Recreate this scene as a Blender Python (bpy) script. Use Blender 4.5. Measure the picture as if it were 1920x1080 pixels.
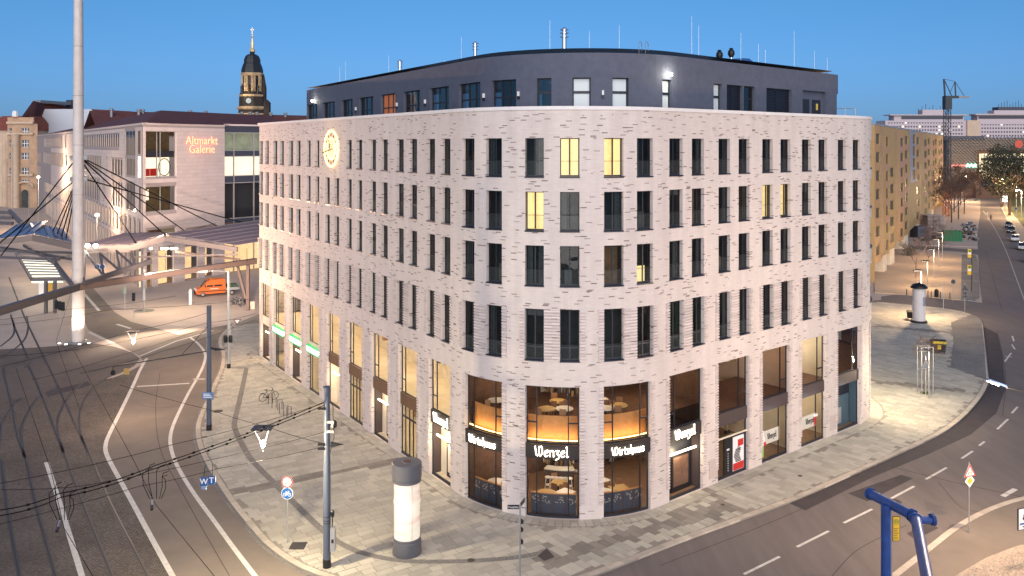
import bpy, math, random
from mathutils import Vector, Matrix

random.seed(11)
sc = bpy.context.scene
for _o in list(bpy.data.objects):
    bpy.data.objects.remove(_o)
COL = sc.collection
R = math.radians

# ------------------------------------------------------------------ camera
H, F, CX, HZ = 22.0, 1600.0, 960.0, 272.0       # eye height (m), focal length, principal point and horizon in photo pixels
cam = bpy.data.objects.new('camera', bpy.data.cameras.new('camera'))
COL.objects.link(cam)
sc.camera = cam
cam.location = (0, 0, H)
cam.rotation_euler = (R(90), 0, 0)
cam.data.sensor_width = 36.0
cam.data.lens = 36.0 * F / 1920.0
cam.data.shift_y = -(540 - HZ) / 1920.0
cam.data.clip_start = 0.5
cam.data.clip_end = 6000

# ------------------------------------------------------------------ sky, sun, exposure
SUN_EL, SUN_ROT = R(13), R(180)
world = bpy.data.worlds.new('World')
sc.world = world
world.use_nodes = True
wn = world.node_tree
bg = wn.nodes['Background']
sky = wn.nodes.new('ShaderNodeTexSky')
sky.sky_type = 'NISHITA'
sky.sun_disc = False
sky.sun_elevation = SUN_EL
sky.sun_rotation = SUN_ROT
sky.ozone_density = 4.0
sky.dust_density = 0.3
tc = wn.nodes.new('ShaderNodeTexCoord')
sep = wn.nodes.new('ShaderNodeSeparateXYZ')
wn.links.new(tc.outputs['Generated'], sep.inputs[0])
rmp = wn.nodes.new('ShaderNodeValToRGB')         # dusk: the blue hour takes the green out of the low sky
wn.links.new(sep.outputs[2], rmp.inputs[0])
for e_, (p_, c_) in zip((rmp.color_ramp.elements[0], rmp.color_ramp.elements[1]),
                        ((0.0, (0.24, 0.45, 1.06, 1)), (0.17, (0.42, 0.70, 0.94, 1)))):
    e_.position = p_
    e_.color = c_
_e = rmp.color_ramp.elements.new(0.09)
_e.color = (0.38, 0.61, 1.0, 1)
mulw = wn.nodes.new('ShaderNodeMixRGB')
mulw.blend_type = 'MULTIPLY'
mulw.inputs[0].default_value = 1.0
wn.links.new(sky.outputs[0], mulw.inputs[1])
wn.links.new(rmp.outputs[0], mulw.inputs[2])
wn.links.new(mulw.outputs[0], bg.inputs[0])
bg.inputs[1].default_value = 0.080

sun = bpy.data.objects.new('sun', bpy.data.lights.new('sun', 'SUN'))
COL.objects.link(sun)
sun.data.energy = 2.2
sun.data.angle = R(75)                           # afterglow of a sun that has just set: broad and soft
sun.data.color = (1.0, 0.91, 0.86)
sun.rotation_euler = (R(69), 0, R(1))

vs = sc.view_settings
vs.view_transform = 'Standard'
vs.look = 'None'
vs.exposure = 0.6
vs.gamma = 1.0
vs.use_curve_mapping = False
sc.cycles.use_denoising = True
sc.cycles.max_bounces = 6
sc.cycles.diffuse_bounces = 3
sc.cycles.transparent_max_bounces = 12
sc.cycles.sample_clamp_indirect = 4.0
sc.cycles.caustics_reflective = False
sc.cycles.caustics_refractive = False

# ------------------------------------------------------------------ helpers
def G(u, v, z=0.0):
    Y = F * (H - z) / (v - HZ)
    return Vector(((u - CX) / F * Y, Y, z))

def P(u, v, Y):
    return Vector(((u - CX) / F * Y, Y, H - (v - HZ) / F * Y))

MATS = {}

def mat(name, col=(0.5, 0.5, 0.5), rough=0.7, metal=0.0, var=0.0, scale=3.0, bump=0.0, bscale=20.0, emit=None, es=1.0, spec=0.4, island=0.0, tracks=None):
    if name in MATS:
        return MATS[name]
    m = bpy.data.materials.new(name)
    m.use_nodes = True
    nt = m.node_tree
    b = nt.nodes['Principled BSDF']
    b.inputs['Base Color'].default_value = (*col, 1)
    b.inputs['Roughness'].default_value = rough
    b.inputs['Metallic'].default_value = metal
    b.inputs['Specular IOR Level'].default_value = spec
    if emit:
        b.inputs['Emission Color'].default_value = (*emit, 1)
        b.inputs['Emission Strength'].default_value = es
    g = None
    if var or bump:
        g = nt.nodes.new('ShaderNodeNewGeometry')
    if var or island:
        val = None
        if var:
            n = nt.nodes.new('ShaderNodeTexNoise')
            n.inputs['Scale'].default_value = scale
            n.inputs['Detail'].default_value = 6
            n.inputs['Roughness'].default_value = 0.65
            if tracks:
                mpp = nt.nodes.new('ShaderNodeMapping')
                mpp.inputs['Rotation'].default_value = (0, 0, tracks[0])
                mpp.inputs['Scale'].default_value = (tracks[1], .12, 1)
                nt.links.new(g.outputs['Position'], mpp.inputs[0])
                nt.links.new(mpp.outputs[0], n.inputs['Vector'])
            else:
                nt.links.new(g.outputs['Position'], n.inputs['Vector'])
            mr = nt.nodes.new('ShaderNodeMapRange')
            mr.inputs[1].default_value = 0.3
            mr.inputs[2].default_value = 0.7
            mr.inputs[3].default_value = 1 - var
            mr.inputs[4].default_value = 1 + var
            nt.links.new(n.outputs[0], mr.inputs[0])
            val = mr.outputs[0]
        if island:
            gi = nt.nodes.new('ShaderNodeNewGeometry')
            oi = nt.nodes.new('ShaderNodeObjectInfo')
            ad = nt.nodes.new('ShaderNodeMath')
            ad.operation = 'ADD'
            nt.links.new(gi.outputs['Random Per Island'], ad.inputs[0])
            nt.links.new(oi.outputs['Random'], ad.inputs[1])
            fr = nt.nodes.new('ShaderNodeMath')
            fr.operation = 'FRACT'
            nt.links.new(ad.outputs[0], fr.inputs[0])
            mi = nt.nodes.new('ShaderNodeMapRange')
            mi.inputs[3].default_value = 1 - island
            mi.inputs[4].default_value = 1 + island * 0.7
            nt.links.new(fr.outputs[0], mi.inputs[0])
            if val:
                mm = nt.nodes.new('ShaderNodeMath')
                mm.operation = 'MULTIPLY'
                nt.links.new(val, mm.inputs[0])
                nt.links.new(mi.outputs[0], mm.inputs[1])
                val = mm.outputs[0]
            else:
                val = mi.outputs[0]
        mx = nt.nodes.new('ShaderNodeVectorMath')
        mx.operation = 'SCALE'
        mx.inputs[0].default_value = col
        nt.links.new(val, mx.inputs['Scale'])
        nt.links.new(mx.outputs[0], b.inputs['Base Color'])
    if bump:
        n2 = nt.nodes.new('ShaderNodeTexNoise')
        n2.inputs['Scale'].default_value = bscale
        n2.inputs['Detail'].default_value = 4
        nt.links.new(g.outputs['Position'], n2.inputs['Vector'])
        bp = nt.nodes.new('ShaderNodeBump')
        bp.inputs['Strength'].default_value = bump
        bp.inputs['Distance'].default_value = 0.02
        nt.links.new(n2.outputs[0], bp.inputs['Height'])
        nt.links.new(bp.outputs[0], b.inputs['Normal'])
    MATS[name] = m
    return m

def glow(name, col, s):
    if name in MATS:
        return MATS[name]
    m = bpy.data.materials.new(name)
    m.use_nodes = True
    nt = m.node_tree
    nt.nodes.remove(nt.nodes['Principled BSDF'])
    e = nt.nodes.new('ShaderNodeEmission')
    e.inputs[0].default_value = (*col, 1)
    e.inputs[1].default_value = s
    nt.links.new(e.outputs[0], nt.nodes['Material Output'].inputs[0])
    MATS[name] = m
    return m

def glass_mat(name, tint=(0.75, 0.8, 0.8), ior=1.45, wobble=0.0):
    m = bpy.data.materials.new(name)
    m.use_nodes = True
    nt = m.node_tree
    nt.nodes.remove(nt.nodes['Principled BSDF'])
    tr = nt.nodes.new('ShaderNodeBsdfTransparent')
    tr.inputs[0].default_value = (*tint, 1)
    gl = nt.nodes.new('ShaderNodeBsdfGlossy')
    gl.inputs['Roughness'].default_value = 0.02
    fr = nt.nodes.new('ShaderNodeFresnel')
    fr.inputs[0].default_value = ior
    mx = nt.nodes.new('ShaderNodeMixShader')
    if wobble:
        n = nt.nodes.new('ShaderNodeTexNoise')
        n.inputs['Scale'].default_value = 0.8
        g = nt.nodes.new('ShaderNodeNewGeometry')
        nt.links.new(g.outputs['Position'], n.inputs['Vector'])
        bp = nt.nodes.new('ShaderNodeBump')
        bp.inputs['Strength'].default_value = wobble
        bp.inputs['Distance'].default_value = 0.05
        nt.links.new(n.outputs[0], bp.inputs['Height'])
        nt.links.new(bp.outputs[0], gl.inputs['Normal'])
    nt.links.new(fr.outputs[0], mx.inputs[0])
    nt.links.new(tr.outputs[0], mx.inputs[1])
    nt.links.new(gl.outputs[0], mx.inputs[2])
    nt.links.new(mx.outputs[0], nt.nodes['Material Output'].inputs[0])
    MATS[name] = m
    return m

def pave_mat(name, c1, c2, bw, bh, mortar, mcol, rot=0.0, uv=False, bump=0.4, dark=0.0, dcol=(0.1, 0.08, 0.07), off=0.5, var=0.15, rough=0.8):
    """courses of stones or bricks: colour drawn per stone, joints recessed by bump"""
    m = bpy.data.materials.new(name)
    m.use_nodes = True
    nt = m.node_tree
    N, L = nt.nodes, nt.links
    b = N['Principled BSDF']
    b.inputs['Roughness'].default_value = rough
    b.inputs['Specular IOR Level'].default_value = 0.25
    if uv:
        src = N.new('ShaderNodeUVMap').outputs[0]
    else:
        src = N.new('ShaderNodeNewGeometry').outputs['Position']
    mp = N.new('ShaderNodeMapping')
    mp.inputs['Rotation'].default_value = (0, 0, rot)
    L.new(src, mp.inputs[0])
    br = N.new('ShaderNodeTexBrick')
    br.offset = off
    br.inputs['Scale'].default_value = 1.0
    br.inputs['Brick Width'].default_value = bw
    br.inputs['Row Height'].default_value = bh
    br.inputs['Mortar Size'].default_value = mortar
    br.inputs['Mortar Smooth'].default_value = 0.2
    br.inputs['Color1'].default_value = (*c1, 1)
    br.inputs['Color2'].default_value = (*c2, 1)
    br.inputs['Mortar'].default_value = (*mcol, 1)
    L.new(mp.outputs[0], br.inputs['Vector'])
    col = br.outputs[0]
    def math_(op, a, b_):
        n = N.new('ShaderNodeMath')
        n.operation = op
        for i, x in enumerate((a, b_)):
            if isinstance(x, (int, float)):
                n.inputs[i].default_value = x
            else:
                L.new(x, n.inputs[i])
        return n.outputs[0]
    if dark:
        sx = N.new('ShaderNodeSeparateXYZ')
        L.new(mp.outputs[0], sx.inputs[0])
        row = math_('FLOOR', math_('DIVIDE', sx.outputs[1], bh), 0)
        wr = N.new('ShaderNodeTexWhiteNoise')
        wr.noise_dimensions = '1D'
        L.new(row, wr.inputs['W'])
        cell = math_('FLOOR', math_('ADD', math_('DIVIDE', sx.outputs[0], bw * 0.95), math_('MULTIPLY', wr.outputs[0], 7.0)), 0)
        cb = N.new('ShaderNodeCombineXYZ')
        L.new(cell, cb.inputs[0])
        L.new(row, cb.inputs[1])
        w2 = N.new('ShaderNodeTexWhiteNoise')
        w2.noise_dimensions = '2D'
        L.new(cb.outputs[0], w2.inputs['Vector'])
        cl = N.new('ShaderNodeTexNoise')
        cl.inputs['Scale'].default_value = 0.45
        cl.inputs['Detail'].default_value = 2
        L.new(mp.outputs[0], cl.inputs['Vector'])
        thr = math_('MULTIPLY', math_('POWER', cl.outputs[0], 2.5), dark * 5.6)
        hit = math_('LESS_THAN', w2.outputs[0], thr)
        sh = N.new('ShaderNodeSeparateColor')
        L.new(w2.outputs[1], sh.inputs[0])
        dc = N.new('ShaderNodeMixRGB')
        dc.inputs[1].default_value = (*dcol, 1)
        dc.inputs[2].default_value = (*[0.5 * (a + c) for a, c in zip(dcol, c1)], 1)
        L.new(sh.outputs[1], dc.inputs[0])
        md = N.new('ShaderNodeMixRGB')
        L.new(hit, md.inputs[0])
        L.new(col, md.inputs[1])
        L.new(dc.outputs[0], md.inputs[2])
        col = md.outputs[0]
    no = N.new('ShaderNodeTexNoise')
    no.inputs['Scale'].default_value = 0.35
    no.inputs['Detail'].default_value = 6
    if uv:
        m2 = N.new('ShaderNodeMapping')
        m2.inputs['Scale'].default_value = (3.4, 0.45, 1)
        L.new(src, m2.inputs[0])
        L.new(m2.outputs[0], no.inputs['Vector'])
    else:
        L.new(mp.outputs[0], no.inputs['Vector'])
    mr = N.new('ShaderNodeMapRange')
    mr.inputs[1].default_value = 0.3
    mr.inputs[2].default_value = 0.7
    mr.inputs[3].default_value = 1 - var
    mr.inputs[4].default_value = 1 + var
    L.new(no.outputs[0], mr.inputs[0])
    scl = N.new('ShaderNodeVectorMath')
    scl.operation = 'SCALE'
    L.new(col, scl.inputs[0])
    L.new(mr.outputs[0], scl.inputs['Scale'])
    L.new(scl.outputs[0], b.inputs['Base Color'])
    if bump:
        inv = math_('SUBTRACT', 1.0, br.outputs[1])
        bp = N.new('ShaderNodeBump')
        bp.inputs['Strength'].default_value = bump
        bp.inputs['Distance'].default_value = 0.012
        L.new(inv, bp.inputs['Height'])
        L.new(bp.outputs[0], b.inputs['Normal'])
    MATS[name] = m
    return m

# ---- mesh builder
class MB:
    def __init__(s):
        s.v, s.f, s.m, s.uv, s.mats = [], [], [], [], []

    def mi(s, m):
        if m not in s.mats:
            s.mats.append(m)
        return s.mats.index(m)

    def face(s, pts, m, uv=None):
        k = len(s.v)
        s.v += [tuple(p) for p in pts]
        s.f.append(tuple(range(k, k + len(pts))))
        s.m.append(s.mi(m))
        s.uv.append(uv or [(0, 0)] * len(pts))
        return s

    def hexa(s, c, m):
        """8 corners: bottom ring 0-3 (counter-clockwise from above), top ring 4-7"""
        k = len(s.v)
        s.v += [tuple(p) for p in c]
        i = s.mi(m)
        for q in ((3, 2, 1, 0), (4, 5, 6, 7), (0, 1, 5, 4), (1, 2, 6, 5), (2, 3, 7, 6), (3, 0, 4, 7)):
            s.f.append(tuple(k + j for j in q))
            s.m.append(i)
            s.uv.append([(0, 0)] * 4)
        return s

    def box(s, x0, x1, y0, y1, z0, z1, m):
        return s.hexa([(x0, y0, z0), (x1, y0, z0), (x1, y1, z0), (x0, y1, z0), (x0, y0, z1), (x1, y0, z1), (x1, y1, z1), (x0, y1, z1)], m)

    def bar(s, p, q, w, h, m, up=(0, 0, 1)):
        p, q = Vector(p), Vector(q)
        d = (q - p)
        d.normalize()
        u = Vector(up)
        if abs(d.dot(u)) > 0.98:
            u = Vector((0, 1, 0))
        sd = d.cross(u)
        sd.normalize()
        u = sd.cross(d)
        a, b = sd * w / 2, u * h / 2
        return s.hexa([p - a - b, p + a - b, q + a - b, q - a - b, p - a + b, p + a + b, q + a + b, q - a + b], m)

    def prism(s, poly, z0, z1, m):
        k = len(s.v)
        n = len(poly)
        s.v += [(p[0], p[1], z0) for p in poly] + [(p[0], p[1], z1) for p in poly]
        i = s.mi(m)
        for f in [tuple(k + j for j in range(n))[::-1], tuple(k + n + j for j in range(n))] + [(k + j, k + (j + 1) % n, k + n + (j + 1) % n, k + n + j) for j in range(n)]:
            s.f.append(f)
            s.m.append(i)
            s.uv.append([(0, 0)] * len(f))
        return s

    def tube(s, pts, r, m, n=6, cap=True):
        pts = [Vector(p) for p in pts]
        k0 = len(s.v)
        i = s.mi(m)
        prev = None
        for a, p in enumerate(pts):
            d = (pts[min(a + 1, len(pts) - 1)] - pts[max(a - 1, 0)])
            d.normalize()
            if prev is None:
                u = Vector((0, 0, 1)) if abs(d.z) < 0.9 else Vector((1, 0, 0))
                e1 = d.cross(u)
            else:
                e1 = prev - d * prev.dot(d)
            e1.normalize()
            prev = e1
            e2 = d.cross(e1)
            rr = r[a] if isinstance(r, (list, tuple)) else r
            for j in range(n):
                t = 2 * math.pi * j / n
                s.v.append(tuple(p + e1 * (rr * math.cos(t)) + e2 * (rr * math.sin(t))))
        for a in range(len(pts) - 1):
            for j in range(n):
                s.f.append((k0 + a * n + j, k0 + a * n + (j + 1) % n, k0 + (a + 1) * n + (j + 1) % n, k0 + (a + 1) * n + j))
                s.m.append(i)
                s.uv.append([(0, 0)] * 4)
        if cap:
            for f in (tuple(range(k0, k0 + n))[::-1], tuple(range(k0 + (len(pts) - 1) * n, k0 + len(pts) * n))):
                s.f.append(f)
                s.m.append(i)
                s.uv.append([(0, 0)] * n)
        return s

    def lathe(s, prof, m, n=20, c=(0, 0, 0), ph=0.0):
        """prof: list of (r, z) or (r, z, material) from bottom to top"""
        k0 = len(s.v)
        for q in prof:
            for j in range(n):
                t = 2 * math.pi * j / n + ph
                s.v.append((c[0] + q[0] * math.cos(t), c[1] + q[0] * math.sin(t), c[2] + q[1]))
        for a in range(len(prof) - 1):
            i = s.mi(prof[a][2] if len(prof[a]) > 2 else m)
            for j in range(n):
                s.f.append((k0 + a * n + j, k0 + a * n + (j + 1) % n, k0 + (a + 1) * n + (j + 1) % n, k0 + (a + 1) * n + j))
                s.m.append(i)
                s.uv.append([(0, 0)] * 4)
        for f in (tuple(range(k0, k0 + n))[::-1], tuple(range(k0 + (len(prof) - 1) * n, k0 + len(prof) * n))):
            s.f.append(f)
            s.m.append(s.mi(m))
            s.uv.append([(0, 0)] * n)
        return s

    def pbox(s, path, s0, s1, z0, z1, o0, o1, m):
        """box that follows a facade path, from offset o0 (inner) to o1 (outer)"""
        n = path.div(s0, s1)
        for a in range(n):
            t0, t1 = s0 + (s1 - s0) * a / n, s0 + (s1 - s0) * (a + 1) / n
            A, B, C_, D = path.pos(t0, o1), path.pos(t1, o1), path.pos(t1, o0), path.pos(t0, o0)
            s.hexa([(*A, z0), (*B, z0), (*C_, z0), (*D, z0), (*A, z1), (*B, z1), (*C_, z1), (*D, z1)], m)
        return s

    def psheet(s, path, s0, s1, z0, z1, o, m):
        n = path.div(s0, s1)
        for a in range(n):
            t0, t1 = s0 + (s1 - s0) * a / n, s0 + (s1 - s0) * (a + 1) / n
            A, B = path.pos(t0, o), path.pos(t1, o)
            s.face([(*A, z0), (*B, z0), (*B, z1), (*A, z1)], m, [(t0, z0), (t1, z0), (t1, z1), (t0, z1)])
        return s

    def build(s, name, parent=None, smooth=False, origin=None, **props):
        me = bpy.data.meshes.new(name)
        vv = s.v
        if origin is not None:
            ox, oy, oz = origin
            vv = [(x - ox, y - oy, z - oz) for x, y, z in s.v]
        me.from_pydata(vv, [], s.f)
        for m in s.mats:
            me.materials.append(m)
        me.polygons.foreach_set('material_index', s.m)
        if any(u[0] != (0, 0) or u[1] != (0, 0) for u in s.uv):
            ul = me.uv_layers.new(name='UVMap')
            flat = [c for u in s.uv for p in u for c in p]
            ul.data.foreach_set('uv', flat)
        if smooth:
            me.polygons.foreach_set('use_smooth', [True] * len(s.f))
            try:
                me.set_sharp_from_angle(angle=R(40))
            except Exception:
                pass
        me.update()
        o = bpy.data.objects.new(name, me)
        COL.objects.link(o)
        if origin is not None:
            o.location = origin
        if parent is not None:
            o.parent = parent
            if parent.type == 'EMPTY' and origin is None and not parent.get('_local'):
                o.matrix_parent_inverse = Matrix.Translation(parent.location).inverted()
        for k, v in props.items():
            o[k] = v
        return o

def thing(name, label, cat, loc=(0, 0, 0), rz=0.0, group=None, local=False):
    o = bpy.data.objects.new(name, None)
    COL.objects.link(o)
    o.location = loc
    o.rotation_euler = (0, 0, rz)
    o.empty_display_size = 0.3
    o['label'] = label
    o['category'] = cat
    if group:
        o['group'] = group
    if local:
        o['_local'] = 1
    return o

def tag(o, label, cat, group=None):
    o['label'] = label
    o['category'] = cat
    if group:
        o['group'] = group
    return o

def copy_tree(o, parent=None):
    c = o.copy()
    COL.objects.link(c)
    if parent:
        c.parent = parent
    for ch in list(o.children):
        copy_tree(ch, c)
    return c

def dup(root, loc, rz=0.0, label=None, scale=1.0):
    c = copy_tree(root)
    c.location = loc
    c.rotation_euler = (0, 0, rz)
    c.scale = (scale,) * 3
    if label:
        c['label'] = label
    return c

def text_mesh(mb, body, size, org, ux, uz, m, font_ext=0.02, shear=0.0, bold=0.0):
    """lettering as real extruded letters, centred on org, along ux, up uz"""
    cu = bpy.data.curves.new('letters', 'FONT')
    cu.body = body
    cu.size = size
    cu.align_x = 'CENTER'
    cu.align_y = 'CENTER'
    cu.extrude = font_ext
    cu.offset = bold
    cu.shear = shear
    cu.resolution_u = 2
    ob = bpy.data.objects.new('letters', cu)
    COL.objects.link(ob)
    dg = bpy.context.evaluated_depsgraph_get()
    me = bpy.data.meshes.new_from_object(ob.evaluated_get(dg))
    ux, uz = Vector(ux).normalized(), Vector(uz).normalized()
    un = ux.cross(uz)
    k = len(mb.v)
    for v in me.vertices:
        mb.v.append(tuple(Vector(org) + ux * v.co.x + uz * v.co.y + un * v.co.z))
    i = mb.mi(m)
    for p in me.polygons:
        mb.f.append(tuple(k + j for j in p.vertices))
        mb.m.append(i)
        mb.uv.append([(0, 0)] * len(p.vertices))
    bpy.data.objects.remove(ob)
    bpy.data.meshes.remove(me)
    bpy.data.curves.remove(cu)

class Path:
    """plan line of a facade; outward is to the right of the walking direction"""
    def __init__(s, start, heading):
        s.segs, s.p, s.h, s.L = [], Vector(start), heading, 0.0

    def line(s, d):
        s.segs.append(('l', s.L, d, s.p.copy(), s.h, 0))
        s.p = s.p + Vector((math.cos(s.h), math.sin(s.h))) * d
        s.L += d
        return s

    def arc(s, r, turn):
        """turn in radians, counter-clockwise"""
        d = abs(r * turn)
        s.segs.append(('a', s.L, d, s.p.copy(), s.h, r))
        c = s.p + Vector((-math.sin(s.h), math.cos(s.h))) * r
        s.h += turn
        s.p = c + Vector((math.sin(s.h), -math.cos(s.h))) * r
        s.L += d
        return s

    def seg(s, t):
        for g in s.segs:
            if t <= g[1] + g[2]:
                return g
        return s.segs[-1]

    def at(s, t):
        k, s0, d, p, h, r = s.seg(t)
        if k == 'l':
            return p + Vector((math.cos(h), math.sin(h))) * (t - s0), h
        a = (t - s0) / r
        c = p + Vector((-math.sin(h), math.cos(h))) * r
        return c + Vector((math.sin(h + a), -math.cos(h + a))) * r, h + a

    def pos(s, t, off=0.0):
        p, h = s.at(t)
        return (p.x + math.sin(h) * off, p.y - math.cos(h) * off)

    def curved(s, t):
        return s.seg(t)[0] == 'a'

    def div(s, a, b):
        return max(1, int(math.ceil((b - a) / 0.55))) if (s.curved((a + b) / 2) or s.curved(a + 1e-4) or s.curved(b - 1e-4)) else 1

    def s_at(s, px, lo=0.0, hi=None):
        """arc length where the vertical through photo column px meets the facade"""
        hi = s.L if hi is None else hi
        best, n = None, 4000
        last = None
        for i in range(n + 1):
            t = lo + (hi - lo) * i / n
            p, h = s.at(t)
            q = CX + p.x / p.y * F
            if last is not None and (last[1] - px) * (q - px) <= 0 and q > last[1]:
                f = (px - last[1]) / (q - last[1])
                return last[0] + (t - last[0]) * f
            last = (t, q)
        return hi

    def zat(s, t, v, off=0.0):
        y = s.pos(t, off)[1]
        return H - (v - HZ) / F * y

def wall_mesh(mb, path, s0, s1, z0, z1, ops, depth, m, rm, step=0.6):
    sb = {s0, s1}
    zb = {z0, z1}
    for a, b, c, d in ops:
        sb |= {a, b}
        zb |= {c, d}
    sl = sorted(sb)
    full = [sl[0]]
    for a, b in zip(sl, sl[1:]):
        n = path.div(a, b)
        for k in range(1, n + 1):
            full.append(a + (b - a) * k / n)
    zl = sorted(z for z in zb if z0 <= z <= z1)
    for a, b in zip(full, full[1:]):
        if b - a < 1e-5:
            continue
        mid = (a + b) / 2
        col = [o for o in ops if o[0] <= mid <= o[1]]
        A, B = path.pos(a), path.pos(b)
        k = 0
        while k < len(zl) - 1:
            c, d = zl[k], zl[k + 1]
            zm = (c + d) / 2
            if any(o[2] <= zm <= o[3] for o in col):
                k += 1
                continue
            j = k + 1
            while j < len(zl) - 1 and not any(o[2] <= (zl[j] + zl[j + 1]) / 2 <= o[3] for o in col):
                j += 1
            d = zl[j]
            mb.face([(*A, c), (*B, c), (*B, d), (*A, d)], m, [(a, c), (b, c), (b, d), (a, d)])
            k = j
    for a, b, c, d in ops:
        for t, sg in ((a, 1), (b, -1)):
            A, B = path.pos(t), path.pos(t, -depth)
            q = [(*A, c), (*B, c), (*B, d), (*A, d)]
            u = [(t, c), (t + depth, c), (t + depth, d), (t, d)]
            if sg < 0:
                q, u = q[::-1], u[::-1]
            mb.face(q, rm, u)
        n = path.div(a, b)
        for k in range(n):
            t0, t1 = a + (b - a) * k / n, a + (b - a) * (k + 1) / n
            A, B, C_, D = path.pos(t0), path.pos(t1), path.pos(t1, -depth), path.pos(t0, -depth)
            mb.face([(*A, d), (*B, d), (*C_, d), (*D, d)], rm, [(t0, d), (t1, d), (t1, d + depth), (t0, d + depth)])
            mb.face([(*D, c), (*C_, c), (*B, c), (*A, c)], rm, [(t0, c - depth), (t1, c - depth), (t1, c), (t0, c)])

def inside(p, poly):
    c = False
    x, y = p[0], p[1]
    for i in range(len(poly)):
        x1, y1 = poly[i][0], poly[i][1]
        x2, y2 = poly[i - 1][0], poly[i - 1][1]
        if (y1 > y) != (y2 > y) and x < (x2 - x1) * (y - y1) / (y2 - y1) + x1:
            c = not c
    return c

def smooth_line(pts, n=6):
    """Catmull-Rom through plan points"""
    pts = [Vector(p) for p in pts]
    out = []
    for i in range(len(pts) - 1):
        a, b = pts[i], pts[i + 1]
        p0 = pts[i - 1] if i else a * 2 - b
        p3 = pts[i + 2] if i + 2 < len(pts) else b * 2 - a
        for k in range(n):
            t = k / n
            out.append(0.5 * ((2 * a) + (b - p0) * t + (2 * p0 - 5 * a + 4 * b - p3) * t * t + (3 * a - p0 - 3 * b + p3) * t ** 3))
    out.append(pts[-1])
    return out

def resample(pts, step):
    out = [pts[0].copy()]
    need = step
    for a, b in zip(pts, pts[1:]):
        d = (b - a).length
        pos = 0.0
        while d - pos >= need:
            pos += need
            out.append(a.lerp(b, pos / d))
            need = step
        need -= d - pos
    out.append(pts[-1].copy())
    return out

def ribbon(mb, pts, w, z, m, w2=None):
    """flat strip of width w on a plan line, z its height; w2 shifts it sideways (+ right)"""
    k = len(mb.v)
    n = len(pts)
    i = mb.mi(m)
    sh = w2 or 0.0
    for a in range(n):
        d = (pts[min(a + 1, n - 1)] - pts[max(a - 1, 0)])
        d.z = 0
        d.normalize()
        r = Vector((d.y, -d.x, 0))
        for e in (sh - w / 2, sh + w / 2):
            q = pts[a] + r * e
            mb.v.append((q.x, q.y, z))
    for a in range(n - 1):
        mb.f.append((k + 2 * a + 1, k + 2 * a + 3, k + 2 * a + 2, k + 2 * a))
        mb.m.append(i)
        mb.uv.append([(0, 0)] * 4)

def poly_sheet(name, px, z, m, **props):
    mb = MB()
    pts = [G(u, v, z) for u, v in px]
    mb.face(pts, m)
    o = mb.build(name, **props)
    if o.data.polygons[0].normal.z < 0:
        o.data.flip_normals()
    return o

def lamp(name, loc, power, col, radius=0.12, kind='POINT', rot=None, spot=None):
    l = bpy.data.lights.new(name, kind)
    l.energy = power
    l.color = col
    if kind in ('POINT', 'SPOT'):
        l.shadow_soft_size = radius
    if kind == 'SPOT':
        l.spot_size = spot or R(120)
        l.spot_blend = 0.6
    o = bpy.data.objects.new(name, l)
    COL.objects.link(o)
    o.location = loc
    if rot:
        o.rotation_euler = rot
    return o

# ------------------------------------------------------------------ materials
M_brick = pave_mat('pale_brick', (0.67, 0.59, 0.545), (0.62, 0.54, 0.50), 0.38, 0.0625, 0.006, (0.50, 0.44, 0.41), uv=True, dark=0.048, dcol=(0.19, 0.14, 0.125), bump=0.5, off=0.37, var=0.075)
M_relief = mat('relief_brick', (0.62, 0.535, 0.50), 0.8, island=0.16)
M_coping = mat('white_coping', (0.72, 0.68, 0.66), 0.5, var=0.05)
M_frame = mat('anthracite_frame', (0.018, 0.02, 0.028), 0.45)
M_sill = mat('dark_sill', (0.02, 0.024, 0.04), 0.35)
M_glass = glass_mat('window_glass', (0.62, 0.68, 0.68), 1.5, 0.35)
M_shopglass = glass_mat('shop_glass', (0.86, 0.86, 0.84), 1.3, 0.1)
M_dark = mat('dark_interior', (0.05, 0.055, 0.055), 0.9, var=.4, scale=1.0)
M_curtain = mat('grey_curtain', (0.10, 0.112, 0.112), 0.9, var=0.3, scale=6)
M_render = mat('grey_render', (0.092, 0.101, 0.138), 0.75, var=0.12, scale=2.0, bump=0.15, bscale=30)
M_black = mat('black_metal', (0.012, 0.012, 0.014), 0.4)
M_metal = mat('grey_metal', (0.35, 0.35, 0.36), 0.35, 0.8)
M_bronze = mat('bronze_panel', (0.16, 0.085, 0.045), 0.5, var=0.1)
M_fascia = mat('dark_fascia', (0.03, 0.024, 0.022), 0.5)
M_brownpanel = mat('brown_panel', (0.07, 0.05, 0.048), 0.55)
M_cream = mat('cream_wall', (0.72, 0.61, 0.46), 0.8, var=0.12, scale=0.8)
M_wood = mat('balcony_wood', (0.55, 0.27, 0.10), 0.5, var=0.15, scale=4)
M_brownwall = mat('brown_wall', (0.13, 0.07, 0.045), 0.7, var=0.3, scale=2.5)
M_white = mat('white_paint', (0.78, 0.76, 0.73), 0.6)
M_letter = glow('lit_letters', (1.0, 0.88, 0.70), 7.0)
M_led = glow('led_strip', (1.0, 0.84, 0.58), 6.0)
M_ledw = glow('warm_led_strip', (1.0, 0.58, 0.2), 5.0)
M_greenbox = glow('lightbox_white', (0.75, 1.0, 0.82), 3.2)
M_green = mat('green_edge', (0.02, 0.35, 0.12), 0.4, emit=(0.02, 0.5, 0.14), es=0.5)
M_asphalt = mat('asphalt', (0.165, 0.14, 0.13), 0.85, var=0.14, scale=1.0, tracks=(R(50), .9), bump=0.3, bscale=60, spec=0.3)
M_asphaltw = mat('worn_asphalt', (0.19, 0.158, 0.132), 0.85, var=0.12, scale=0.4, bump=0.3, bscale=60, spec=0.3)
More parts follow.
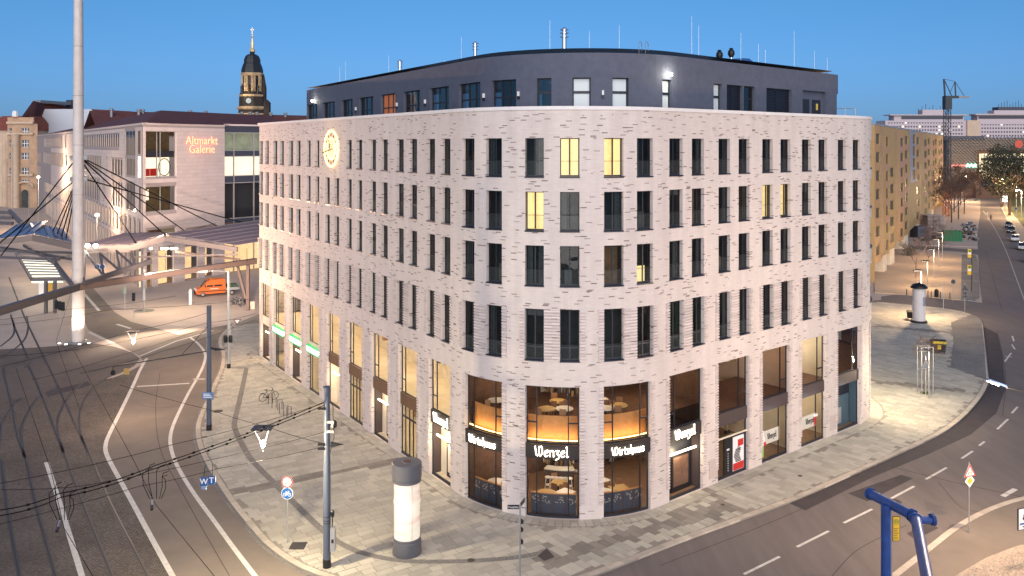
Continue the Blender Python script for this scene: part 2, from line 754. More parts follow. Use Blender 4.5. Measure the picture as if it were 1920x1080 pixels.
M_asphaltd = mat('new_asphalt', (0.066, 0.055, 0.056), 0.85, var=0.15, scale=0.8, bump=0.3, bscale=60, spec=0.3)
M_crossing = mat('dark_crossing_asphalt', (0.12, 0.097, 0.085), 0.85, var=0.16, scale=0.4, bump=0.3, bscale=50)
M_plaza = mat('plaza_concrete', (0.43, 0.355, 0.305), 0.85, var=0.1, scale=0.25, bump=0.15, bscale=30)
M_setts = pave_mat('setts', (0.19, 0.158, 0.135), (0.115, 0.098, 0.086), 0.17, 0.12, 0.016, (0.055, 0.045, 0.038), rot=R(28), bump=0.8, var=0.2)
M_settsg = pave_mat('grey_setts', (0.36, 0.335, 0.30), (0.25, 0.235, 0.215), 0.12, 0.1, 0.014, (0.08, 0.075, 0.07), rot=R(40), bump=0.8)
M_slab = mat('paving_slab', (0.43, 0.40, 0.335), 0.8, var=0.12, scale=0.5, bump=0.2, bscale=40, island=0.17)
M_slabd = mat('dark_paving_slab', (0.235, 0.21, 0.18), 0.8, var=0.12, scale=1.0, island=0.18)
M_bed = mat('paving_bed', (0.25, 0.225, 0.19), 0.9, var=0.1)
M_kerb = mat('granite_kerb', (0.46, 0.40, 0.33), 0.8, var=0.14, scale=1.5, island=0.15)
M_paint = mat('road_paint', (0.60, 0.57, 0.52), 0.7, var=0.18, scale=2.5)
M_rail = mat('rail_steel', (0.10, 0.10, 0.105), 0.5, 0.7)
M_groove = mat('rail_groove', (0.06, 0.052, 0.047), 0.8)
M_sand = mat('sand_paving', (0.50, 0.365, 0.25), 0.85, var=0.08, scale=0.4)
M_bluegrey = mat('blue_grey_pole', (0.07, 0.085, 0.12), 0.45)
M_greypole = mat('grey_pole', (0.27, 0.27, 0.27), 0.45, 0.3)
M_galv = mat('galvanised', (0.42, 0.43, 0.44), 0.4, 0.6)
M_cable = mat('cable', (0.008, 0.008, 0.008), 0.9, spec=.1)

# ------------------------------------------------------------------ ground, roads, pavements
def flat(px, z=0.0):
    return [G(u, v, z) for u, v in px]

g = MB()
g.face([(-1800, -60, 0), (1800, -60, 0), (1800, 3000, 0), (-1800, 3000, 0)], M_plaza)
g.build('ground', kind='structure')

# carriageway on the left, between the tram setts and the pavement
poly_sheet('road', [(325, 1095), (200, 850), (195, 835), (250, 722), (272, 680), (262, 668), (210, 640), (165, 618), (146, 570), (150, 545), (170, 535), (215, 585), (245, 603), (300, 617), (335, 628), (400, 614), (470, 600), (540, 640), (560, 1000), (760, 1180), (420, 1240)], 0.004, M_asphaltw, kind='structure')
# carriageway on the right
poly_sheet('road', [(545, 1100), (760, 1000), (1300, 700), (1640, 563), (1700, 560), (1842, 572), (1836, 520), (1832, 440), (1838, 400), (1838, 360), (1868, 352), (1905, 352), (2050, 480), (2300, 640), (3300, 1010), (3300, 1240), (430, 1240)], 0.0042, M_asphalt, kind='structure')
poly_sheet('road', [(1652, 556), (1700, 549), (1842, 568), (1842, 590), (1652, 575)], 0.0062, M_asphalt, kind='structure')
poly_sheet('road', [(1708, 461), (1835, 468), (1835, 478), (1800, 472), (1706, 467)], 0.0065, M_asphalt, kind='structure')
# setts around the tram rails
poly_sheet('tram_paving', [(-500, 1260), (400, 1260), (330, 1082), (201, 851), (196, 836), (250, 722), (271, 681), (240, 698), (212, 708), (190, 713), (150, 728), (70, 742), (0, 753), (-300, 790)], 0.008, M_setts, kind='structure')
poly_sheet('crossing', [(0, 753), (70, 742), (150, 728), (190, 713), (225, 700), (252, 686), (262, 672), (250, 662), (215, 650), (180, 644), (146, 643), (110, 648), (60, 652), (0, 655), (-300, 665), (-300, 790)], 0.010, M_crossing, kind='structure')
# darker strips of asphalt
poly_sheet('asphalt_patch', [(1475, 941), (1580, 896), (1713, 836), (1786, 800), (1832, 757), (1855, 718), (1850, 660), (1843, 612), (1870, 625), (1880, 670), (1885, 730), (1868, 775), (1820, 815), (1740, 852), (1640, 893), (1510, 957)], 0.0085, M_asphaltd, kind='structure')
poly_sheet('asphalt_patch', [(1590, 925), (1690, 890), (1712, 897), (1626, 940)], 0.0087, M_asphaltd, kind='structure')
poly_sheet('asphalt_patch', [(165, 590), (215, 585), (218, 592), (176, 596)], 0.0089, M_asphalt, kind='structure')

def stripe(name, px, w, z=0.014, m=None, n=6, smooth=True):
    pts = flat(px)
    if smooth and len(pts) > 2:
        pts = smooth_line(pts, n)
    mb = MB()
    ribbon(mb, pts, w, z, m or M_paint)
    return mb.build(name, kind='structure')

# white lines
stripe('lane_marking', [(357, 633), (372, 645), (384, 662), (383, 680), (372, 705), (352, 740), (330, 785), (320, 815), (321, 842), (333, 875), (360, 920), (400, 975), (440, 1030), (482, 1085)], 0.26)
stripe('kerb_line', [(275, 672), (262, 695), (250, 722), (228, 768), (206, 812), (198, 835), (201, 855), (222, 895), (255, 955), (290, 1020), (326, 1085)], 0.29, 0.016)
stripe('lane_marking', [(87, 867), (110, 937), (132, 1010), (155, 1085)], 0.29, smooth=False)
stripe('lane_marking', [(257, 725), (355, 719)], 0.3, smooth=False)
stripe('lane_marking', [(362, 711), (384, 711)], 0.3, smooth=False)
stripe('lane_marking', [(157, 550), (186, 583)], 0.4, smooth=False)
stripe('lane_marking', [(167, 623), (190, 634), (215, 645)], 0.4, smooth=False)
stripe('lane_marking', [(219, 608), (245, 616)], 0.4, smooth=False)
stripe('lane_marking', [(262, 668), (330, 640), (400, 620)], 0.2, smooth=False)
for a, b in (((1395, 1077), (1462, 1044)), ((1494, 1026), (1554, 996)), ((1582, 981), (1635, 955)), ((1671, 935), (1714, 912)), ((1736, 899), (1775, 877)), ((1803, 860), (1824, 846)), ((1836, 836), (1846, 828)), ((1870, 805), (1890, 786)), ((1897, 775), (1908, 763)), ((1240, 1150), (1330, 1108)), ((1898, 630), (1901, 640)), ((1897, 646), (1903, 655))):
    stripe('lane_marking', [a, b], 0.17, smooth=False)
stripe('lane_marking', [(1880, 931), (1904, 917)], 0.32, smooth=False)
stripe('lane_marking', [(1884, 678), (1896, 662)], 0.16, smooth=False)
stripe('lane_marking', [(1884, 668), (1898, 670)], 0.16, smooth=False)
stripe('lane_marking', [(1843, 395), (1866, 430), (1886, 470), (1905, 520), (1925, 575)], 0.09)
stripe('lane_marking', [(1879, 390), (1897, 425)], 0.5, smooth=False)
stripe('joint', [(1650, 870), (1790, 905), (1930, 935)], 0.08, 0.0145, M_asphaltd, smooth=False)

# tar seams, repairs and drains in the carriageways
for k_, px in enumerate(([(300, 700), (292, 760), (300, 840), (345, 930), (430, 1080)], [(262, 760), (300, 765), (345, 760)], [(1240, 1060), (1420, 990), (1560, 930)], [(1560, 1080), (1610, 1030), (1700, 985)], [(1760, 905), (1800, 950), (1835, 960)], [(1870, 620), (1885, 700), (1880, 780)], [(1848, 470), (1862, 520), (1878, 580)], [(60, 880), (150, 872), (190, 866)], [(75, 1010), (170, 1000), (240, 990)])):
    stripe('tar_seam', px, 0.05, 0.0125, M_groove)
poly_sheet('asphalt_patch', [(1700, 1000), (1742, 980), (1760, 990), (1716, 1012)], 0.0091, M_asphaltd, kind='structure')
poly_sheet('asphalt_patch', [(330, 900), (362, 896), (372, 915), (338, 920)], 0.0091, M_asphalt, kind='structure')
poly_sheet('asphalt_patch', [(85, 735), (165, 715), (172, 722), (90, 744)], 0.0125, M_asphaltd, kind='structure')

# tram rails: head, groove
RAILS = [
    [(1, 860), (11.5, 941), (22, 1005), (37, 1085)],
    [(6, 690), (8, 705), (22, 763), (33, 818), (47, 860), (69, 956), (105, 1085)],
    [(0, 672), (20, 640), (45, 690), (55, 690), (82, 752), (107, 818), (123, 860), (160, 958), (212, 1085)][2:],
    [(17, 520), (40, 580), (53, 610), (78, 662), (97, 700), (120, 750), (145, 805), (171, 860), (205, 941), (279, 1085)],
    [(20, 590), (27, 613), (40, 643), (52, 672)],
    [(252, 682), (207, 687), (173, 702), (147, 725), (127, 745), (115, 767), (108, 787), (108, 810), (118, 848)],
    [(290, 668), (245, 681), (225, 691), (192, 715), (167, 735), (153, 763), (148, 783), (152, 818), (165, 850)],
    [(110, 725), (72, 746), (55, 768), (47, 783), (40, 803), (40, 827), (46, 858)],
    [(40, 745), (22, 763), (8, 785), (1, 803), (0, 830)],
    [(50, 593), (53, 612), (48, 633), (33, 650), (2, 672)],
    [(23, 598), (27, 617), (22, 632), (0, 650)],
]
track = bpy.data.objects.new('tram_track', None)
COL.objects.link(track)
track['kind'] = 'structure'
for px in RAILS:
    pts = smooth_line(flat(px), 6)
    mb = MB()
    ribbon(mb, pts, 0.20, 0.0115, M_groove)
    ribbon(mb, pts, 0.075, 0.0175, M_rail, -0.06)
    ribbon(mb, pts, 0.03, 0.0172, M_rail, 0.07)
    mb.build('rail', track)

# main pavement round the corner building
KL = [(478, 590), (440, 606), (414, 628), (410, 645), (416, 663), (413, 690), (402, 715), (389, 745), (376, 772), (368, 795), (367, 812), (370, 832), (380, 857), (400, 893), (430, 939), (465, 983), (498, 1020), (548, 1056), (602, 1079)]
KR = [(1107, 1080), (1280, 1013), (1480, 940), (1580, 897), (1713, 837), (1780, 803), (1827, 760), (1852, 720), (1851, 690), (1847, 650), (1843, 612), (1838, 600), (1826, 592), (1800, 583), (1760, 577), (1700, 571), (1645, 566)]
ZP = 0.12
kpts = flat(KL, ZP) + [Vector((-6.4, 41.75, ZP)), Vector((-3, 41.1, ZP)), Vector((0.7, 41.75, ZP))] + flat(KR, ZP)
kcurve = resample(smooth_line(kpts, 5), 0.5)
KPOLY = [(p.x, p.y) for p in kcurve] + [(10, 118), (-25, 118)]
mb = MB()
mb.prism(KPOLY, -0.05, 0.108, M_bed)
pave = mb.build('pavement', kind='structure')
if pave.data.polygons[1].normal.z < 0:
    pave.data.flip_normals()
# kerb stones
kst = resample(kcurve, 1.02)
small = MB()
nk = 0
for a, b in zip(kst, kst[1:]):
    d = (b - a)
    ln = d.length
    if ln < 0.2:
        continue
    d.normalize()
    r = Vector((d.y, -d.x, 0))
    # inner side of the kerb: towards the pavement
    if not inside(((a + b) / 2 + r * 0.5).xy, KPOLY):
        r = -r
    e = d * 0.012
    q = [a + e, b - e, b - e + r * 0.34, a + e + r * 0.34]
    top = 0.128 + random.uniform(-.002, .002)
    c = [(p.x, p.y, -0.02) for p in q] + [(p.x, p.y, top) for p in q]
    if (q[1] - q[0]).cross(q[3] - q[0]).z < 0:
        c = [c[i] for i in (1, 0, 3, 2, 5, 4, 7, 6)]
    if a.y < 75:
        k1 = MB()
        k1.hexa(c, M_kerb)
        k1.build('kerb_stone', pave)
    else:
        small.hexa(c, M_kerb)
small.build('kerb_stone', pave, kind='stuff')
# gutter courses at the left kerb
mb = MB()
ribbon(mb, [p for p in kcurve if p.x < -4 and p.y < 95], 0.42, 0.013, M_settsg, 0.0)
gut = mb.build('gutter', kind='structure')
for v in gut.data.vertices:
    pass

# ------------------------------------------------------------------ the corner building: plan
aL, aR = math.atan(1042 / F), math.atan(1927 / F)
xa = (.413 * 2887 - .6986 * 82) / (.6986 + .413)
ya = F * H / (.6986 * (xa + 82))
APEX = Vector(((xa - CX) / F * ya, ya))
dL, dR = Vector((-math.sin(aL), math.cos(aL))), Vector((math.sin(aR), math.cos(aR)))
nL, nR = Vector((-dL.y, dL.x)), Vector((dR.y, -dR.x))
RC = 8.5
tl = RC / math.tan((aL + aR) / 2)
def on_left(px):
    y = F * H / (.6986 * (px + 82))
    return Vector(((px - CX) / F * y, y))
def on_right(px):
    y = F * H / (.413 * (2887 - px))
    return Vector(((px - CX) / F * y, y))
pl, pr = on_left(486), on_right(1608)
h0 = math.atan2(-dL.y, -dL.x)
hs = h0 - R(78)
rl = 2.6
cen = pl + Vector((-math.sin(h0), math.cos(h0))) * rl
st = cen + Vector((math.sin(hs), -math.cos(hs))) * rl
st = st - Vector((math.cos(hs), math.sin(hs))) * 12
BP = Path(st, hs)
BP.line(12).arc(rl, R(78)).line((pl - (APEX + dL * tl)).length).arc(RC, math.pi - (aL + aR)).line((pr - (APEX + dR * tl)).length).arc(9.0, R(75)).line(14)
S_L = 12.0
S_R = BP.L - 14.0
FOOT = [BP.pos(BP.L * i / 160) for i in range(161)]

# paving slabs
CARC = Vector((APEX.x, APEX.y)) + ((dL + dR).normalized()) * (RC / math.sin((aL + aR) / 2))
INNER = []
for i, p in enumerate(kcurve):
    d = kcurve[min(i + 1, len(kcurve) - 1)] - kcurve[max(i - 1, 0)]
    d.normalize()
    r = Vector((d.y, -d.x, 0))
    if not inside((p + r * 0.6).xy, KPOLY):
        r = -r
    INNER.append(((p + r * 0.36).x, (p + r * 0.36).y))
INNER += KPOLY[len(kcurve):]
FOOTB = [BP.pos(BP.L * i / 160, 0.85) for i in range(161)]
FOOTC = [BP.pos(BP.L * i / 160, 0.02) for i in range(161)]
bandL = [p.xy for p in flat([(430, 918), (745, 858), (752, 866), (444, 926)], ZP)]
bandR = [p.xy for p in flat([(1000, 1050), (1110, 1012), (1230, 976), (1320, 948), (1352, 938), (1318, 921), (1330, 914), (1392, 956), (1240, 996), (1130, 1034), (1030, 1066)], ZP)]
bandF = [p.xy for p in flat([(1640, 712), (1800, 729), (1800, 735), (1640, 718)], ZP)]
bandG = [p.xy for p in flat([(1640, 609), (1790, 622), (1790, 626), (1640, 613)], ZP)]
bay_sheet = [p.xy for p in flat([(1783, 605), (1822, 590), (1840, 600), (1846, 650), (1849, 712), (1782, 688), (1788, 640)], ZP)]
slabs = []
bis = -((dL + dR).normalized())
def is_left(p):
    d = Vector(p) - CARC
    return bis.x * d.y - bis.y * d.x < 0
def lay(a, b, left, org, rows, lens, h):
    for r in range(-rows, rows):
        x = -60 + random.uniform(0, 1)
        while x < 60:
            ln = random.choice(lens)
            c = org + a * (x + ln / 2) + b * (r * h + h / 2)
            x += ln
            if is_left(c) != left or not inside(c, INNER) or inside(c, FOOTB) or inside(c, bay_sheet):
                continue
            hx, hy = a * (ln / 2 - 0.014), b * (h / 2 - 0.014)
            cs = [c - hx - hy, c + hx - hy, c + hx + hy, c - hx + hy]
            if not all(inside(q, INNER) for q in cs) or any(inside(q, FOOTB) for q in cs):
                # cut the slab to the edge it meets
                for s_ in (-1, 1):
                    run, best = [], []
                    for k in range(9):
                        ok = True
                        if k < 8:
                            for e in (k / 4 - 1, k / 4 - .75):
                                for e2 in (s_ * .02, s_ * .98):
                                    q = c + hx * e + hy * e2
                                    if not inside(q, INNER) or inside(q, FOOTB):
                                        ok = False
                        if ok and k < 8:
                            run.append(k)
                        else:
                            if len(run) > len(best):
                                best = run
                            run = []
                    if best:
                        e0, e1 = best[0] / 4 - 1, (best[-1] + 1) / 4 - 1
                        slabs.append((c + hx * ((e0 + e1) / 2) + hy * (s_ * .5), hx * ((e1 - e0) / 2), hy * .5))
                continue
            slabs.append((c, hx, hy))
lay(-nL, dL, True, APEX, 130, (0.7, 0.85, 1.0, 1.15), 0.52)
lay(nR, dR, False, APEX, 240, (0.7, 0.85, 1.0, 1.15), 0.52)
# border course of small slabs along the facade
for row in (0.0, 0.42):
    t = S_L
    while t < S_R:
        w_ = 0.42 if BP.curved(t) else 0.6
        c = Vector(BP.pos(t + w_ / 2, row + 0.215))
        p_, h_ = BP.at(t + w_ / 2)
        tx = Vector((math.cos(h_), math.sin(h_)))
        slabs.append((c, tx * (w_ / 2 - .01), Vector((tx.y, -tx.x)) * 0.2))
        t += w_
def vis(c):
    px = CX + c.x / c.y * F
    py = HZ + F * H / c.y
    return -20 < px < 1940 and py < 1090
slabs.sort(key=lambda q: (not vis(q[0]), q[0].y))
rest = MB()
slab_me = {}
for i, (c, hx, hy) in enumerate(slabs):
    dk = inside(c, bandL) or inside(c, bandR) or inside(c, bandF) or inside(c, bandG)
    m = M_slabd if dk else M_slab
    top = 0.127 + random.uniform(-0.0025, 0.0025)
    if i < 300:
        key = (round(hx.length, 3), round(hy.length, 3), dk)
        if key not in slab_me:
            mb = MB()
            X, Y_ = key[0], key[1]
            mb.hexa([(-X, -Y_, -.05), (X, -Y_, -.05), (X, Y_, -.05), (-X, Y_, -.05), (-X + .006, -Y_ + .006, 0), (X - .006, -Y_ + .006, 0), (X - .006, Y_ - .006, 0), (-X + .006, Y_ - .006, 0)], m)
            o = mb.build('paving_slab', pave)
            slab_me[key] = o
        else:
            o = slab_me[key].copy()
            COL.objects.link(o)
        o.location = (c.x, c.y, top)
        o.rotation_euler = (0, 0, math.atan2(hx.y, hx.x))
    else:
        q = [c - hx - hy, c + hx - hy, c + hx + hy, c - hx + hy]
        if (q[1] - q[0]).cross(q[2] - q[0]) < 0:
            q = q[::-1]
        rest.hexa([(p.x, p.y, 0.06) for p in q] + [(p.x, p.y, top) for p in q], m)
rest.build('paving_slab', pave, kind='stuff')
mb = MB()
ribbon(mb, smooth_line(flat([(462, 690), (456, 720), (448, 755), (441, 785), (440, 802), (452, 830), (470, 860), (505, 897), (540, 932), (600, 990), (640, 1020), (690, 1040), (760, 1052), (850, 1053), (930, 1049), (985, 1043), (1025, 1034)], ZP), 6), 0.42, 0.1335, M_settsg)
mb.face([p for p in flat([(1008, 1042), (1025, 1028), (1040, 1044), (1020, 1052)], .1345)][::-1], M_asphaltd)
mb.build('drain_channel', pave, kind='structure')
o = poly_sheet('parking_bay', [(1783, 605), (1822, 590), (1840, 600), (1846, 650), (1849, 712), (1782, 688), (1788, 640)], 0.131, M_settsg, kind='structure')
o.parent = pave

def cover(u, v, kind, r=0.3, z=0.133, lab=None):
    c = G(u, v, z)
    mb = MB()
    if kind == 'round':
        mb.lathe([(r, -.03), (r, 0.0), (r * .86, 0.0), (r * .84, -.006), (r * .8, -.006), (r * .78, .001), (0.01, .001)], M_groove, 20)
    else:
        mb.box(-r, r, -r, r, -.03, .0, M_groove)
        for k in range(-3, 4):
            mb.box(-r * .9, r * .9, k * r * .26 - .02, k * r * .26 + .02, 0, .006, M_rail)
    o = mb.build('manhole_cover')
    o.location = c
    o['kind'] = 'thing'
    tag(o, lab, 'manhole cover')
cover(1677, 940, 'round', 0.42, 0.009, 'round iron manhole cover in the road behind the blue pipe')
cover(408, 771, 'round', 0.42, 0.133, 'round manhole cover on the pavement beside the dark blue pole')
cover(559, 1023, 'sq', 0.42, 0.133, 'square iron grating in the slabs beside the speed limit sign')
cover(1500, 892, 'round', 0.16, 0.133, 'small round cover in the slabs outside the shop with posters')
cover(1355, 946, 'round', 0.13, 0.133, 'tiny round cover in the dark paving band by the restaurant door')
cover(883, 1050, 'round', 0.2, 0.14, 'small round drain cover in the curved sett channel')

# ------------------------------------------------------------------ the corner building
bld = thing('corner_building', 'large rounded corner building of pale brick with dark windows and a grey rooftop storey', 'building', (APEX.x, APEX.y + 6, 0))
Z0 = 0.12
ZTOP = 24.07
ROWS = [(20.12, 22.41), (16.94, 19.26), (13.72, 16.10), (9.35, 12.38)]
UP = [(486.25, 492.5), (497.5, 504), (512.5, 519.75), (525, 532.25), (541.6, 549.4), (555.6, 563.5), (574.75, 582.4), (591, 598.6), (609.4, 618.4), (626.9, 635.8), (650, 659.4), (668.75, 679), (693.75, 705), (714.4, 726.9), (743, 756.9), (767.5, 781.9), (800.4, 815.6), (828, 844.4), (866.9, 889.6), (911.7, 941), (984.3, 1019.7), (1050, 1086.7), (1132.7, 1169), (1194.3, 1224), (1255, 1280), (1297.3, 1320), (1347.3, 1369), (1385, 1405.3), (1429.3, 1449), (1463.5, 1482.3), (1503.7, 1520.8), (1534.7, 1551), (1571, 1586), (1599, 1613.7), (1631.5, 1643)]
COLS = [(BP.s_at(a, 8, BP.L - 6), BP.s_at(b, 8, BP.L - 6)) for a, b in UP]
BAYPX = [(489.5, 505.5), (513.75, 533.75), (545, 565), (577, 598.7), (613.75, 637), (652, 680), (697, 728), (748, 782.5), (805, 845), (872, 941.5), (985, 1086.5), (1132, 1220), (1255, 1318), (1346, 1403.75), (1428.75, 1480), (1502.5, 1548), (1570, 1612.5), (1630.6, 1646.5)]
BAYS = [(BP.s_at(a, 8, BP.L - 6), BP.s_at(b, 8, BP.L - 6)) for a, b in BAYPX]
ops = []
for r, (za, zb) in enumerate(ROWS):
    for c, (a, b) in enumerate(COLS):
        if r == 0 and c in (8, 9):
            continue
        ops.append((a, b, za, zb))
ZS = 7.85
for a, b in BAYS:
    ops.append((a, b, Z0, ZS))
mb = MB()
wall_mesh(mb, BP, 0.0, BP.L, Z0, ZTOP, ops, 0.29, M_brick, M_brick)
mb.build('brick_wall', bld)
mb = MB()
mb.pbox(BP, 0.0, BP.L, ZTOP, 24.28, -0.6, 0.07, M_coping)
mb.build('coping', bld)
mb = MB()
mb.face([(*BP.pos(BP.L * i / 120, -0.5), 24.1) for i in range(121)], M_metal)
mb.build('roof', bld)

# proud courses beside the windows of the lowest office floor and on the piers
rb = MB()
zc = 0.18
def courses(s0, s1, za, zb, proud=0.09):
    if s1 - s0 < 0.05:
        return
    z = za
    while z + 0.10 < zb:
        rb.pbox(BP, s0, s1, z, z + 0.10, -0.02, proud, M_relief)
        z += zc
za, zb = ROWS[3]
for i, (a, b) in enumerate(COLS):
    pair = None
    if i < 19:
        pair = i % 2 == 0
    if i < 18 and i % 2 == 0:
        courses(b + 0.02, COLS[i + 1][0] - 0.02, za, zb)
        courses(a - 0.32, a - 0.02, za, zb)
        courses(COLS[i + 1][1] + 0.02, COLS[i + 1][1] + 0.32, za, zb)
    if i in (18, 20, 22, 24, 26, 28, 30, 32):
        courses(b + 0.02, COLS[i + 1][0] - 0.02, za, zb)
        courses(a - 0.34, a - 0.02, za, zb)
        courses(COLS[i + 1][1] + 0.02, COLS[i + 1][1] + 0.34, za, zb)
for i, (a, b) in enumerate(BAYS):
    courses(b + 0.015, b + 0.30, 1.0, ZS)
    courses(a - 0.30, a - 0.015, 1.0, ZS)
rb.build('relief_brick', bld, kind='stuff')

# ---- upper windows
M_balu = bpy.data.materials.new('balustrade_glass')
M_balu.use_nodes = True
_n = M_balu.node_tree
_mx = _n.nodes.new('ShaderNodeMixShader')
_mx.inputs[0].default_value = 0.055
_tr = _n.nodes.new('ShaderNodeBsdfTransparent')
_n.links.new(_tr.outputs[0], _mx.inputs[1])
_pb = _n.nodes['Principled BSDF']
_pb.inputs['Base Color'].default_value = (.32, .36, .36, 1)
_pb.inputs['Roughness'].default_value = .15
_n.links.new(_pb.outputs[0], _mx.inputs[2])
_n.links.new(_mx.outputs[0], _n.nodes['Material Output'].inputs[0])
M_warmrefl = mat('warm_reflection', (.1, .06, .04), .8, var=.8, scale=1.4, emit=(.5, .26, .10), es=.11)  # faint glow imitating warm reflections in the glass
M_blind1 = mat('dark_blind', (0.045, 0.05, 0.055), 0.8)
M_blind2 = mat('pale_blind_up', (0.16, 0.16, 0.155), 0.8)
M_stuffs = [mat('room_object_%d' % k, c, .7) for k, c in enumerate(((.18, .1, .05), (.2, .2, .2), (.08, .1, .13), (.25, .2, .12)))]
LIT = {(0, 21): 'a', (0, 22): 'a', (1, 20): 'a', (1, 28): 'b', (1, 29): 'b', (2, 23): 'c', (3, 25): 'g'}
M_lita = mat('lit_room_yellow', (0.5, 0.4, 0.25), 0.8, var=0.6, scale=2.2, emit=(1.0, 0.62, 0.22), es=1.15)
M_litc = mat('lit_curtain', (0.5, 0.4, 0.25), 0.8, emit=(1.0, 0.72, 0.30), es=1.15)
M_litg = mat('lit_room_green', (0.1, 0.3, 0.15), 0.8, emit=(0.12, 0.55, 0.22), es=0.6)
for r, (za, zb) in enumerate(ROWS):
    for c, (a, b) in enumerate(COLS):
        if r == 0 and c in (8, 9):
            continue
        fw = 0.055
        w = b - a
        mb = MB()
        d0, d1 = -0.29, -0.235
        mb.pbox(BP, a + .004, a + fw, za + .03, zb - .004, d0, d1, M_frame)
        mb.pbox(BP, b - fw, b - .004, za + .03, zb - .004, d0, d1, M_frame)
        mb.pbox(BP, a + fw, b - fw, zb - fw, zb - .004, d0, d1, M_frame)
        mb.pbox(BP, a + fw, b - fw, za + .03, za + .03 + fw * 1.6, d0, d1, M_frame)
        if 18 <= c:
            mid = (a + b) / 2 if 19 <= c <= 24 else a + w * 0.62
            mb.pbox(BP, mid - .045, mid + .045, za + .13, zb - fw, d0, d1 - .005, M_frame)
        if r == 3:
            mb.pbox(BP, a + fw, b - fw, za + 0.72, za + 0.80, d0, d1 - .01, M_frame)
        # glass balustrade rail
        mb.pbox(BP, a + .01, b - .01, za + 0.93, za + 0.955, -0.06, -0.04, M_frame)
        win = mb.build('window', bld)
        mb = MB()
        mb.psheet(BP, a + .01, b - .01, za + .06, za + .93, -0.05, M_balu)
        mb.build('glass_rail', win)
        mb = MB()
        mb.psheet(BP, a + fw, b - fw, za + .1, zb - fw, -0.265, M_glass)
        mb.build('pane', win)
        mb = MB()
        mb.pbox(BP, a - .02, b + .02, za - .045, za + .025, -0.29, 0.05, M_sill)
        mb.build('sill', win)
        kind = LIT.get((r, c))
        mb = MB()
        if kind in ('a', 'b'):
            mb.psheet(BP, a, b, za, zb, -0.5, M_lita)
            mb.psheet(BP, a + w * .05, a + w * .28, za, zb, -0.4, M_litc)
            if kind == 'a':
                mb.psheet(BP, b - w * .3, b - w * .02, za, zb, -0.4, M_litc)
            mb.build('lit_curtain', win)
        elif kind == 'c':
            mb.psheet(BP, a + w * .1, b - w * .1, za, za + (zb - za) * .42, -0.6, M_litc)
            mb.build('lit_curtain', win)
        elif kind == 'g':
            mb.psheet(BP, a, b - w * .4, za + .4, zb, -0.6, M_litg)
            mb.build('lit_curtain', win)
        else:
            q = random.random()
            if q < 0.42:
                for x0 in random.choice(((a + w * .06,), (b - w * .34,), (a + w * .06, b - w * .34))):
                    for k in range(3):
                        x1 = min(x0 + w * 0.09, b - 0.02)
                        if x1 > x0 + .02:
                            mb.psheet(BP, x0, x1, za, zb, -0.37 - 0.03 * (k % 2), M_curtain)
                        x0 = x1 + .004
                mb.build('curtain', win)
            elif q < 0.62:
                mb.psheet(BP, a + .02, b - .02, zb - (zb - za) * random.choice((.15, .3, .45, .8)), zb, -0.34, random.choice((M_blind1, M_blind2)))
                mb.build('roller_blind', win)
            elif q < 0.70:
                mb.psheet(BP, a, b, za, zb - random.uniform(0, .9), -.8, M_warmrefl)  # glowing sheet added behind the pane as a warm reflection
                mb.build('dim_glow_backing', win)
            elif q < 0.82:
                x0 = random.uniform(a + w * .1, b - w * .5)
                mb.pbox(BP, x0, x0 + w * .4, za, za + random.uniform(.5, 1.2), -.9, -.6, random.choice(M_stuffs))
                mb.build('furniture', win)
# dark floors and shell behind the windows
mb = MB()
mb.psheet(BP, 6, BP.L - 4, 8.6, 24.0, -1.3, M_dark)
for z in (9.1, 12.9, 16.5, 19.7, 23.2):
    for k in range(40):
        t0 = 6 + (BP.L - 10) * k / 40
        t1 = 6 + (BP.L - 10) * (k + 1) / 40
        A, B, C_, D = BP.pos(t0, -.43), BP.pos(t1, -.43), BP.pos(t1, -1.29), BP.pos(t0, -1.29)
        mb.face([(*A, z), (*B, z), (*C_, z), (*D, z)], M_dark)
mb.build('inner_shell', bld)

# ---- neon clock ring
M_neon = glow('neon_clock', (1.0, 0.66, 0.26), 2.6)
sc_ = BP.s_at(623, 8, BP.L - 6)
zc_ = BP.zat(sc_, 279)
clk = None
pc, hc = BP.at(sc_)
tx, nn = Vector((math.cos(hc), math.sin(hc), 0)), Vector((math.sin(hc), -math.cos(hc), 0))
cc = Vector((*BP.pos(sc_, 0.12), zc_))
def ring(r0, a0=0, a1=360, n=40, o=0.0):
    return [cc + nn * o + tx * (r0 * math.cos(R(a0 + (a1 - a0) * i / n))) + Vector((0, 0, 1)) * (r0 * math.sin(R(a0 + (a1 - a0) * i / n))) for i in range(n + 1)]
mb = MB()
mb.tube(ring(1.5), 0.075, M_neon, 6, False)
clock = mb.build('neon_clock', bld)
mb = MB()
mb.tube(ring(0.88), 0.06, M_neon, 6, False)
mb.build('inner_ring', clock)
for k in range(12):
    a_ = R(k * 30)
    e = tx * math.cos(a_) + Vector((0, 0, 1)) * math.sin(a_)
    mb = MB()
    mb.bar(cc + e * 1.08, cc + e * 1.3, 0.07, 0.07, M_bronze, up=nn)
    mb.build('hour_mark', clock)
mb = MB()
mb.bar(cc + tx * 0.45 + nn * .08, cc - tx * 1.75 - Vector((0, 0, .35)) + nn * .08, 0.09, 0.05, M_black, up=nn)
mb.bar(cc + nn * .1, cc + Vector((0, 0, .75)) - tx * .3 + nn * .1, 0.08, 0.05, M_black, up=nn)
mb.build('clock_hands', clock)
lamp('neon_clock_glow', cc + nn * 0.6, 110, (1.0, 0.62, 0.22), 0.8)

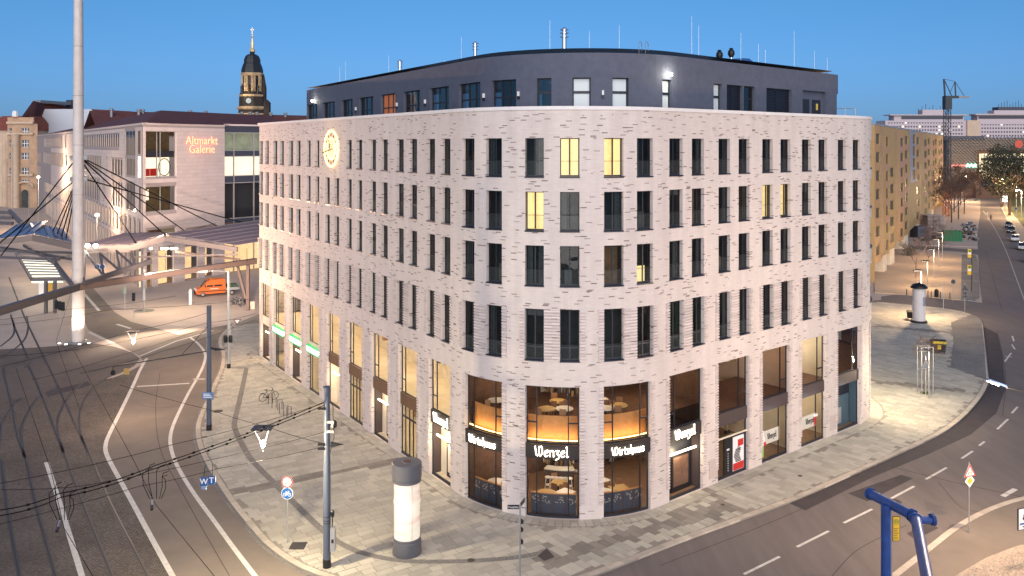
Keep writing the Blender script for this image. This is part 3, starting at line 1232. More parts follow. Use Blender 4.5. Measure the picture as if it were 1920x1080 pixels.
# ---- shopfronts
NIB = Vector((0.09, 0.13))
GL = {'W': [[(0, .95), (.12, .15), (.28, .05), (.38, .2), (.38, .95)], [(.38, .2), (.55, .05), (.72, .25), (.68, .8), (.55, .98)], [(-.08, .8), (.02, .98)]],
      'e': [[(.08, .35), (.42, .45), (.36, .62), (.12, .55), (.06, .2), (.2, .04), (.42, .14)]],
      'n': [[(.04, .58), (.1, .62), (.1, .04)], [(.1, .5), (.32, .62), (.42, .5), (.42, .06), (.5, .1)]],
      'z': [[(.05, .6), (.42, .6), (.16, .36), (.38, .26), (.36, -.12), (.08, -.22)]],
      'l': [[(.04, .98), (.12, 1.02), (.12, .12), (.2, .04), (.28, .1)]],
      'i': [[(.04, .58), (.12, .62), (.12, .1), (.2, .05)], [(.1, .8), (.15, .86)]],
      'r': [[(.04, .58), (.1, .62), (.1, .04)], [(.1, .48), (.24, .62), (.36, .56)]],
      't': [[(.14, .85), (.14, .1), (.26, .04)], [(.02, .6), (.3, .6)]],
      's': [[(.36, .56), (.14, .62), (.1, .42), (.36, .3), (.32, .08), (.06, .08)]],
      'h': [[(.04, .98), (.1, 1.02), (.1, .04)], [(.1, .5), (.32, .62), (.42, .48), (.4, .02), (.3, -.14)]],
      'a': [[(.12, .56), (.36, .6), (.38, .1), (.48, .06)], [(.38, .36), (.1, .28), (.1, .08), (.36, .12)]],
      'u': [[(.04, .6), (.1, .6), (.1, .12), (.24, .04), (.4, .14)], [(.4, .62), (.4, .1), (.48, .05)]]}
GW = {'W': .84, 'e': .5, 'n': .54, 'z': .5, 'l': .34, 'i': .28, 'r': .42, 't': .36, 's': .46, 'h': .5, 'a': .54, 'u': .54}
def script_sign(mb, path, mid, off, zb_, h, word, m, squeeze=1.0):
    """broad-nib blackletter strokes, bent along the facade"""
    tot = sum(GW[c] for c in word) * h * squeeze
    x = mid - tot / 2
    def pt(t, z, o):
        return (*path.pos(t, o), z)
    for ch in word:
        for st_ in GL[ch]:
            for p, q in zip(st_, st_[1:]):
                n_ = NIB * h * 0.62
                A = (x + p[0] * h * squeeze, zb_ + p[1] * h)
                B = (x + q[0] * h * squeeze, zb_ + q[1] * h)
                quad = [(A[0] - n_.x / 2, A[1] - n_.y / 2), (A[0] + n_.x / 2, A[1] + n_.y / 2), (B[0] + n_.x / 2, B[1] + n_.y / 2), (B[0] - n_.x / 2, B[1] - n_.y / 2)]
                mb.hexa([pt(a_, z_, off) for a_, z_ in quad] + [pt(a_, z_, off + .03) for a_, z_ in quad], m)
        x += GW[ch] * h * squeeze

KIND = ['door', 'pharm', 'pharmdoor', 'pharm', 'strip', 'bronze', 'bronzedoor', 'bronze', 'signdoor', 'corner', 'corner', 'corner', 'signdoor', 'entry', 'decal', 'decal', 'bluedoor', 'end']
WORD = {8: 'Wenzel', 9: 'Wirtshaus', 10: 'Wenzel', 11: 'Wirtshaus', 12: 'Wenzel'}
M_frost = mat('frosted_film', (0.55, 0.52, 0.45), 0.7)
M_decal = mat('black_decal', (0.03, 0.025, 0.025), 0.6)
M_red = mat('red_print', (0.5, 0.03, 0.025), 0.5)
M_bluedoor = mat('blue_door', (0.06, 0.10, 0.125), 0.4)
M_poster = mat('white_poster', (0.75, 0.74, 0.73), 0.5)
M_lime = mat('lime_print', (0.25, 0.5, 0.08), 0.5)
M_greybl = mat('blue_grey_panel', (0.075, 0.085, 0.12), 0.4, var=0.1)
M_orn = mat('cut_ornament', (0.5, 0.42, 0.34), 0.6)
FZ0, FZ1 = 3.61, 4.45
for i, ((a, b), kd) in enumerate(zip(BAYS, KIND)):
    w = b - a
    cw = kd == 'corner'
    fm = M_frame
    d0, d1 = -0.285, -0.215
    mb = MB()
    f = 0.08
    mb.pbox(BP, a + .005, a + f, Z0 + .005, ZS - .005, d0, d1, fm)
    mb.pbox(BP, b - f, b - .005, Z0 + .005, ZS - .005, d0, d1, fm)
    mb.pbox(BP, a + f, b - f, ZS - f, ZS - .005, d0, d1, fm)
    mb.pbox(BP, a + f, b - f, Z0 + .005, Z0 + .14, d0, d1 + .06, fm)
    mull = []
    if cw:
        mull = [a + w * .2, b - w * .2]
    elif kd == 'signdoor':
        mull = [a + w * .22]
    elif kd in ('bronze', 'strip', 'pharm', 'pharmdoor'):
        mull = [a + w * .2]
    elif kd in ('entry', 'decal', 'bluedoor', 'end'):
        mull = [b - w * .24]
    elif kd in ('door', 'bronzedoor'):
        mull = [a + w * .24]
    for t in mull:
        mb.pbox(BP, t - .035, t + .035, FZ1, ZS - f, d0, d1 - .004, fm)
        if cw:
            mb.pbox(BP, t - .035, t + .035, Z0 + .14, FZ0, d0, d1 - .004, fm)
    mb.pbox(BP, a + f, b - f, FZ1 + .002, FZ1 + .07, d0, d1 - .008, fm)
    if cw:
        mb.pbox(BP, a + f, mull[0], 5.62, 5.70, d0, d1 - .01, fm)
        mb.pbox(BP, mull[1], b - f, 5.62, 5.70, d0, d1 - .01, fm)
    elif mull and i >= 4:
        t0_, t1_ = (a + f, mull[0]) if mull[0] < a + w / 2 else (mull[0], b - f)
        mb.pbox(BP, t0_, t1_, 5.35, 5.43, d0, d1 - .01, fm)
    # lower storey glazing bars
    if kd == 'bronze':
        for q in (.2, .42, .62, .82):
            mb.pbox(BP, a + w * q - .03, a + w * q + .03, Z0 + .14, FZ0, d0, d1 - .004, fm)
        mb.pbox(BP, a + f, b - f, 2.72, 2.84, d0, d1 - .01, fm)
    elif kd == 'pharm':
        mb.pbox(BP, a + w * .2 - .03, a + w * .2 + .03, Z0 + .14, FZ0, d0, d1 - .004, fm)
    elif kd == 'decal':
        for q in (.06, .7):
            mb.pbox(BP, a + w * q - .03, a + w * q + .03, Z0 + .14, FZ0, d0, d1 - .004, fm)
    sf = mb.build('shopfront', bld)
    mb = MB()
    lowz = Z0 + .14
    recess = kd in ('door', 'pharmdoor', 'bronzedoor', 'signdoor', 'bluedoor', 'strip')
    mb.psheet(BP, a + f, b - f, FZ1 + .07, ZS - f, -0.245, M_shopglass)
    if not recess:
        mb.psheet(BP, a + f, b - f, lowz, FZ0, -0.245, M_shopglass)
    mb.build('pane', sf)
    # fascia
    mb = MB()
    fmat = M_bronze if i in (4, 5, 6, 7) else (M_cream if i < 4 else (M_fascia if i < 13 else M_brownpanel))
    pr_ = 0.0 if cw else -0.1
    mb.pbox(BP, a + .01, b - .01, FZ0, FZ1, -0.283, pr_ - .01, fmat)
    fa = mb.build('fascia', sf)
    if kd in ('pharm', 'pharmdoor'):
        mb = MB()
        mb.pbox(BP, a + .12, b - .12, 3.68, 4.12, -0.09, 0.16, M_greenbox)
        mb.build('sign_light_box', sf)
        mb = MB()
        mb.pbox(BP, a + .06, b - .06, 4.122, 4.22, -0.1, 0.2, M_green)
        mb.pbox(BP, a + .06, b - .06, 3.58, 3.678, -0.1, 0.2, M_green)
        mb.build('sign_edge', sf)
    if i in WORD:
        mb = MB()
        wd = WORD[i]
        hh = 0.62 if wd == 'Wenzel' else 0.5
        tot = sum(GW[c] for c in wd)
        sq = min(1.0, (w * .72) / (tot * hh))
        script_sign(mb, BP, (a + b) / 2, pr_ + .03, FZ0 + .14, hh, wd, M_letter, sq)
        mb.build('lettering', sf)
    if i == 0:
        mb = MB()
        p_, h_ = BP.at((a + b) / 2)
        o_ = Vector((*BP.pos((a + b) / 2, 0.0), 4.1))
        text_mesh(mb, 'XX2', 0.8, o_, (math.cos(h_), math.sin(h_), 0), (0, 0, 1), M_white)
        mb.build('lettering', sf)
    if recess:
        # recessed porch: dark lining, door leaf with glazing, LED strip over it
        dp = -0.85
        lin = M_fascia if kd != 'strip' else M_cream
        mb = MB()
        mb.psheet(BP, a + f, b - f, Z0, FZ0, dp, M_cream if i < 9 else M_frame)
        for t in (a + f, b - f):
            A, B = BP.pos(t, -.285), BP.pos(t, dp)
            mb.face([(*A, Z0), (*B, Z0), (*B, FZ0), (*A, FZ0)], M_bluedoor if kd == 'bluedoor' else (M_brownpanel if kd != 'strip' else M_cream))
        A, B, C_, D = BP.pos(a + f, -.285), BP.pos(b - f, -.285), BP.pos(b - f, dp), BP.pos(a + f, dp)
        mb.face([(*A, FZ0 - .01), (*B, FZ0 - .01), (*C_, FZ0 - .01), (*D, FZ0 - .01)], M_cream)
        mb.build('porch', sf)
        mb = MB()
        dm = M_bluedoor if kd == 'bluedoor' else M_black
        t0_, t1_ = a + w * .34, b - w * .1
        mb.pbox(BP, t0_, t1_, Z0 + .02, 2.5, dp + .01, dp + .08, dm)
        dr_ = mb.build('door', sf)
        mb = MB()
        if kd == 'bluedoor':
            mb.pbox(BP, t0_ + .15, t0_ + .75, Z0 + .25, 1.6, dp + .082, dp + .1, M_galv)
        else:
            mb.pbox(BP, t0_ + .18, t1_ - .18, Z0 + .35, 2.3, dp + .082, dp + .095, M_cream if i < 9 else M_brownwall)
        mb.build('door_panel', sf)
        if kd != 'bluedoor':
            mb = MB()
            mb.pbox(BP, a + w * .12, b - w * .06, 2.72, 2.83, -0.42, -0.35, M_led)
            mb.build('light_strip', sf)
            px_ = BP.pos((a + b) / 2, -0.45)
            lamp('porch_light', (*px_, 2.55), 60, (1.0, 0.8, 0.52), 0.25)
    if kd == 'decal':
        mb = MB()
        mb.psheet(BP, a + w * .1, b - w * .27, 1.25, 2.2, -0.235, M_frost)
        mb.build('window_film', sf)
        mb = MB()
        script_sign(mb, BP, a + w * .46, -.23, 1.55, 0.42, 'Wenzel', M_decal, 0.8)
        mb.build('lettering', sf)
        mb = MB()
        if i == 14:
            for k in range(5):
                mb.pbox(BP, a + w * .12 + .05 * k, a + w * .12 + .05 * k + .09, 1.9 - .12 * k, 2.12 - .1 * k, -.23, -.22, M_white)
            mb.pbox(BP, a + w * .12, a + w * .24, 1.2, 1.45, -.23, -.218, M_red)
        else:
            mb.pbox(BP, a + w * .62, a + w * .72, 1.3, 1.9, -.23, -.22, M_red)
            mb.pbox(BP, a + w * .58, a + w * .78, 1.9, 2.08, -.23, -.218, M_white)
        mb.build('figure_decal', sf, kind='stuff')
        if i == 14:
            mb = MB()
            mb.pbox(BP, a + .1, a + .12 + w * .09, 1.3, 2.3, -.17, -.15, M_poster)
            mb.pbox(BP, a + .1, a + .12 + w * .09, 0.5, 1.28, -.17, -.15, M_lime)
            mb.build('poster', sf)
    if kd == 'entry':
        mb = MB()
        mb.pbox(BP, a + w * .27, a + w * .5, Z0 + .14, 2.75, -.24, -.17, M_black)
        mb.pbox(BP, a + w * .5, b - .1, Z0 + .14, 2.75, -.24, -.175, M_frame)
        mb.build('door', sf)
        mb = MB()
        mb.pbox(BP, a + .02, b - .02, 2.78, 2.86, -.16, -.05, M_cream)
        mb.build('handrail', sf)
        mb = MB()
        t0_, t1_ = a + w * .54, b - w * .1
        mb.pbox(BP, t0_, t1_, 0.35, 2.6, -.165, -.15, M_poster)
        po = mb.build('poster', sf)
        mb = MB()
        mb.pbox(BP, t0_ + .02, t1_ - .02, 0.37, 0.85, -.149, -.142, M_red)
        mb.pbox(BP, t0_ + w * .16, t1_ - .06, 1.9, 2.35, -.149, -.143, M_red)
        for k in range(9):
            zq = 0.9 + .1 * k
            q0 = t0_ + .1 + .05 * abs(k - 4)
            mb.pbox(BP, q0, q0 + w * .18, zq, zq + .07, -.149, -.144, M_decal)
        for k in range(3):
            mb.pbox(BP, t0_ + .5 + .1 * k, t0_ + .55 + .1 * k, 1.6, 1.9 + .05 * k, -.149, -.1445, M_greybl)
        mb.build('print', sf)
        mb = MB()
        for k in range(8):
            mb.pbox(BP, a + w * .38, a + w * .4, .5 + .16 * k, .56 + .16 * k, -.169, -.16, M_white)
        mb.pbox(BP, a + w * .35, a + w * .43, 1.85, 1.97, -.169, -.16, M_white)
        mb.build('bell_panel', sf, kind='stuff')
    if i == 17:
        mb = MB()
        mb.psheet(BP, a + .1, b - .1, .3, 3.5, -.6, M_led)
        mb.build('light_strip', sf)

# ---- interiors behind the shopfronts
mb = MB()
s9, s13 = BAYS[9][0] - 1.0, BAYS[12][1] + 1.0
CEIL = 8.05
def slab_ring(mb, t0, t1, o0, o1, z, m, n=None):
    n = max(2, int((t1 - t0) / 0.8))
    for k in range(n):
        u0, u1 = t0 + (t1 - t0) * k / n, t0 + (t1 - t0) * (k + 1) / n
        A, B, C_, D = BP.pos(u0, o0), BP.pos(u1, o0), BP.pos(u1, o1), BP.pos(u0, o1)
        mb.face([(*A, z), (*B, z), (*C_, z), (*D, z)], m)
sA, sB = 14.0, BP.L - 10
mb.psheet(BP, sA, s9, 0.1, CEIL, -4.6, M_cream)
mb.psheet(BP, s9, s13, 0.1, CEIL, -6.8, M_brownwall)
mb.psheet(BP, s13, sB, 0.1, CEIL, -5.0, M_brownwall)
mb.build('interior_wall', bld)
mb = MB()
slab_ring(mb, sA, sB, -.27, -7.0, CEIL, M_cream)
mb.build('interior_ceiling', bld)
mb = MB()
slab_ring(mb, sA, s9, -.28, -4.6, 4.4, M_cream)
mb.build('interior_floor', bld)
mb = MB()
slab_ring(mb, sA, s9, -.28, -4.6, 3.7, M_white)
mb.build('interior_floor', bld)
mb = MB()
slab_ring(mb, s9, s13, -1.0, -6.8, 5.22, M_brownwall)
mb.build('interior_floor', bld)
mb = MB()
slab_ring(mb, s9, s13, -1.0, -6.8, 3.75, M_brownwall)
mb.build('interior_floor', bld)
mb = MB()
slab_ring(mb, s13, sB, -.28, -5.0, 4.4, M_brownwall)
mb.build('interior_floor', bld)
mb = MB()
slab_ring(mb, s13, sB, -.28, -5.0, 3.7, M_white)
mb.build('interior_floor', bld)
mb = MB()
slab_ring(mb, s9, sB, -.28, -7.0, 0.125, mat('wood_floor', (0.22, 0.13, 0.08), 0.5, var=0.2))
mb.build('interior_floor', bld)
mb = MB()
slab_ring(mb, sA, s9, -.28, -7.0, 0.1255, M_cream)
mb.build('interior_floor', bld)
for t in (s9, s13, (BAYS[14][1] + BAYS[15][0]) / 2, (BAYS[16][0] + BAYS[15][1]) / 2):
    A, B = BP.pos(t, -.3), BP.pos(t, -6.9)
    mb = MB()
    mb.face([(*A, .1), (*B, .1), (*B, CEIL), (*A, CEIL)], M_brownwall if t in (s9, s13) else M_cream)
    mb.build('interior_wall', bld)
# curved wooden gallery front with a warm LED line at its foot
mb = MB()
mb.pbox(BP, BAYS[9][0] - .4, BAYS[11][1] + .5, 4.46, 5.86, -1.02, -0.92, M_wood)
gal = mb.build('gallery_front', bld)
mb = MB()
mb.pbox(BP, BAYS[9][0] - .4, BAYS[11][1] + .5, 4.47, 4.53, -0.68, -0.62, M_ledw)
mb.build('light_strip', gal)
for i in (9, 10, 11):
    a, b = BAYS[i]
    for q in (.08, .25, .42, .58, .75, .92):
        lamp('gallery_glow', (*BP.pos(a + (b - a) * q, -0.62), 4.62), 8, (1.0, 0.60, 0.24), 0.2)
# low screens with cut-out ornaments behind the corner glass
for i in (9, 10, 11):
    a, b = BAYS[i]
    mb = MB()
    mb.pbox(BP, a + .15, b - .15, .14, 1.32, -.72, -.66, M_greybl)
    scn = mb.build('window_screen', bld)
    mb = MB()
    for q in (.25, .5, .75):
        t = a + (b - a) * q
        mb.pbox(BP, t - .03, t + .03, .14, 1.35, -.66, -.63, M_brownwall)
    mb.pbox(BP, a + .15, b - .15, 1.32, 1.37, -.74, -.62, M_wood)
    mb.build('screen_rail', scn)
    mb = MB()
    for q in (.13, .37, .63, .87):
        t = a + (b - a) * q
        for k in range(14):
            x_, z_ = random.uniform(-.26, .26), random.uniform(-.22, .22)
            mb.pbox(BP, t + x_ - .03, t + x_ + .04, .95 + z_ - .025, .95 + z_ + .03, -.659, -.652, M_orn)
    mb.build('ornament', scn, kind='stuff')
# what stands along the inner walls: shelves, panels, bottles, frames
M_clut = [mat('clutter_%d' % k, c, .6) for k, c in enumerate(((.5, .42, .33), (.04, .03, .028), (.3, .16, .08), (.6, .58, .52), (.12, .14, .16), (.45, .3, .14)))]
mb = MB()
for i in range(0, 18):
    a, b = BAYS[i]
    dpt = -6.7 if 9 <= i <= 12 else (-4.5 if i < 9 else -4.9)
    for z0_, z1_ in ((.2, 3.5), (5.3, 7.9)):
        for k in range(26 if 9 <= i <= 12 else (7 if i < 9 else 14)):
            t = random.uniform(a - .6, b + .6)
            w_, h_ = random.uniform(.08, .5), random.uniform(.1, .8)
            z = random.uniform(z0_, z1_ - h_)
            mb.pbox(BP, t, t + w_, z, z + h_, dpt, dpt + random.uniform(.05, .4), random.choice(M_clut))
for i in (9, 10, 11):
    a, b = BAYS[i]
    for k in range(9):
        for r in range(5):
            if (k + r) % 2:
                t = a - .5 + (b - a + 1) * k / 9
                mb.pbox(BP, t, t + (b - a + 1) / 9, 5.6 + .46 * r, 6.06 + .46 * r, -6.79, -6.72, M_clut[(k + 2 * r) % 5])
    # suspended ceiling beams and lamps
    for q in (.2, .5, .8):
        t = a + (b - a) * q
        mb.pbox(BP, t - .08, t + .08, 7.7, 7.95, -6.5, -.9, M_clut[1])
mb.build('interior_fitting', bld, kind='stuff')
# interior lamps
for t, zz, pw in [(BAYS[i][0] + 1.2, z, p) for i in range(0, 9) for z, p in ((7.2, 170), (3.2, 80))]:
    lamp('ceiling_lamp', (*BP.pos(t, -2.2), zz), pw, (1.0, 0.84, 0.58), 0.3)
for i in (9, 10, 11, 12):
    a, b = BAYS[i]
    lamp('ceiling_lamp', (*BP.pos((a + b) / 2, -3.2), 7.4), 70, (1.0, 0.72, 0.45), 0.25)
    lamp('ceiling_lamp', (*BP.pos((a + b) / 2, -3.0), 3.3), 130, (1.0, 0.80, 0.56), 0.2)
for i in (13, 14, 15, 16, 17):
    a, b = BAYS[i]
    wcol = (1.0, 0.9, 0.7) if i == 15 else (1.0, 0.62, 0.42)
    lamp('ceiling_lamp', (*BP.pos((a + b) / 2, -2.2), 7.4), 200 if i == 15 else 45, wcol, 0.25)
    lamp('ceiling_lamp', (*BP.pos((a + b) / 2, -2.0), 3.3), 110 if i == 15 else 55, (1.0, 0.85, 0.6), 0.25)

for i, pw in ((14, 9), (15, 14), (16, 12)):  # added stand-in lights, no fittings, for the pools outside the shopfronts
    a, b = BAYS[i]
    lamp('shopfront_fill', (*BP.pos((a + b) / 2, .45), 3.3), pw, (.92, .97, 1.0), .1)
lamp('shopfront_fill', (*BP.pos(BAYS[17][0] + .9, 3.2), 4.0), 650, (1.0, .80, .52), .3)  # added to brighten the pavement beside the end bay
for i in (8, 12):
    a, b = BAYS[i]
    lamp('shopfront_fill', (*BP.pos((a + b) / 2, .5), 3.0), 40, (1.0, .85, .6), .2)

# meter boxes on the piers
for i, hgt in ((0, .9), (12, 1.2), (15, 1.1)):
    t = BAYS[i][1] + 0.62
    mb = MB()
    mb.pbox(BP, t, t + .85 if i else t + .5, .55, .55 + hgt, 0.0, .035, mat('meter_door', (0.5, 0.42, 0.38), 0.5))
    mb.build('meter_box', bld)

# ------------------------------------------------------------------ rooftop storey
A0 = (0.195, 16.0)
xi = (0.122 * 2716 + 0.195 * 16) / (0.317)
kz = 6.02 * F
yi = kz / (.195 * (xi - 16))
AP2 = Vector(((xi - CX) / F * yi, yi))
bl, br_ = math.atan((CX - 16) / F), math.atan((2716 - CX) / F)
eL, eR = Vector((-math.sin(bl), math.cos(bl))), Vector((math.sin(br_), math.cos(br_)))
RP = 8.6
tp = RP / math.tan((bl + br_) / 2)
def pen(px, l=True):
    y = kz / (.195 * (px - 16)) if l else kz / (.122 * (2716 - px))
    return Vector(((px - CX) / F * y, y))
q0, q1 = pen(565), pen(1568, False)
hh0 = math.atan2(-eL.y, -eL.x)
ll = (q0 - (AP2 + eL * tp)).length
PP = Path(q0 - eL * 0, hh0)
hb = hh0 - R(92)
st2 = q0 - Vector((math.cos(hb), math.sin(hb))) * 14
PP = Path(st2, hb)
PP.line(14)
PP.h = hh0
PP.line(ll).arc(RP, math.pi - (bl + br_)).line((q1 - (AP2 + eR * tp)).length).arc(1.2, R(78)).line(14)
ZR = 28.02
PW = [(575, 595, 'w'), (605, 628, 'w'), (640, 661, 'w'), (673, 700, 'w'), (714, 741, 'r'), (756.7, 788, 'w'), (805.7, 841.7, 'w'), (860, 900.7, 'w'), (921.7, 967.7, 'w'), (1006.7, 1034, 'd'), (1073.3, 1107.7, 'l'), (1148.3, 1179, 'l'), (1242, 1260, 'l'), (1338, 1354, 'l'), (1362.7, 1393, 'v'), (1394.5, 1415.7, 'd'), (1437, 1484.3, 'v'), (1505, 1549, 'p'), (1569, 1575.5, 'd')]
pent = MB()
pops = []
for a, b, k in PW:
    s0_, s1_ = PP.s_at(a, 13, PP.L - 8), PP.s_at(b, 13, PP.L - 8)
    pops.append((s0_, s1_, 24.2, 26.15 if k != 'p' else 26.2, k))
wall_mesh(pent, PP, 0, PP.L, 24.1, ZR - .34, [p[:4] for p in pops], 0.3, M_render, M_render)
roofst = bld
pent.build('rooftop_wall', roofst)
mb = MB()
mb.pbox(PP, 0, PP.L, ZR - .34, ZR, -0.5, 0.16, mat('dark_eaves', (0.035, 0.04, 0.05), 0.3, 0.5))
mb.build('eaves', roofst)
mb = MB()
mb.face([(*PP.pos(PP.L * i / 120, -0.4), ZR - .02) for i in range(121)], M_metal)
mb.build('roof', roofst)
M_mirror = mat('sky_blind', (0.62, 0.66, 0.66), 0.35)
M_orange = mat('lit_room_red', (0.2, 0.06, 0.03), 0.8, var=0.5, scale=2, emit=(0.5, 0.16, 0.06), es=0.3)
M_refl = glass_mat('sky_glass', (0.12, 0.14, 0.17), 2.2, 0.1)
for s0_, s1_, za, zb, k in pops:
    w = s1_ - s0_
    f = .07
    mb = MB()
    d0, d1 = -.3, -.22
    if k == 'p':
        mb.pbox(PP, s0_, s1_, za, zb, -.4, -.3, M_render)
        pw = mb.build('door_recess', roofst)
        for q in (.2, .68):
            mb = MB()
            mb.pbox(PP, s0_ + w * q - w * .14, s0_ + w * q + w * .2, za, 25.55, -.298, -.24, M_frame)
            dd = mb.build('door', pw)
        mb = MB()
        mb.pbox(PP, s0_ + w * .68, s0_ + w * .76, 24.75, 25.25, -.238, -.23, mat('yellow_notice', (0.7, 0.5, 0.08), 0.5))
        mb.build('notice', pw)
        continue
    mb.pbox(PP, s0_, s0_ + f, za, zb, d0, d1, M_frame)
    mb.pbox(PP, s1_ - f, s1_, za, zb, d0, d1, M_frame)
    mb.pbox(PP, s0_ + f, s1_ - f, zb - f, zb, d0, d1, M_frame)
    if k in 'wr':
        for q in (.36, .68):
            mb.pbox(PP, s0_ + w * q - .04, s0_ + w * q + .04, za, zb - f, d0, d1 - .004, M_frame)
        mb.pbox(PP, s0_ + f, s1_ - f, 25.0, 25.1, d0, d1 - .008, M_frame)
    elif k in 'ld':
        mb.pbox(PP, s0_ + f, s1_ - f, 25.18, 25.34, d0, d1 - .008, M_frame)
    elif k == 'v':
        mb.pbox(PP, s0_ + w * .5 - .03, s0_ + w * .5 + .03, za, zb - f, d0, d1 + .02, M_frame)
    win = mb.build('rooftop_window' if k != 'v' else 'louvre_vent', roofst)
    if k == 'v':
        z = za + .05
        while z < zb - .12:
            mb = MB()
            mb.pbox(PP, s0_ + f, s1_ - f, z, z + .05, d0, d1 - .01, M_sill)
            mb.build('slat', win)
            z += .11
        mb = MB()
        mb.psheet(PP, s0_ + f, s1_ - f, za, zb, -.31, M_black)
        mb.build('vent_back', win)
    else:
        mb = MB()
        mb.psheet(PP, s0_ + f, s1_ - f, za, zb - f, -.28, M_mirror if k == 'l' else (M_orange if k == 'r' else M_refl))
        mb.build('pane', win)
        mb = MB()
        if k in 'wd':
            mb.psheet(PP, s0_, s1_, za, zb, -.9, M_dark)
            mb.build('dark_room', win)
# rooftop wall lamps
for u in (668, 745, 798, 908, 973, 1130):
    t = PP.s_at(u, 13, PP.L - 8)
    mb = MB()
    mb.pbox(PP, t - .06, t + .06, 25.08, 25.36, 0, .12, M_white)
    mb.pbox(PP, t - .065, t + .065, 24.9, 25.08, 0, .125, M_black)
    mb.build('wall_lamp', roofst)
for u, pw in ((590, 25), (1252, 40)):
    t = PP.s_at(u, 13, PP.L - 8)
    zz = 26.45
    mb = MB()
    q = PP.pos(t, .22)
    mb.lathe([(.06, -.12), (.13, -.04), (.13, .06), (.05, .12)], glow('rooftop_flood', (1.0, 0.93, 0.72), 30), 10, (*q, zz))
    mb.build('lit_floodlight', roofst)
    lamp('rooftop_flood_light', (*PP.pos(t, .6), zz), pw, (1.0, .93, .75), .15)

# rooftop fittings: lightning rods, flues, hoops
M_rod = mat('bare_rod', (0.75, 0.76, 0.78), 0.35, 0.3)
M_steel = mat('stainless_flue', (0.62, 0.62, 0.63), 0.25, 0.85)
RODS = [(648, 115, 155, 95), (729, 104, 140, 85), (865, 69, 118, 75), (1031, 38, 92, 60), (1105, 58, 92, 62), (1161, 47, 92, 60), (1297, 30, 103, 62), (1310, 48, 104, 60), (1389, 62, 113, 64), (1422, 82, 118, 66), (1435, 93, 119, 66), (1489, 58, 125, 68), (1527, 95, 130, 70), (1551, 108, 132, 72), (637, 125, 157, 92), (833, 112, 124, 76)]
for k, (u, v0, v1, Y) in enumerate(RODS):
    a, b = P(u, v0, Y), P(u, v1, Y)
    b.z = ZR - 0.05
    mb = MB()
    mb.tube([b - Vector((0, 0, 0)), a], [0.016, 0.010], M_rod, 5)
    mb.lathe([(.14, 0), (.14, .1), (.04, .14)], M_greypole, 8, b)
    o = mb.build('lightning_rod', origin=b)
    tag(o, 'thin lightning rod on the rooftop, %s' % (
        ['leftmost tall one above the left windows', 'second from the left beside the short flue', 'left of the middle flue', 'tall one left of the big central flue', 'short one right of the big central flue', 'above the middle of the curved eaves', 'tallest of all, right of the roof hoops', 'shorter one just right of the tallest', 'behind the two black cowls', 'short one right of the black cowls', 'shortest one right of the cowls', 'tall one near the right end', 'short one near the right corner', 'last one at the right corner', 'tiny one at the far left end', 'tiny one left of the middle flue'][k]), 'lightning rod', 'lightning rods on the roof')
for k, (u, v0, v1, Y, r) in enumerate(((1058, 54, 92, 62, .17), (891, 80, 115, 74, .16), (750, 114, 137, 85, .16))):
    a, b = P(u, v0, Y), P(u, v1, Y)
    h = a.z - ZR + .06
    t = thing('chimney_flue', ['tall steel flue with two collars above the curved eaves', 'medium steel flue above the middle left windows', 'short steel flue above the far left windows'][k], 'flue', (b.x, b.y, ZR - .05), 0, 'steel flues on the roof', True)
    mb = MB()
    mb.lathe([(r, 0), (r, h - .1), (r * .7, h - .05)], M_steel, 14)
    mb.build('pipe', t, True)
    mb = MB()
    for z in (h - .08, h - .32, h - .6):
        mb.lathe([(r * 1.9, z - .02), (r * 1.9, z + .02)], M_steel, 14)
    mb.lathe([(r * 1.5, h - .05), (r * .2, h + .1)], M_steel, 14)
    mb.build('collar', t)
    if k == 0:
        mb = MB()
        mb.tube([(0, 0, h * .5), (-.7, .1, 0)], .012, M_steel, 4)
        mb.tube([(0, 0, h * .5), (.7, .1, 0)], .012, M_steel, 4)
        mb.build('stay', t)
for k, (u, Y) in enumerate(((1349, 65), (1371, 65.5))):
    b = P(u, 108, Y)
    t = thing('vent_cowl', ['squat black onion shaped vent cowl, left of two', 'taller black onion shaped vent cowl beside the blue skylight'][k], 'vent cowl', (b.x, b.y, ZR - .05), 0, 'black cowls on the roof', True)
    mb = MB()
    mb.lathe([(.12, 0), (.12, .55 + .2 * k)], M_steel, 12)
    mb.build('pipe', t, True)
    mb = MB()
    z = .55 + .2 * k
    mb.lathe([(.13, z), (.27, z + .25), (.24, z + .5), (.12, z + .62), (.18, z + .68), (.02, z + .75)], M_black, 14)
    mb.build('cowl', t, True)
b = P(1389, 110, 69)
mb = MB()
mb.lathe([(1.25, 0), (1.25, .35), (.75, .75), (.02, .78)], mat('blue_dome', (0.04, 0.12, 0.30), 0.2), 8)
o = mb.build('skylight')
o.location = (b.x, b.y, ZR + .18)
tag(o, 'low blue skylight dome behind the black cowls on the roof', 'skylight')
hp = thing('roof_ladder', 'pair of thin hoop handles where the ladder reaches the roof edge', 'ladder', (0, 0, 0))
for u in (1202, 1214):
    c = P(u, 90, 53.2)
    c.z = ZR
    mb = MB()
    mb.tube([c + Vector((-.13, 0, -.3)), c + Vector((-.13, 0, .3)), c + Vector((-.06, .1, .46)), c + Vector((.06, .3, .42)), c + Vector((.13, .5, .2)), c + Vector((.13, .5, -.1))], .02, M_greypole, 6)
    mb.build('handle', hp)
tr = thing('terrace_railing', 'short steel railing with steps on the terrace in front of the roof louvres', 'railing', (0, 0, 0))
for u0, v0, u1, v1 in ((1394, 190, 1432, 190), (1410, 189, 1450, 211), (1432, 191, 1452, 210)):
    a, b = P(u0, v0, 63.5), P(u1, v1, 65.5)
    mb = MB()
    mb.tube([a, b], .025, M_galv, 5)
    mb.build('rail', tr)
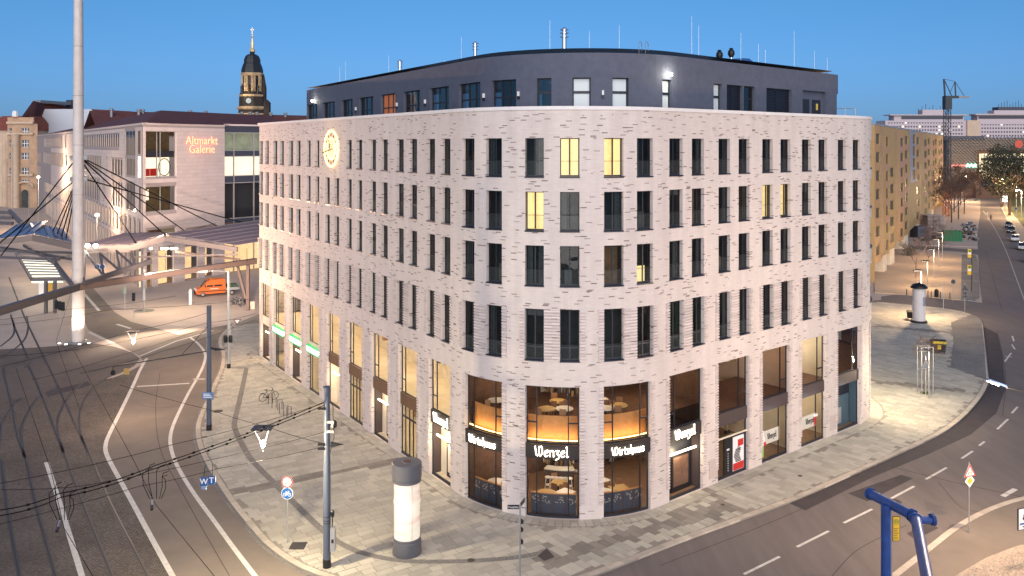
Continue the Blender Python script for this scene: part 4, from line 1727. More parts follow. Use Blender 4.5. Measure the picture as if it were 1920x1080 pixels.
for u in (1398, 1411, 1420, 1432):
    a = P(u, 190, 64)
    mb = MB()
    mb.tube([(a.x, a.y, 24.1), a], .025, M_galv, 5)
    mb.build('post', tr)
tr = thing('terrace_railing', 'small steel frame railing at the right end of the roof terrace', 'railing', (0, 0, 0))
c0, c1 = P(1584, 205, 70), P(1603, 203, 70)
for c in (c0, c1):
    mb = MB()
    mb.tube([(c.x, c.y, 24.1), (c.x, c.y, 25.0)], .035, M_galv, 5)
    mb.build('post', tr)
mb = MB()
mb.tube([(c0.x - 1, c0.y, 25.0), (c1.x, c1.y, 25.0)], .035, M_galv, 5)
mb.build('rail', tr)

# ------------------------------------------------------------------ shopping gallery on the left
M_stone = mat('pale_stone_panel', (0.60, 0.50, 0.46), 0.75, var=0.04, scale=0.5, island=0.05)
M_joint = mat('stone_joint', (0.36, 0.30, 0.28), 0.9)
M_roofred = mat('dark_red_roof', (0.11, 0.042, 0.038), 0.75, var=0.15, scale=0.6)
M_roofred2 = mat('red_tile_roof', (0.24, 0.068, 0.045), 0.75, var=0.2, scale=0.8)
M_gframe = mat('grey_window_frame', (0.33, 0.32, 0.32), 0.5)
M_slate = mat('slate_spandrel', (0.05, 0.055, 0.075), 0.5)
M_litw = mat('lit_white_room', (0.7, 0.66, 0.56), 0.8, var=0.25, scale=0.9, emit=(1.0, 0.90, 0.70), es=0.9)
M_dimroom = mat('dim_glow_backing', (0.06, 0.045, 0.03), 0.8, var=0.6, scale=1.2, emit=(0.30, 0.20, 0.09), es=0.10)
M_warmshop = mat('warm_shop', (0.6, 0.45, 0.3), 0.8, var=0.35, scale=0.7, emit=(1.0, 0.66, 0.34), es=0.75)
M_neonred = glow('red_neon', (1.0, 0.08, 0.05), 1.5)
M_neonpale = glow('pale_neon', (1.0, 0.48, 0.28), 1.5)
M_curt2 = mat('pale_blind', (0.30, 0.28, 0.25), 0.9, var=0.4, scale=3)

gal = thing('shopping_gallery', 'pale stone shopping gallery with red neon lettering and a dark red roof', 'building', (-56, 150, 0))
C0, C1 = P(268, 272, 130).xy, P(421, 272, 145.5).xy
dlong = -dL
far = C0 + dL * 232
AP_ = Path(far, math.atan2(dlong.y, dlong.x))
AP_.line(232)
dfr = (C1 - C0).normalized()
AP_.h = math.atan2(dfr.y, dfr.x)
AP_.line((C1 - C0).length)
sC = 232.0
GZ = 22 + 42.0 * 130 / F
M_tint = glass_mat('gallery_glass', (0.8, 0.78, 0.72), 1.12)
gops = []
def gx(u, lo, hi):
    return AP_.s_at(u, lo, hi)
def gop(u0, u1, v0, v1, front, kind):
    lo, hi = (sC + .01, AP_.L) if front else (0.5, sC - .01)
    a, b = gx(u0, lo, hi), gx(u1, lo, hi)
    m = (a + b) / 2
    gops.append((a, b, AP_.zat(m, v1), AP_.zat(m, v0), kind))
# front
gop(273, 331, 246, 332, True, 'big')
gop(273, 331, 349, 396, True, 'mid')
gop(274, 331, 429, 444, True, 'strip')
gop(348, 406, 426, 444, True, 'strip')
# long side: rows of windows
for u0, u1, v0, v1, k in ((83, 118, 258, 276, 'row'), (122, 125, 249, 276, 'slot'), (148, 224, 252.5, 275.5, 'row'), (235, 254, 245, 292, 'tall'), (65, 77, 286, 303, 'row'), (82, 120, 287, 309, 'row'), (123, 126, 290, 311, 'slot'), (150, 190, 293, 322, 'row'), (200, 202, 296, 324, 'slot'), (209, 230, 298, 329, 'row'), (236, 254, 296, 330, 'tall'), (65, 77, 310, 332, 'row'), (150, 187, 330, 371, 'row'), (193, 196, 340, 376, 'slot'), (210, 230, 340, 388, 'row'), (236, 254, 342, 395, 'tall')):
    gop(u0, u1, v0, v1, False, k)
# shop openings at street level along the long side
s_ = 60.0
while s_ < sC - 3:
    gops.append((s_, s_ + 2.6, 0.2, 6.0, 'shop'))
    gops.append((s_, s_ + 2.6, 7.2, 10.2, 'shop2'))
    s_ += 4.3
# street level of the front: openings between piers
fr0 = sC
for q0, q1 in ((.7, 2.0), (2.9, 6.1), (8.3, 11.2), (12.6, 14.6)):
    gops.append((fr0 + q0, fr0 + q1, 0.1, 5.6, 'shop'))
mb = MB()
wall_mesh(mb, AP_, sC, AP_.L, 0, GZ - .3, [o[:4] for o in gops if o[0] >= sC], 0.5, M_joint, M_stone)
wall_mesh(mb, AP_, 0, sC, 0, GZ - .3, [o[:4] for o in gops if o[0] < sC], 0.14, M_joint, M_stone)
mb.build('stone_wall', gal)
mb = MB()
mb.pbox(AP_, 0, sC, GZ - .3, GZ, -.6, .12, M_stone)
mb.build('cornice', gal)
mb = MB()
mb.pbox(AP_, sC, AP_.L, GZ - .3, GZ, -.6, .12, M_stone)
mb.build('cornice', gal)
# stone panels proud of the joints: the front and the near end of the side
pan, cnt = MB(), 0
for s0_, s1_, pw in ((sC, AP_.L, 1.32), (sC - 150, sC, 1.6)):
    n = int(round((s1_ - s0_) / pw))
    ph = 0.62
    rows = int((GZ - .35) / ph)
    for r in range(rows):
        z0_, z1_ = r * ph + .012, (r + 1) * ph - .012
        off = (0.5 if r % 2 else 0.0)
        for k in range(-1, n + 1):
            a = max(s0_ + .01, s0_ + (k + off) * (s1_ - s0_) / n + .012)
            b = min(s1_ - .01, s0_ + (k + 1 + off) * (s1_ - s0_) / n - .012)
            if b - a < .1:
                continue
            parts = [(a, b)]
            for o in gops:
                if o[2] < z1_ and o[3] > z0_:
                    new = []
                    for x0, x1 in parts:
                        if o[1] <= x0 or o[0] >= x1:
                            new.append((x0, x1))
                        else:
                            if o[0] - x0 > .08:
                                new.append((x0, o[0] - .01))
                            if x1 - o[1] > .08:
                                new.append((o[1] + .01, x1))
                    parts = new
            for x0, x1 in parts:
                if s0_ == sC and cnt < 300 and z0_ > 6.5 and x1 - x0 > .4:
                    p1 = MB()
                    p1.pbox(AP_, x0, x1, z0_, z1_, -.02, .05, M_stone)
                    p1.build('stone_panel', gal)
                    cnt += 1
                else:
                    pan.psheet(AP_, x0, x1, z0_, z1_, .05, M_stone)
pan.build('stone_panel', gal, kind='stuff')
for a, b, c, d, k in gops:
    w = b - a
    mb = MB()
    f = .09
    q_ = 1.0 if a >= sC else .27
    for x0, x1 in ((a, a + f), (b - f, b)):
        mb.pbox(AP_, x0, x1, c, d, -.42 * q_, -.3 * q_, M_gframe)
    mb.pbox(AP_, a + f, b - f, d - f, d, -.42 * q_, -.3 * q_, M_gframe)
    mb.pbox(AP_, a + f, b - f, c, c + f, -.42 * q_, -.3 * q_, M_gframe)
    if k == 'row':
        nb = max(3, int(w / 2.6))
        for q in range(1, nb):
            x = a + w * q / nb
            mb.pbox(AP_, x - .3, x + .3, c + f, d - f, -.45 * q_, -.18 * q_, M_stone)
    elif k == 'big':
        for q in (.4, .51):
            mb.pbox(AP_, a + w * q - .05, a + w * q + .05, c + f, d - f, -.43 * q_, -.28 * q_, M_gframe)
    elif k == 'mid':
        mb.pbox(AP_, a + w * .51 - .05, a + w * .51 + .05, c + f, d - f, -.43 * q_, -.28 * q_, M_gframe)
    elif k == 'tall':
        for q in (.33, .66):
            mb.pbox(AP_, a + w * q - .1, a + w * q + .1, c + f, d - f, -.43 * q_, -.28 * q_, M_gframe)
    win = mb.build('window' if not k.startswith('shop') else 'shop_window', gal)
    mb = MB()
    mb.psheet(AP_, a + f, b - f, c + f, d - f, -.36 * q_, M_tint)
    mb.build('pane', win)
    mb = MB()
    if k == 'big':
        h = d - c
        mb.pbox(AP_, a + f, b - f, c + h * .43, c + h * .57, -.55, -.37, M_slate)
        mb.build('spandrel', win)
        mb = MB()
        mb.psheet(AP_, a, b, c, c + h * .45, -1.6, M_litw)
        mb.psheet(AP_, a, b, c + h * .5, d, -1.6, M_dimroom)
        mb.build('room', win)
        mb = MB()
        mb.pbox(AP_, a + .15, a + w * .22, c + .2, c + 1.35, -.7, -.6, M_red)
        mb.pbox(AP_, a + w * .24, a + w * .47, c + .2, c + 1.35, -.7, -.6, M_red)
        mb.build('red_banner', win)
        mb = MB()
        tcx, o_ = a + w * .78, -1.2
        pts = [(*AP_.pos(tcx + 1.15 * math.cos(R(t)), o_), c + 1.5 + 1.35 * math.sin(R(t))) for t in range(0, 361, 20)]
        mb.tube(pts, .07, M_slate, 5, False)
        mb.build('ring_sculpture', win)
    elif k in ('mid', 'tall'):
        mb.psheet(AP_, a, b, c, d, -1.4, M_dimroom if k == 'mid' else M_curt2)
        if k == 'mid':
            mb.psheet(AP_, a + w * .1, a + w * .3, c + (d - c) * .45, d - .5, -1.38, M_litw)
        mb.build('room', win)
    elif k == 'strip':
        mb.psheet(AP_, a, b, c, d, -.5, mat('pale_film', (0.42, 0.42, 0.32), 0.6, var=0.2))
        mb.psheet(AP_, a + w * .15, a + w * .55, c, d, -.49, M_brownwall)
        mb.build('window_film', win)
    elif k.startswith('shop'):
        mb.psheet(AP_, a, b, c, d, -1.6 * q_, M_warmshop)
        mb.build('room', win)
    else:
        mb.psheet(AP_, a, b, c, d, -.45, M_slate)
        mb.build('room', win)
# hipped roof
zr = GZ
a0 = Vector((*AP_.pos(sC, -.2), zr))
a1 = Vector((*AP_.pos(AP_.L, -.2), zr))
b0 = Vector((*AP_.pos(40, -.2), zr))
nin = Vector((math.cos(math.atan2(dlong.y, dlong.x) + R(90)), math.sin(math.atan2(dlong.y, dlong.x) + R(90))))
apx = P(302, 207, 142)
bk = Vector((b0.x + nin.x * 12, b0.y + nin.y * 12, apx.z))
apr = Vector((a1.x + 2, a1.y + 22, apx.z))
mb = MB()
mb.face([a0, apx, bk, b0][::-1], M_roofred)
mb.face([a0, a1 + Vector((6, 12, 0)), apr, apx], M_roofred)
mb.build('roof', gal)
mb = MB()
p_, h_ = AP_.at(sC + 12)
ux = Vector((math.cos(h_), math.sin(h_), 0))
for wd, u, v, sz in (('Altmarkt', 377, 264, 1.95), ('Galerie', 377, 280, 1.95)):
    s_ = gx(u, sC, AP_.L)
    o_ = Vector((*AP_.pos(s_, .22), AP_.zat(s_, v)))
    text_mesh(mb, wd, sz, o_, ux, (0, 0, 1), M_neonpale, 0.04, 0, -0.004)
    text_mesh(mb, wd, sz, o_ - Vector((math.sin(h_), -math.cos(h_), 0)) * .1, ux, (0, 0, 1), M_neonred, 0.03, 0, 0.012)
mb.build('neon_lettering', gal)
s_ = gx(377, sC, AP_.L)
lamp('neon_sign_glow', (*AP_.pos(s_, 1.2), AP_.zat(s_, 272)), 50, (1.0, .25, .18), 1.2)

# glazed link between the gallery and the corner building
lk = thing('glazed_link', 'glass and steel link beside the gallery front with lit white shop floor', 'building', (-46, 148, 0))
L0 = Vector(AP_.pos(AP_.L, -.3))
LP = Path(L0 + dfr * .1, math.atan2(dfr.y, dfr.x) - R(14))
LP.line(16)
zt_ = 22 + 36 * 147 / F
def lz(v):
    return H - (v - HZ) / F * 149
mb = MB()
mb.pbox(LP, 0, 16, lz(249), zt_, -.4, 0, M_slate)
mb.pbox(LP, 0, 16, zt_, zt_ + .3, -.5, .1, M_stone)
mb.pbox(LP, 0, 16, lz(293), lz(282), -.4, -.02, M_slate)
mb.pbox(LP, 0, 16, lz(342), lz(329), -.4, -.02, M_slate)
mb.pbox(LP, 0, 16, lz(420), lz(408), -.4, -.02, M_slate)
mb.build('spandrel', lk)
for z0_, z1_, m in ((lz(282), lz(249), mat('green_room', (0.32, 0.36, 0.30), 0.8, var=0.4, scale=0.6, emit=(0.5, 0.6, 0.45), es=.18)), (lz(329), lz(293), M_litw), (lz(408), lz(342), M_slate), (0, lz(420), M_warmshop)):
    mb = MB()
    mb.psheet(LP, 0, 16, z0_, z1_, -1.4, m)
    mb.build('room', lk)
mb = MB()
for x in (.05, 2.0, 6.0, 10, 14):
    mb.pbox(LP, x - .06, x + .06, 0, lz(249), -.25, .06, M_gframe)
for v in (249, 282, 293, 329, 342, 408, 420):
    mb.pbox(LP, 0, 16, lz(v) - .06, lz(v) + .06, -.25, .04, M_gframe)
mb.build('frame', lk)
mb = MB()
mb.psheet(LP, 0, 16, 0, lz(249), -.12, M_tint)
mb.build('pane', lk)
mb = MB()
for x in (1.2, 5.5, 9.5):
    c = Vector((*LP.pos(x, .08), lz(424)))
    mb.tube([c + Vector((1.6 * math.cos(R(t)) * .8, 1.2 * math.cos(R(t)), .75 * math.sin(R(t)))) for t in range(0, 361, 24)], .09, M_bronze, 5, False)
mb.build('oval_sign', lk)

# long dark red roof behind
hr = thing('long_roofed_block', 'long block behind the gallery with an even dark red roof and small vents', 'building', (-60, 210, 0))
r0, r1 = P(168, 207.5, 192), P(700, 221, 236)
r1.z = r0.z
dv = (r1 - r0).normalized()
pv = Vector((dv.y, -dv.x, 0))
mb = MB()
zE = r0.z - 5.5
mb.face([r0 + pv * 9 - Vector((0, 0, 5.5)), r1 + pv * 9 - Vector((0, 0, 5.5)), r1, r0], M_roofred)
mb.face([r1 - pv * 9 - Vector((0, 0, 5.5)), r0 - pv * 9 - Vector((0, 0, 5.5)), r0, r1], M_roofred)
mb.build('roof', hr)
mb = MB()
q = [(r0 + pv * 8.5), (r1 + pv * 8.5), (r1 - pv * 8.5), (r0 - pv * 8.5)]
mb.prism([(p.x, p.y) for p in q], 0, zE + .2, M_stone)
mb.build('wall', hr)
for u in (191, 243, 253, 343, 377, 453, 467, 483, 517, 552):
    f_ = (u - 168) / 532.0
    c = r0.lerp(r1, f_ * .86 + .02) + pv * random.uniform(.3, 2.5)
    mb = MB()
    zb = c.z - 2.2
    mb.lathe([(.35, 0), (.35, 2.3), (.5, 2.35), (.5, 2.7), (.2, 2.8)], M_greypole, 8, (c.x, c.y, zb))
    mb.build('roof_vent', hr)

# church tower
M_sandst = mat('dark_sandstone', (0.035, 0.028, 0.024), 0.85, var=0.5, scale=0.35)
M_sandl = mat('floodlit_sandstone', (0.42, 0.30, 0.18), 0.8, var=0.4, scale=0.6)  # floodlight painted in: lit stonework gets a paler, warmer colour
M_copper = mat('black_dome', (0.018, 0.02, 0.026), 0.5, var=0.3)
M_gold = mat('gilded', (0.8, 0.66, 0.42), 0.35, 0.5)
TY = 500.0
K = TY / F
base = Vector(((473 - CX) / F * TY, TY, 0))
tw = thing('church_tower', 'tall baroque church tower with black dome, clock faces and gilded cross', 'tower', base, 0, None, True)
def tz(v):
    return H - (v - HZ) * K
pz = R(22.5)
mb = MB()
mb.lathe([(25 * K, 0), (25 * K, tz(203))], M_sandst, 8, ph=pz)
mb.lathe([(24 * K, tz(203)), (23.5 * K, tz(178)), (22 * K, tz(175)), (18.5 * K, tz(174)), (18.5 * K, tz(140))], M_sandst, 8, ph=pz)
mb.build('shaft', tw)
for v, r in ((215, 26.5), (203, 28), (180, 24.5), (139.5, 21)):
    mb = MB()
    mb.lathe([(r * K * .93, tz(v + 3)), (r * K, tz(v)), (r * K, tz(v - 1.5)), (r * K * .9, tz(v - 3))], M_sandl, 8, ph=pz)
    mb.build('cornice', tw)
mb = MB()
mb.lathe([(20 * K, tz(136)), (19.5 * K, tz(130)), (16.5 * K, tz(121)), (15 * K, tz(118)), (15 * K, tz(112)), (12 * K, tz(105)), (7.5 * K, tz(102)), (3 * K, tz(101))], M_copper, 8, ph=pz)
mb.build('dome', tw)
mb = MB()
mb.lathe([(5.5 * K, tz(97)), (6 * K, tz(94)), (3.2 * K, tz(90)), (3.6 * K, tz(84)), (2 * K, tz(74)), (1 * K, tz(71)), (2.4 * K, tz(68)), (2.2 * K, tz(66)), (.7 * K, tz(64))], M_gold, 8)
mb.lathe([(4 * K, tz(102)), (5 * K, tz(97))], M_copper, 8)
mb.build('lantern', tw)
mb = MB()
mb.box(-.22, .22, -.2, .2, tz(66), tz(52), M_gold)
mb.box(-1.1, 1.1, -.2, .2, tz(56.5), tz(55), M_gold)
mb.build('cross', tw)
for ang in range(8):
    a_ = R(ang * 45 - 90)
    d = Vector((math.cos(a_), math.sin(a_), 0))
    s2 = Vector((-d.y, d.x, 0))
    if d.y > .3:
        continue
    # belfry opening, flanking columns
    mb = MB()
    rr = 18.5 * K * math.cos(pz)
    for e in (-1, 1):
        for f_ in (.55, .85):
            c = d * (rr + .25) + s2 * (e * f_ * 2.2)
            mb.lathe([(.3, tz(172)), (.3, tz(143)), (.45, tz(142))], M_sandl, 6, c)
    mb.build('column', tw)
    mb = MB()
    c = d * (rr + .04)
    pts = [c - s2 * .8 + Vector((0, 0, tz(170))), c + s2 * .8 + Vector((0, 0, tz(170))), c + s2 * .8 + Vector((0, 0, tz(153))), c + s2 * .5 + Vector((0, 0, tz(150))), c + Vector((0, 0, tz(148.5))), c - s2 * .5 + Vector((0, 0, tz(150))), c - s2 * .8 + Vector((0, 0, tz(153)))]
    mb.face(pts, M_black)
    mb.build('belfry_opening', tw)
    if ang % 2 == 0:
        mb = MB()
        c = d * (23.8 * K * math.cos(pz) + .25) + Vector((0, 0, tz(190)))
        for r_, m_, o_ in ((1.75, M_black, 0), (1.5, glow('clock_face', (.8, .85, .85), .55), .05)):
            mb.face([c + d * o_ + s2 * (r_ * math.cos(R(t))) + Vector((0, 0, r_ * math.sin(R(t)))) for t in range(0, 360, 18)], m_)
        mb.bar(c + d * .1, c + d * .1 + s2 * .7 + Vector((0, 0, .5)), .12, .06, M_black, up=d)
        mb.bar(c + d * .1, c + d * .1 - s2 * .2 - Vector((0, 0, 1.1)), .1, .06, M_black, up=d)
        mb.build('clock_face', tw)
    c = d * 21.5 * K * math.cos(pz)
    mb = MB()
    mb.lathe([(.6, tz(178)), (.5, tz(166)), (.7, tz(165)), (.05, tz(158))], M_copper if ang % 2 else M_sandst, 6, d * 20.5 * K + Vector((0, 0, 0)))
    mb.build('pinnacle', tw)
mb = MB()
mb.lathe([(2.2, 0), (2.2, tz(193)), (1.2, tz(190)), (.3, tz(187))], M_sandst, 8, (9.2, -2, 0))
mb.lathe([(1.8, tz(193)), (1.8, tz(165)), (.4, tz(140))], M_sandst, 8, (6.6, 0, 0))
mb.build('stair_turret', tw)
lamp('tower_floodlight', base + Vector((-4, -22, tz(205))), 2600, (1.0, .72, .36), 1.0)
lamp('tower_floodlight', base + Vector((-2, -12, tz(172))), 1500, (1.0, .75, .42), .5)

# old stone buildings at the far left
M_sst = mat('warm_sandstone', (0.46, 0.30, 0.19), 0.8, var=0.18, scale=0.5)
M_sstl = mat('pale_sandstone', (0.56, 0.42, 0.30), 0.8, var=0.12, scale=0.5)
ob = thing('old_stone_building', 'old sandstone corner building with round column, red mansard roof and arched door', 'building', (-165, 300, 0))
OY = 300.0
def ox(u):
    return (u - CX) / F * OY
def oz(v):
    return H - (v - HZ) / F * OY
OP = Path((ox(14), OY), 0.0)
OP.line(ox(63) - ox(14))
OP.h = R(35)
OP.line(1.2)
oops = []
for v0, v1 in ((240, 252), (262, 276), (286, 299), (314, 329), (337, 343)):
    a, b = ox(40) - ox(14), ox(54.5) - ox(14)
    oops.append((a, b, oz(v1), oz(v0)))
    oops.append((.6, 1.6, oz(v1), oz(v0)))
mb = MB()
wall_mesh(mb, OP, 0, OP.L, 0, oz(232), oops, .4, M_sst, M_sstl)
mb.build('wall', ob)
mb = MB()
for v in (232, 252.5, 330):
    mb = MB()
    mb.pbox(OP, -.1, OP.segs[0][2], oz(v), oz(v) + .7, -.2, .6, M_sstl)
    mb.build('cornice', ob)
mb = MB()
mb.pbox(OP, 0, OP.segs[0][2], oz(231), oz(220), -.5, 0, M_sst)
mb.build('attic', ob)
for a, b, c, d in oops:
    mb = MB()
    mb.pbox(OP, a, b, c, d, -.45, -.35, M_white)
    win = mb.build('window', ob)
    w, h = b - a, d - c
    for i_ in range(3 if w > 1.5 else 1):
        for j_ in range(2):
            n_ = 3 if w > 1.5 else 1
            mb = MB()
            mb.pbox(OP, a + w * i_ / n_ + .12, a + w * (i_ + 1) / n_ - .12, c + h * j_ / 2 + .1, c + h * (j_ + 1) / 2 - .1, -.349, -.33, M_slate)
            mb.build('pane', win)
mb = MB()
mb.lathe([(1.6, 0), (1.4, oz(330)), (1.4, oz(255)), (1.7, oz(252))], M_sstl, 14, (ox(31), OY - .6, 0))
mb.lathe([(1.0, oz(219)), (1.0, oz(212)), (.7, oz(208))], M_white, 8, (ox(29), OY - .2, 0))
mb.build('round_column', ob, True)
mb = MB()
x0 = ox(48)
pts = [(x0 - 1.2, OY - .55, 0), (x0 + 1.2, OY - .55, 0)] + [(x0 + 1.2 * math.cos(R(t)), OY - .55, 5.2 + 1.2 * math.sin(R(t))) for t in range(0, 181, 30)]
mb.face(pts, M_dark)
mb.build('arched_door', ob)
mb = MB()
pp = [(x0 + 2.9 * math.cos(R(t)), OY - .7, 7.4 + 1.6 * math.sin(R(t))) for t in range(0, 181, 20)]
mb.tube(pp, .35, M_sstl, 6)
mb.build('door_pediment', ob)
mb = MB()
rz0, rz1 = oz(229), oz(184)
def oxy(u, y, z):
    return ((u - CX) / F * y, y, z)
c = [oxy(33, OY + 1, rz0), oxy(70, OY + 31, rz0), oxy(186, OY + 75, rz0), oxy(40, OY + 60, rz0), oxy(62, OY + 18, rz1), oxy(84, OY + 40, rz1), oxy(152, OY + 65, rz1), oxy(66, OY + 50, rz1)]
mb.hexa(c, M_roofred2)
mb.bar(oxy(70, OY + 36, rz1 + .6), oxy(128, OY + 52, rz1 + .6), 3, 1.2, M_greypole)
mb.bar(oxy(129, OY + 52, rz1 - .4), oxy(137, OY + 54, rz1 - .4), 3, 5, M_slate)
mb.build('roof', ob)
GYY = 326
fw_ = thing('white_gable_wall', 'plain white firewall with sloped shoulders rising above the gallery roof', 'building', (-176, 326, 0))
mb = MB()
poly = [(64, 330), (64, 256), (84, 204.5), (170, 204.5), (196, 227), (196, 330)]
fr_ = [P(u, v, GYY) for u, v in poly]
bk_ = [p + Vector((6, 22, 0)) for p in fr_]
M_gable = mat('white_render', (0.56, 0.58, 0.62), 0.8, var=0.03)
mb.face(fr_[::-1] if False else fr_, M_gable)
for i_ in range(1, 5):
    mb.face([fr_[i_], fr_[i_ - 1], bk_[i_ - 1], bk_[i_]], M_roofred2)
mb.build('gable', fw_)
o2 = thing('old_stone_building', 'cropped old sandstone block with red roof at the left edge', 'building', (-180, 310, 0))
mb = MB()
mb.box(ox(-60), ox(13), OY + 6, OY + 30, 0, oz(243), M_sstl)
for k_ in range(3):
    mb.lathe([(1.0, 0), (1.0, oz(262))], M_sstl, 10, (ox(-8 + 8 * k_), OY + 5.7, 0))
mb.build('wall', o2)
mb = MB()
mb.hexa([(ox(-60), OY + 5, oz(243)), (ox(16), OY + 5, oz(243)), (ox(16), OY + 30, oz(243)), (ox(-60), OY + 30, oz(243)), (ox(-40), OY + 14, oz(215)), (ox(16), OY + 14, oz(215)), (ox(16), OY + 22, oz(215)), (ox(-40), OY + 22, oz(215))], M_roofred2)
mb.build('roof', o2)
for v0, v1 in ((262, 276), (286, 299), (314, 329)):
    mb = MB()
    mb.box(ox(2), ox(9), OY + 5.8, OY + 5.95, oz(v1), oz(v0), M_slate)
    mb.build('window', o2)
# building behind, closes the street view at the far left
b3 = thing('street_end_building', 'pale building closing the far end of the street behind the poles', 'building', (-190, 420, 0))
mb = MB()
mb.box(-330, -205, 420, 440, 0, 26, M_sstl)
mb.build('wall', b3)

# ------------------------------------------------------------------ white mast and suspended canopy
M_mast = mat('white_mast', (0.58, 0.52, 0.48), 0.5, var=0.10, scale=1.2, bump=.1)
MBs = G(147, 642)
mast = thing('canopy_mast', 'very tall tapering white steel mast carrying the canopy cables', 'mast', MBs, 0, None, True)
mb = MB()
mb.lathe([(.66, 0), (.64, 8), (.57, 20), (.50, 34), (.44, 46)], M_mast, 24)
mb.build('shaft', mast, True)
mb = MB()
mb.lathe([(1.1, 0), (1.1, .12), (.75, .18)], M_greypole, 20)
mb.build('base_plate', mast)
mb = MB()
for z in (5.5, 11, 16.5, 22, 27.5, 33, 38.5):
    r_ = .66 - z * .0048 + .004
    mb.lathe([(r_, z - .03), (r_ + .012, z), (r_, z + .03)], M_greypole, 24)
mb.build('weld_seam', mast, True, kind='stuff')
mb = MB()
for z in (20.8, 18.4):
    for e in (-1, 1):
        mb.bar((0, 0, z), (e * .95, .1, z - .25), .12, .5, M_greypole)
mb.build('cable_bracket', mast)
for k_, (dx, dy) in enumerate(((-.95, -.75), (-.35, -1.05), (.55, -1.0), (1.0, -.6))):
    t = thing('ground_floodlight', 'small round floodlight set in the ground at the mast foot, number %s from the left' % ('first', 'second', 'third', 'fourth')[k_], 'floodlight', MBs + Vector((dx * 1.6, dy * 1.5, 0)), 0, 'floodlights round the mast', True)
    mb = MB()
    mb.lathe([(.2, 0), (.22, .12), (.18, .16)], M_galv, 12)
    mb.build('housing', t, True)
    mb = MB()
    mb.lathe([(.15, .162), (.01, .17)], glow('floodlight_lens', (1.0, .9, .7), 12), 12)
    mb.build('lens', t)
    lamp('ground_floodlight_beam', MBs + Vector((dx * 1.6, dy * 1.5, .25)), 900, (1.0, .82, .62), .1, 'SPOT', (R(180 - 8) if False else R(172), 0, math.atan2(dy, dx) + R(90)), R(70))

cp = thing('tram_canopy', 'suspended tram stop canopy of dark beams, trusses and blue glass roof', 'canopy', MBs)
def Z(u, v, z):
    Y = F * (H - z) / (v - HZ)
    return Vector(((u - CX) / F * Y, Y, z))
M_beam = mat('canopy_steel', (0.13, 0.118, 0.118), 0.5, 0.2)
M_beamr = mat('rusty_beam', (0.20, 0.135, 0.108), 0.55)
M_fasc = mat('canopy_fascia', (0.20, 0.16, 0.14), 0.5)
M_cglass = mat('canopy_blue_glass', (0.06, 0.09, 0.18), 0.3, spec=0.5)
M_cglass2 = mat('canopy_violet_glass', (0.13, 0.105, 0.125), 0.5, spec=0.3)
zb = 6.5
bm0, bm1, bm2 = Z(-6, 585, zb), Z(147, 538, zb), Z(480, 489, zb)
for a, b, m in ((bm0, bm1, M_beam), (bm1, bm2, M_beamr)):
    mb = MB()
    mb.bar(a, b, .42, .62, m)
    mb.bar(a + Vector((0, 0, .33)), b + Vector((0, 0, .33)), .62, .05, M_beam)
    mb.bar(a - Vector((0, 0, .33)), b - Vector((0, 0, .33)), .62, .05, M_beam)
    mb.build('main_beam', cp)
# cantilever truss on the right of the mast
ta, tb = bm1 + Vector((.5, .2, .35)), Z(283, 490, 7.9)
mb = MB()
mb.bar(ta, tb, .4, .55, M_beam)
mb.build('truss_chord', cp)
tops = [(160, 471), (187, 475), (218, 470), (245, 463)]
bots = [.03, .28, .52, .74]
tp_ = [Z(u, v, 9.0) for u, v in tops]
bt_ = [ta.lerp(tb, f_) for f_ in bots]
for k_ in range(4):
    mb = MB()
    mb.bar(bt_[k_] if k_ else ta, tp_[k_], .22, .22, M_beam)
    mb.build('truss_post', cp)
    if k_ < 3:
        mb = MB()
        mb.bar(tp_[k_], bt_[k_ + 1], .18, .18, M_beam)
        mb.build('truss_diagonal', cp)
mb = MB()
mb.bar(tp_[0], tp_[3], .2, .25, M_beam)
mb.build('truss_chord', cp)
# right roof
e0, e1, e2, e3 = Z(154, 468, 9.0), Z(243, 466, 9.0), Z(310, 447, 10.2), Z(445, 468, 9.0)
for a, b, h_ in ((e0, e1, .9), (e1, e2, .75), (e2, e3, .6)):
    mb = MB()
    mb.bar(a, b, .3, h_, M_fasc)
    mb.build('fascia', cp)
bkk = Vector((.30, .95, 0)) * 24
def roofstrip(a, b, back, m, n=5, name='roof_glass'):
    for k_ in range(n):
        f0, f1 = k_ / n, (k_ + 1) / n - .02
        mb = MB()
        p0, p1, p2, p3 = a.lerp(b, f0), a.lerp(b, f1), b.lerp(b + back, 1), a.lerp(a + back, 1)
        q3, q2 = p0 + back, p1 + back
        u_ = Vector((0, 0, .06))
        mb.hexa([p0, p1, q2, q3, p0 + u_, p1 + u_, q2 + u_, q3 + u_], m)
        mb.build(name, cp)
        mb = MB()
        mb.bar(p0 + u_, q3 + u_, .12, .14, M_beam)
        mb.build('rafter', cp)
up = Vector((0, 0, .5))
roofstrip(e0 + up, e1 + up, Vector((1.5, 9, .6)), M_cglass2, 3)
roofstrip(e1 + up, e2 + up, Vector((3.0, 10, .5)), M_cglass2, 3)
roofstrip(e2 + up, e3 + up, Vector((12.0, 12, 1.2)), M_cglass2, 6)
e4 = Z(476, 461, 9.0)
mb = MB()
mb.bar(e1 - Vector((0, 0, 1.1)), e3 - Vector((0, 0, .6)), .16, .2, M_fasc)
mb.build('tie_beam', cp)
mb = MB()
mb.bar(Z(330, 472, 8.0), Z(450, 487, 7.2), .2, .24, M_beamr)
mb.build('tie_beam', cp)
mb = MB()
mb.bar(Z(310, 475, 8.2), Z(310, 506, 6.9), .06, .06, M_black)
mb.build('hanger', cp)
mb = MB()
mb.bar(Z(463, 466, 8.6), Z(463, 490, 6.8), .06, .06, M_black)
mb.build('hanger', cp)
cf = Z(465, 490, zb)
mb = MB()
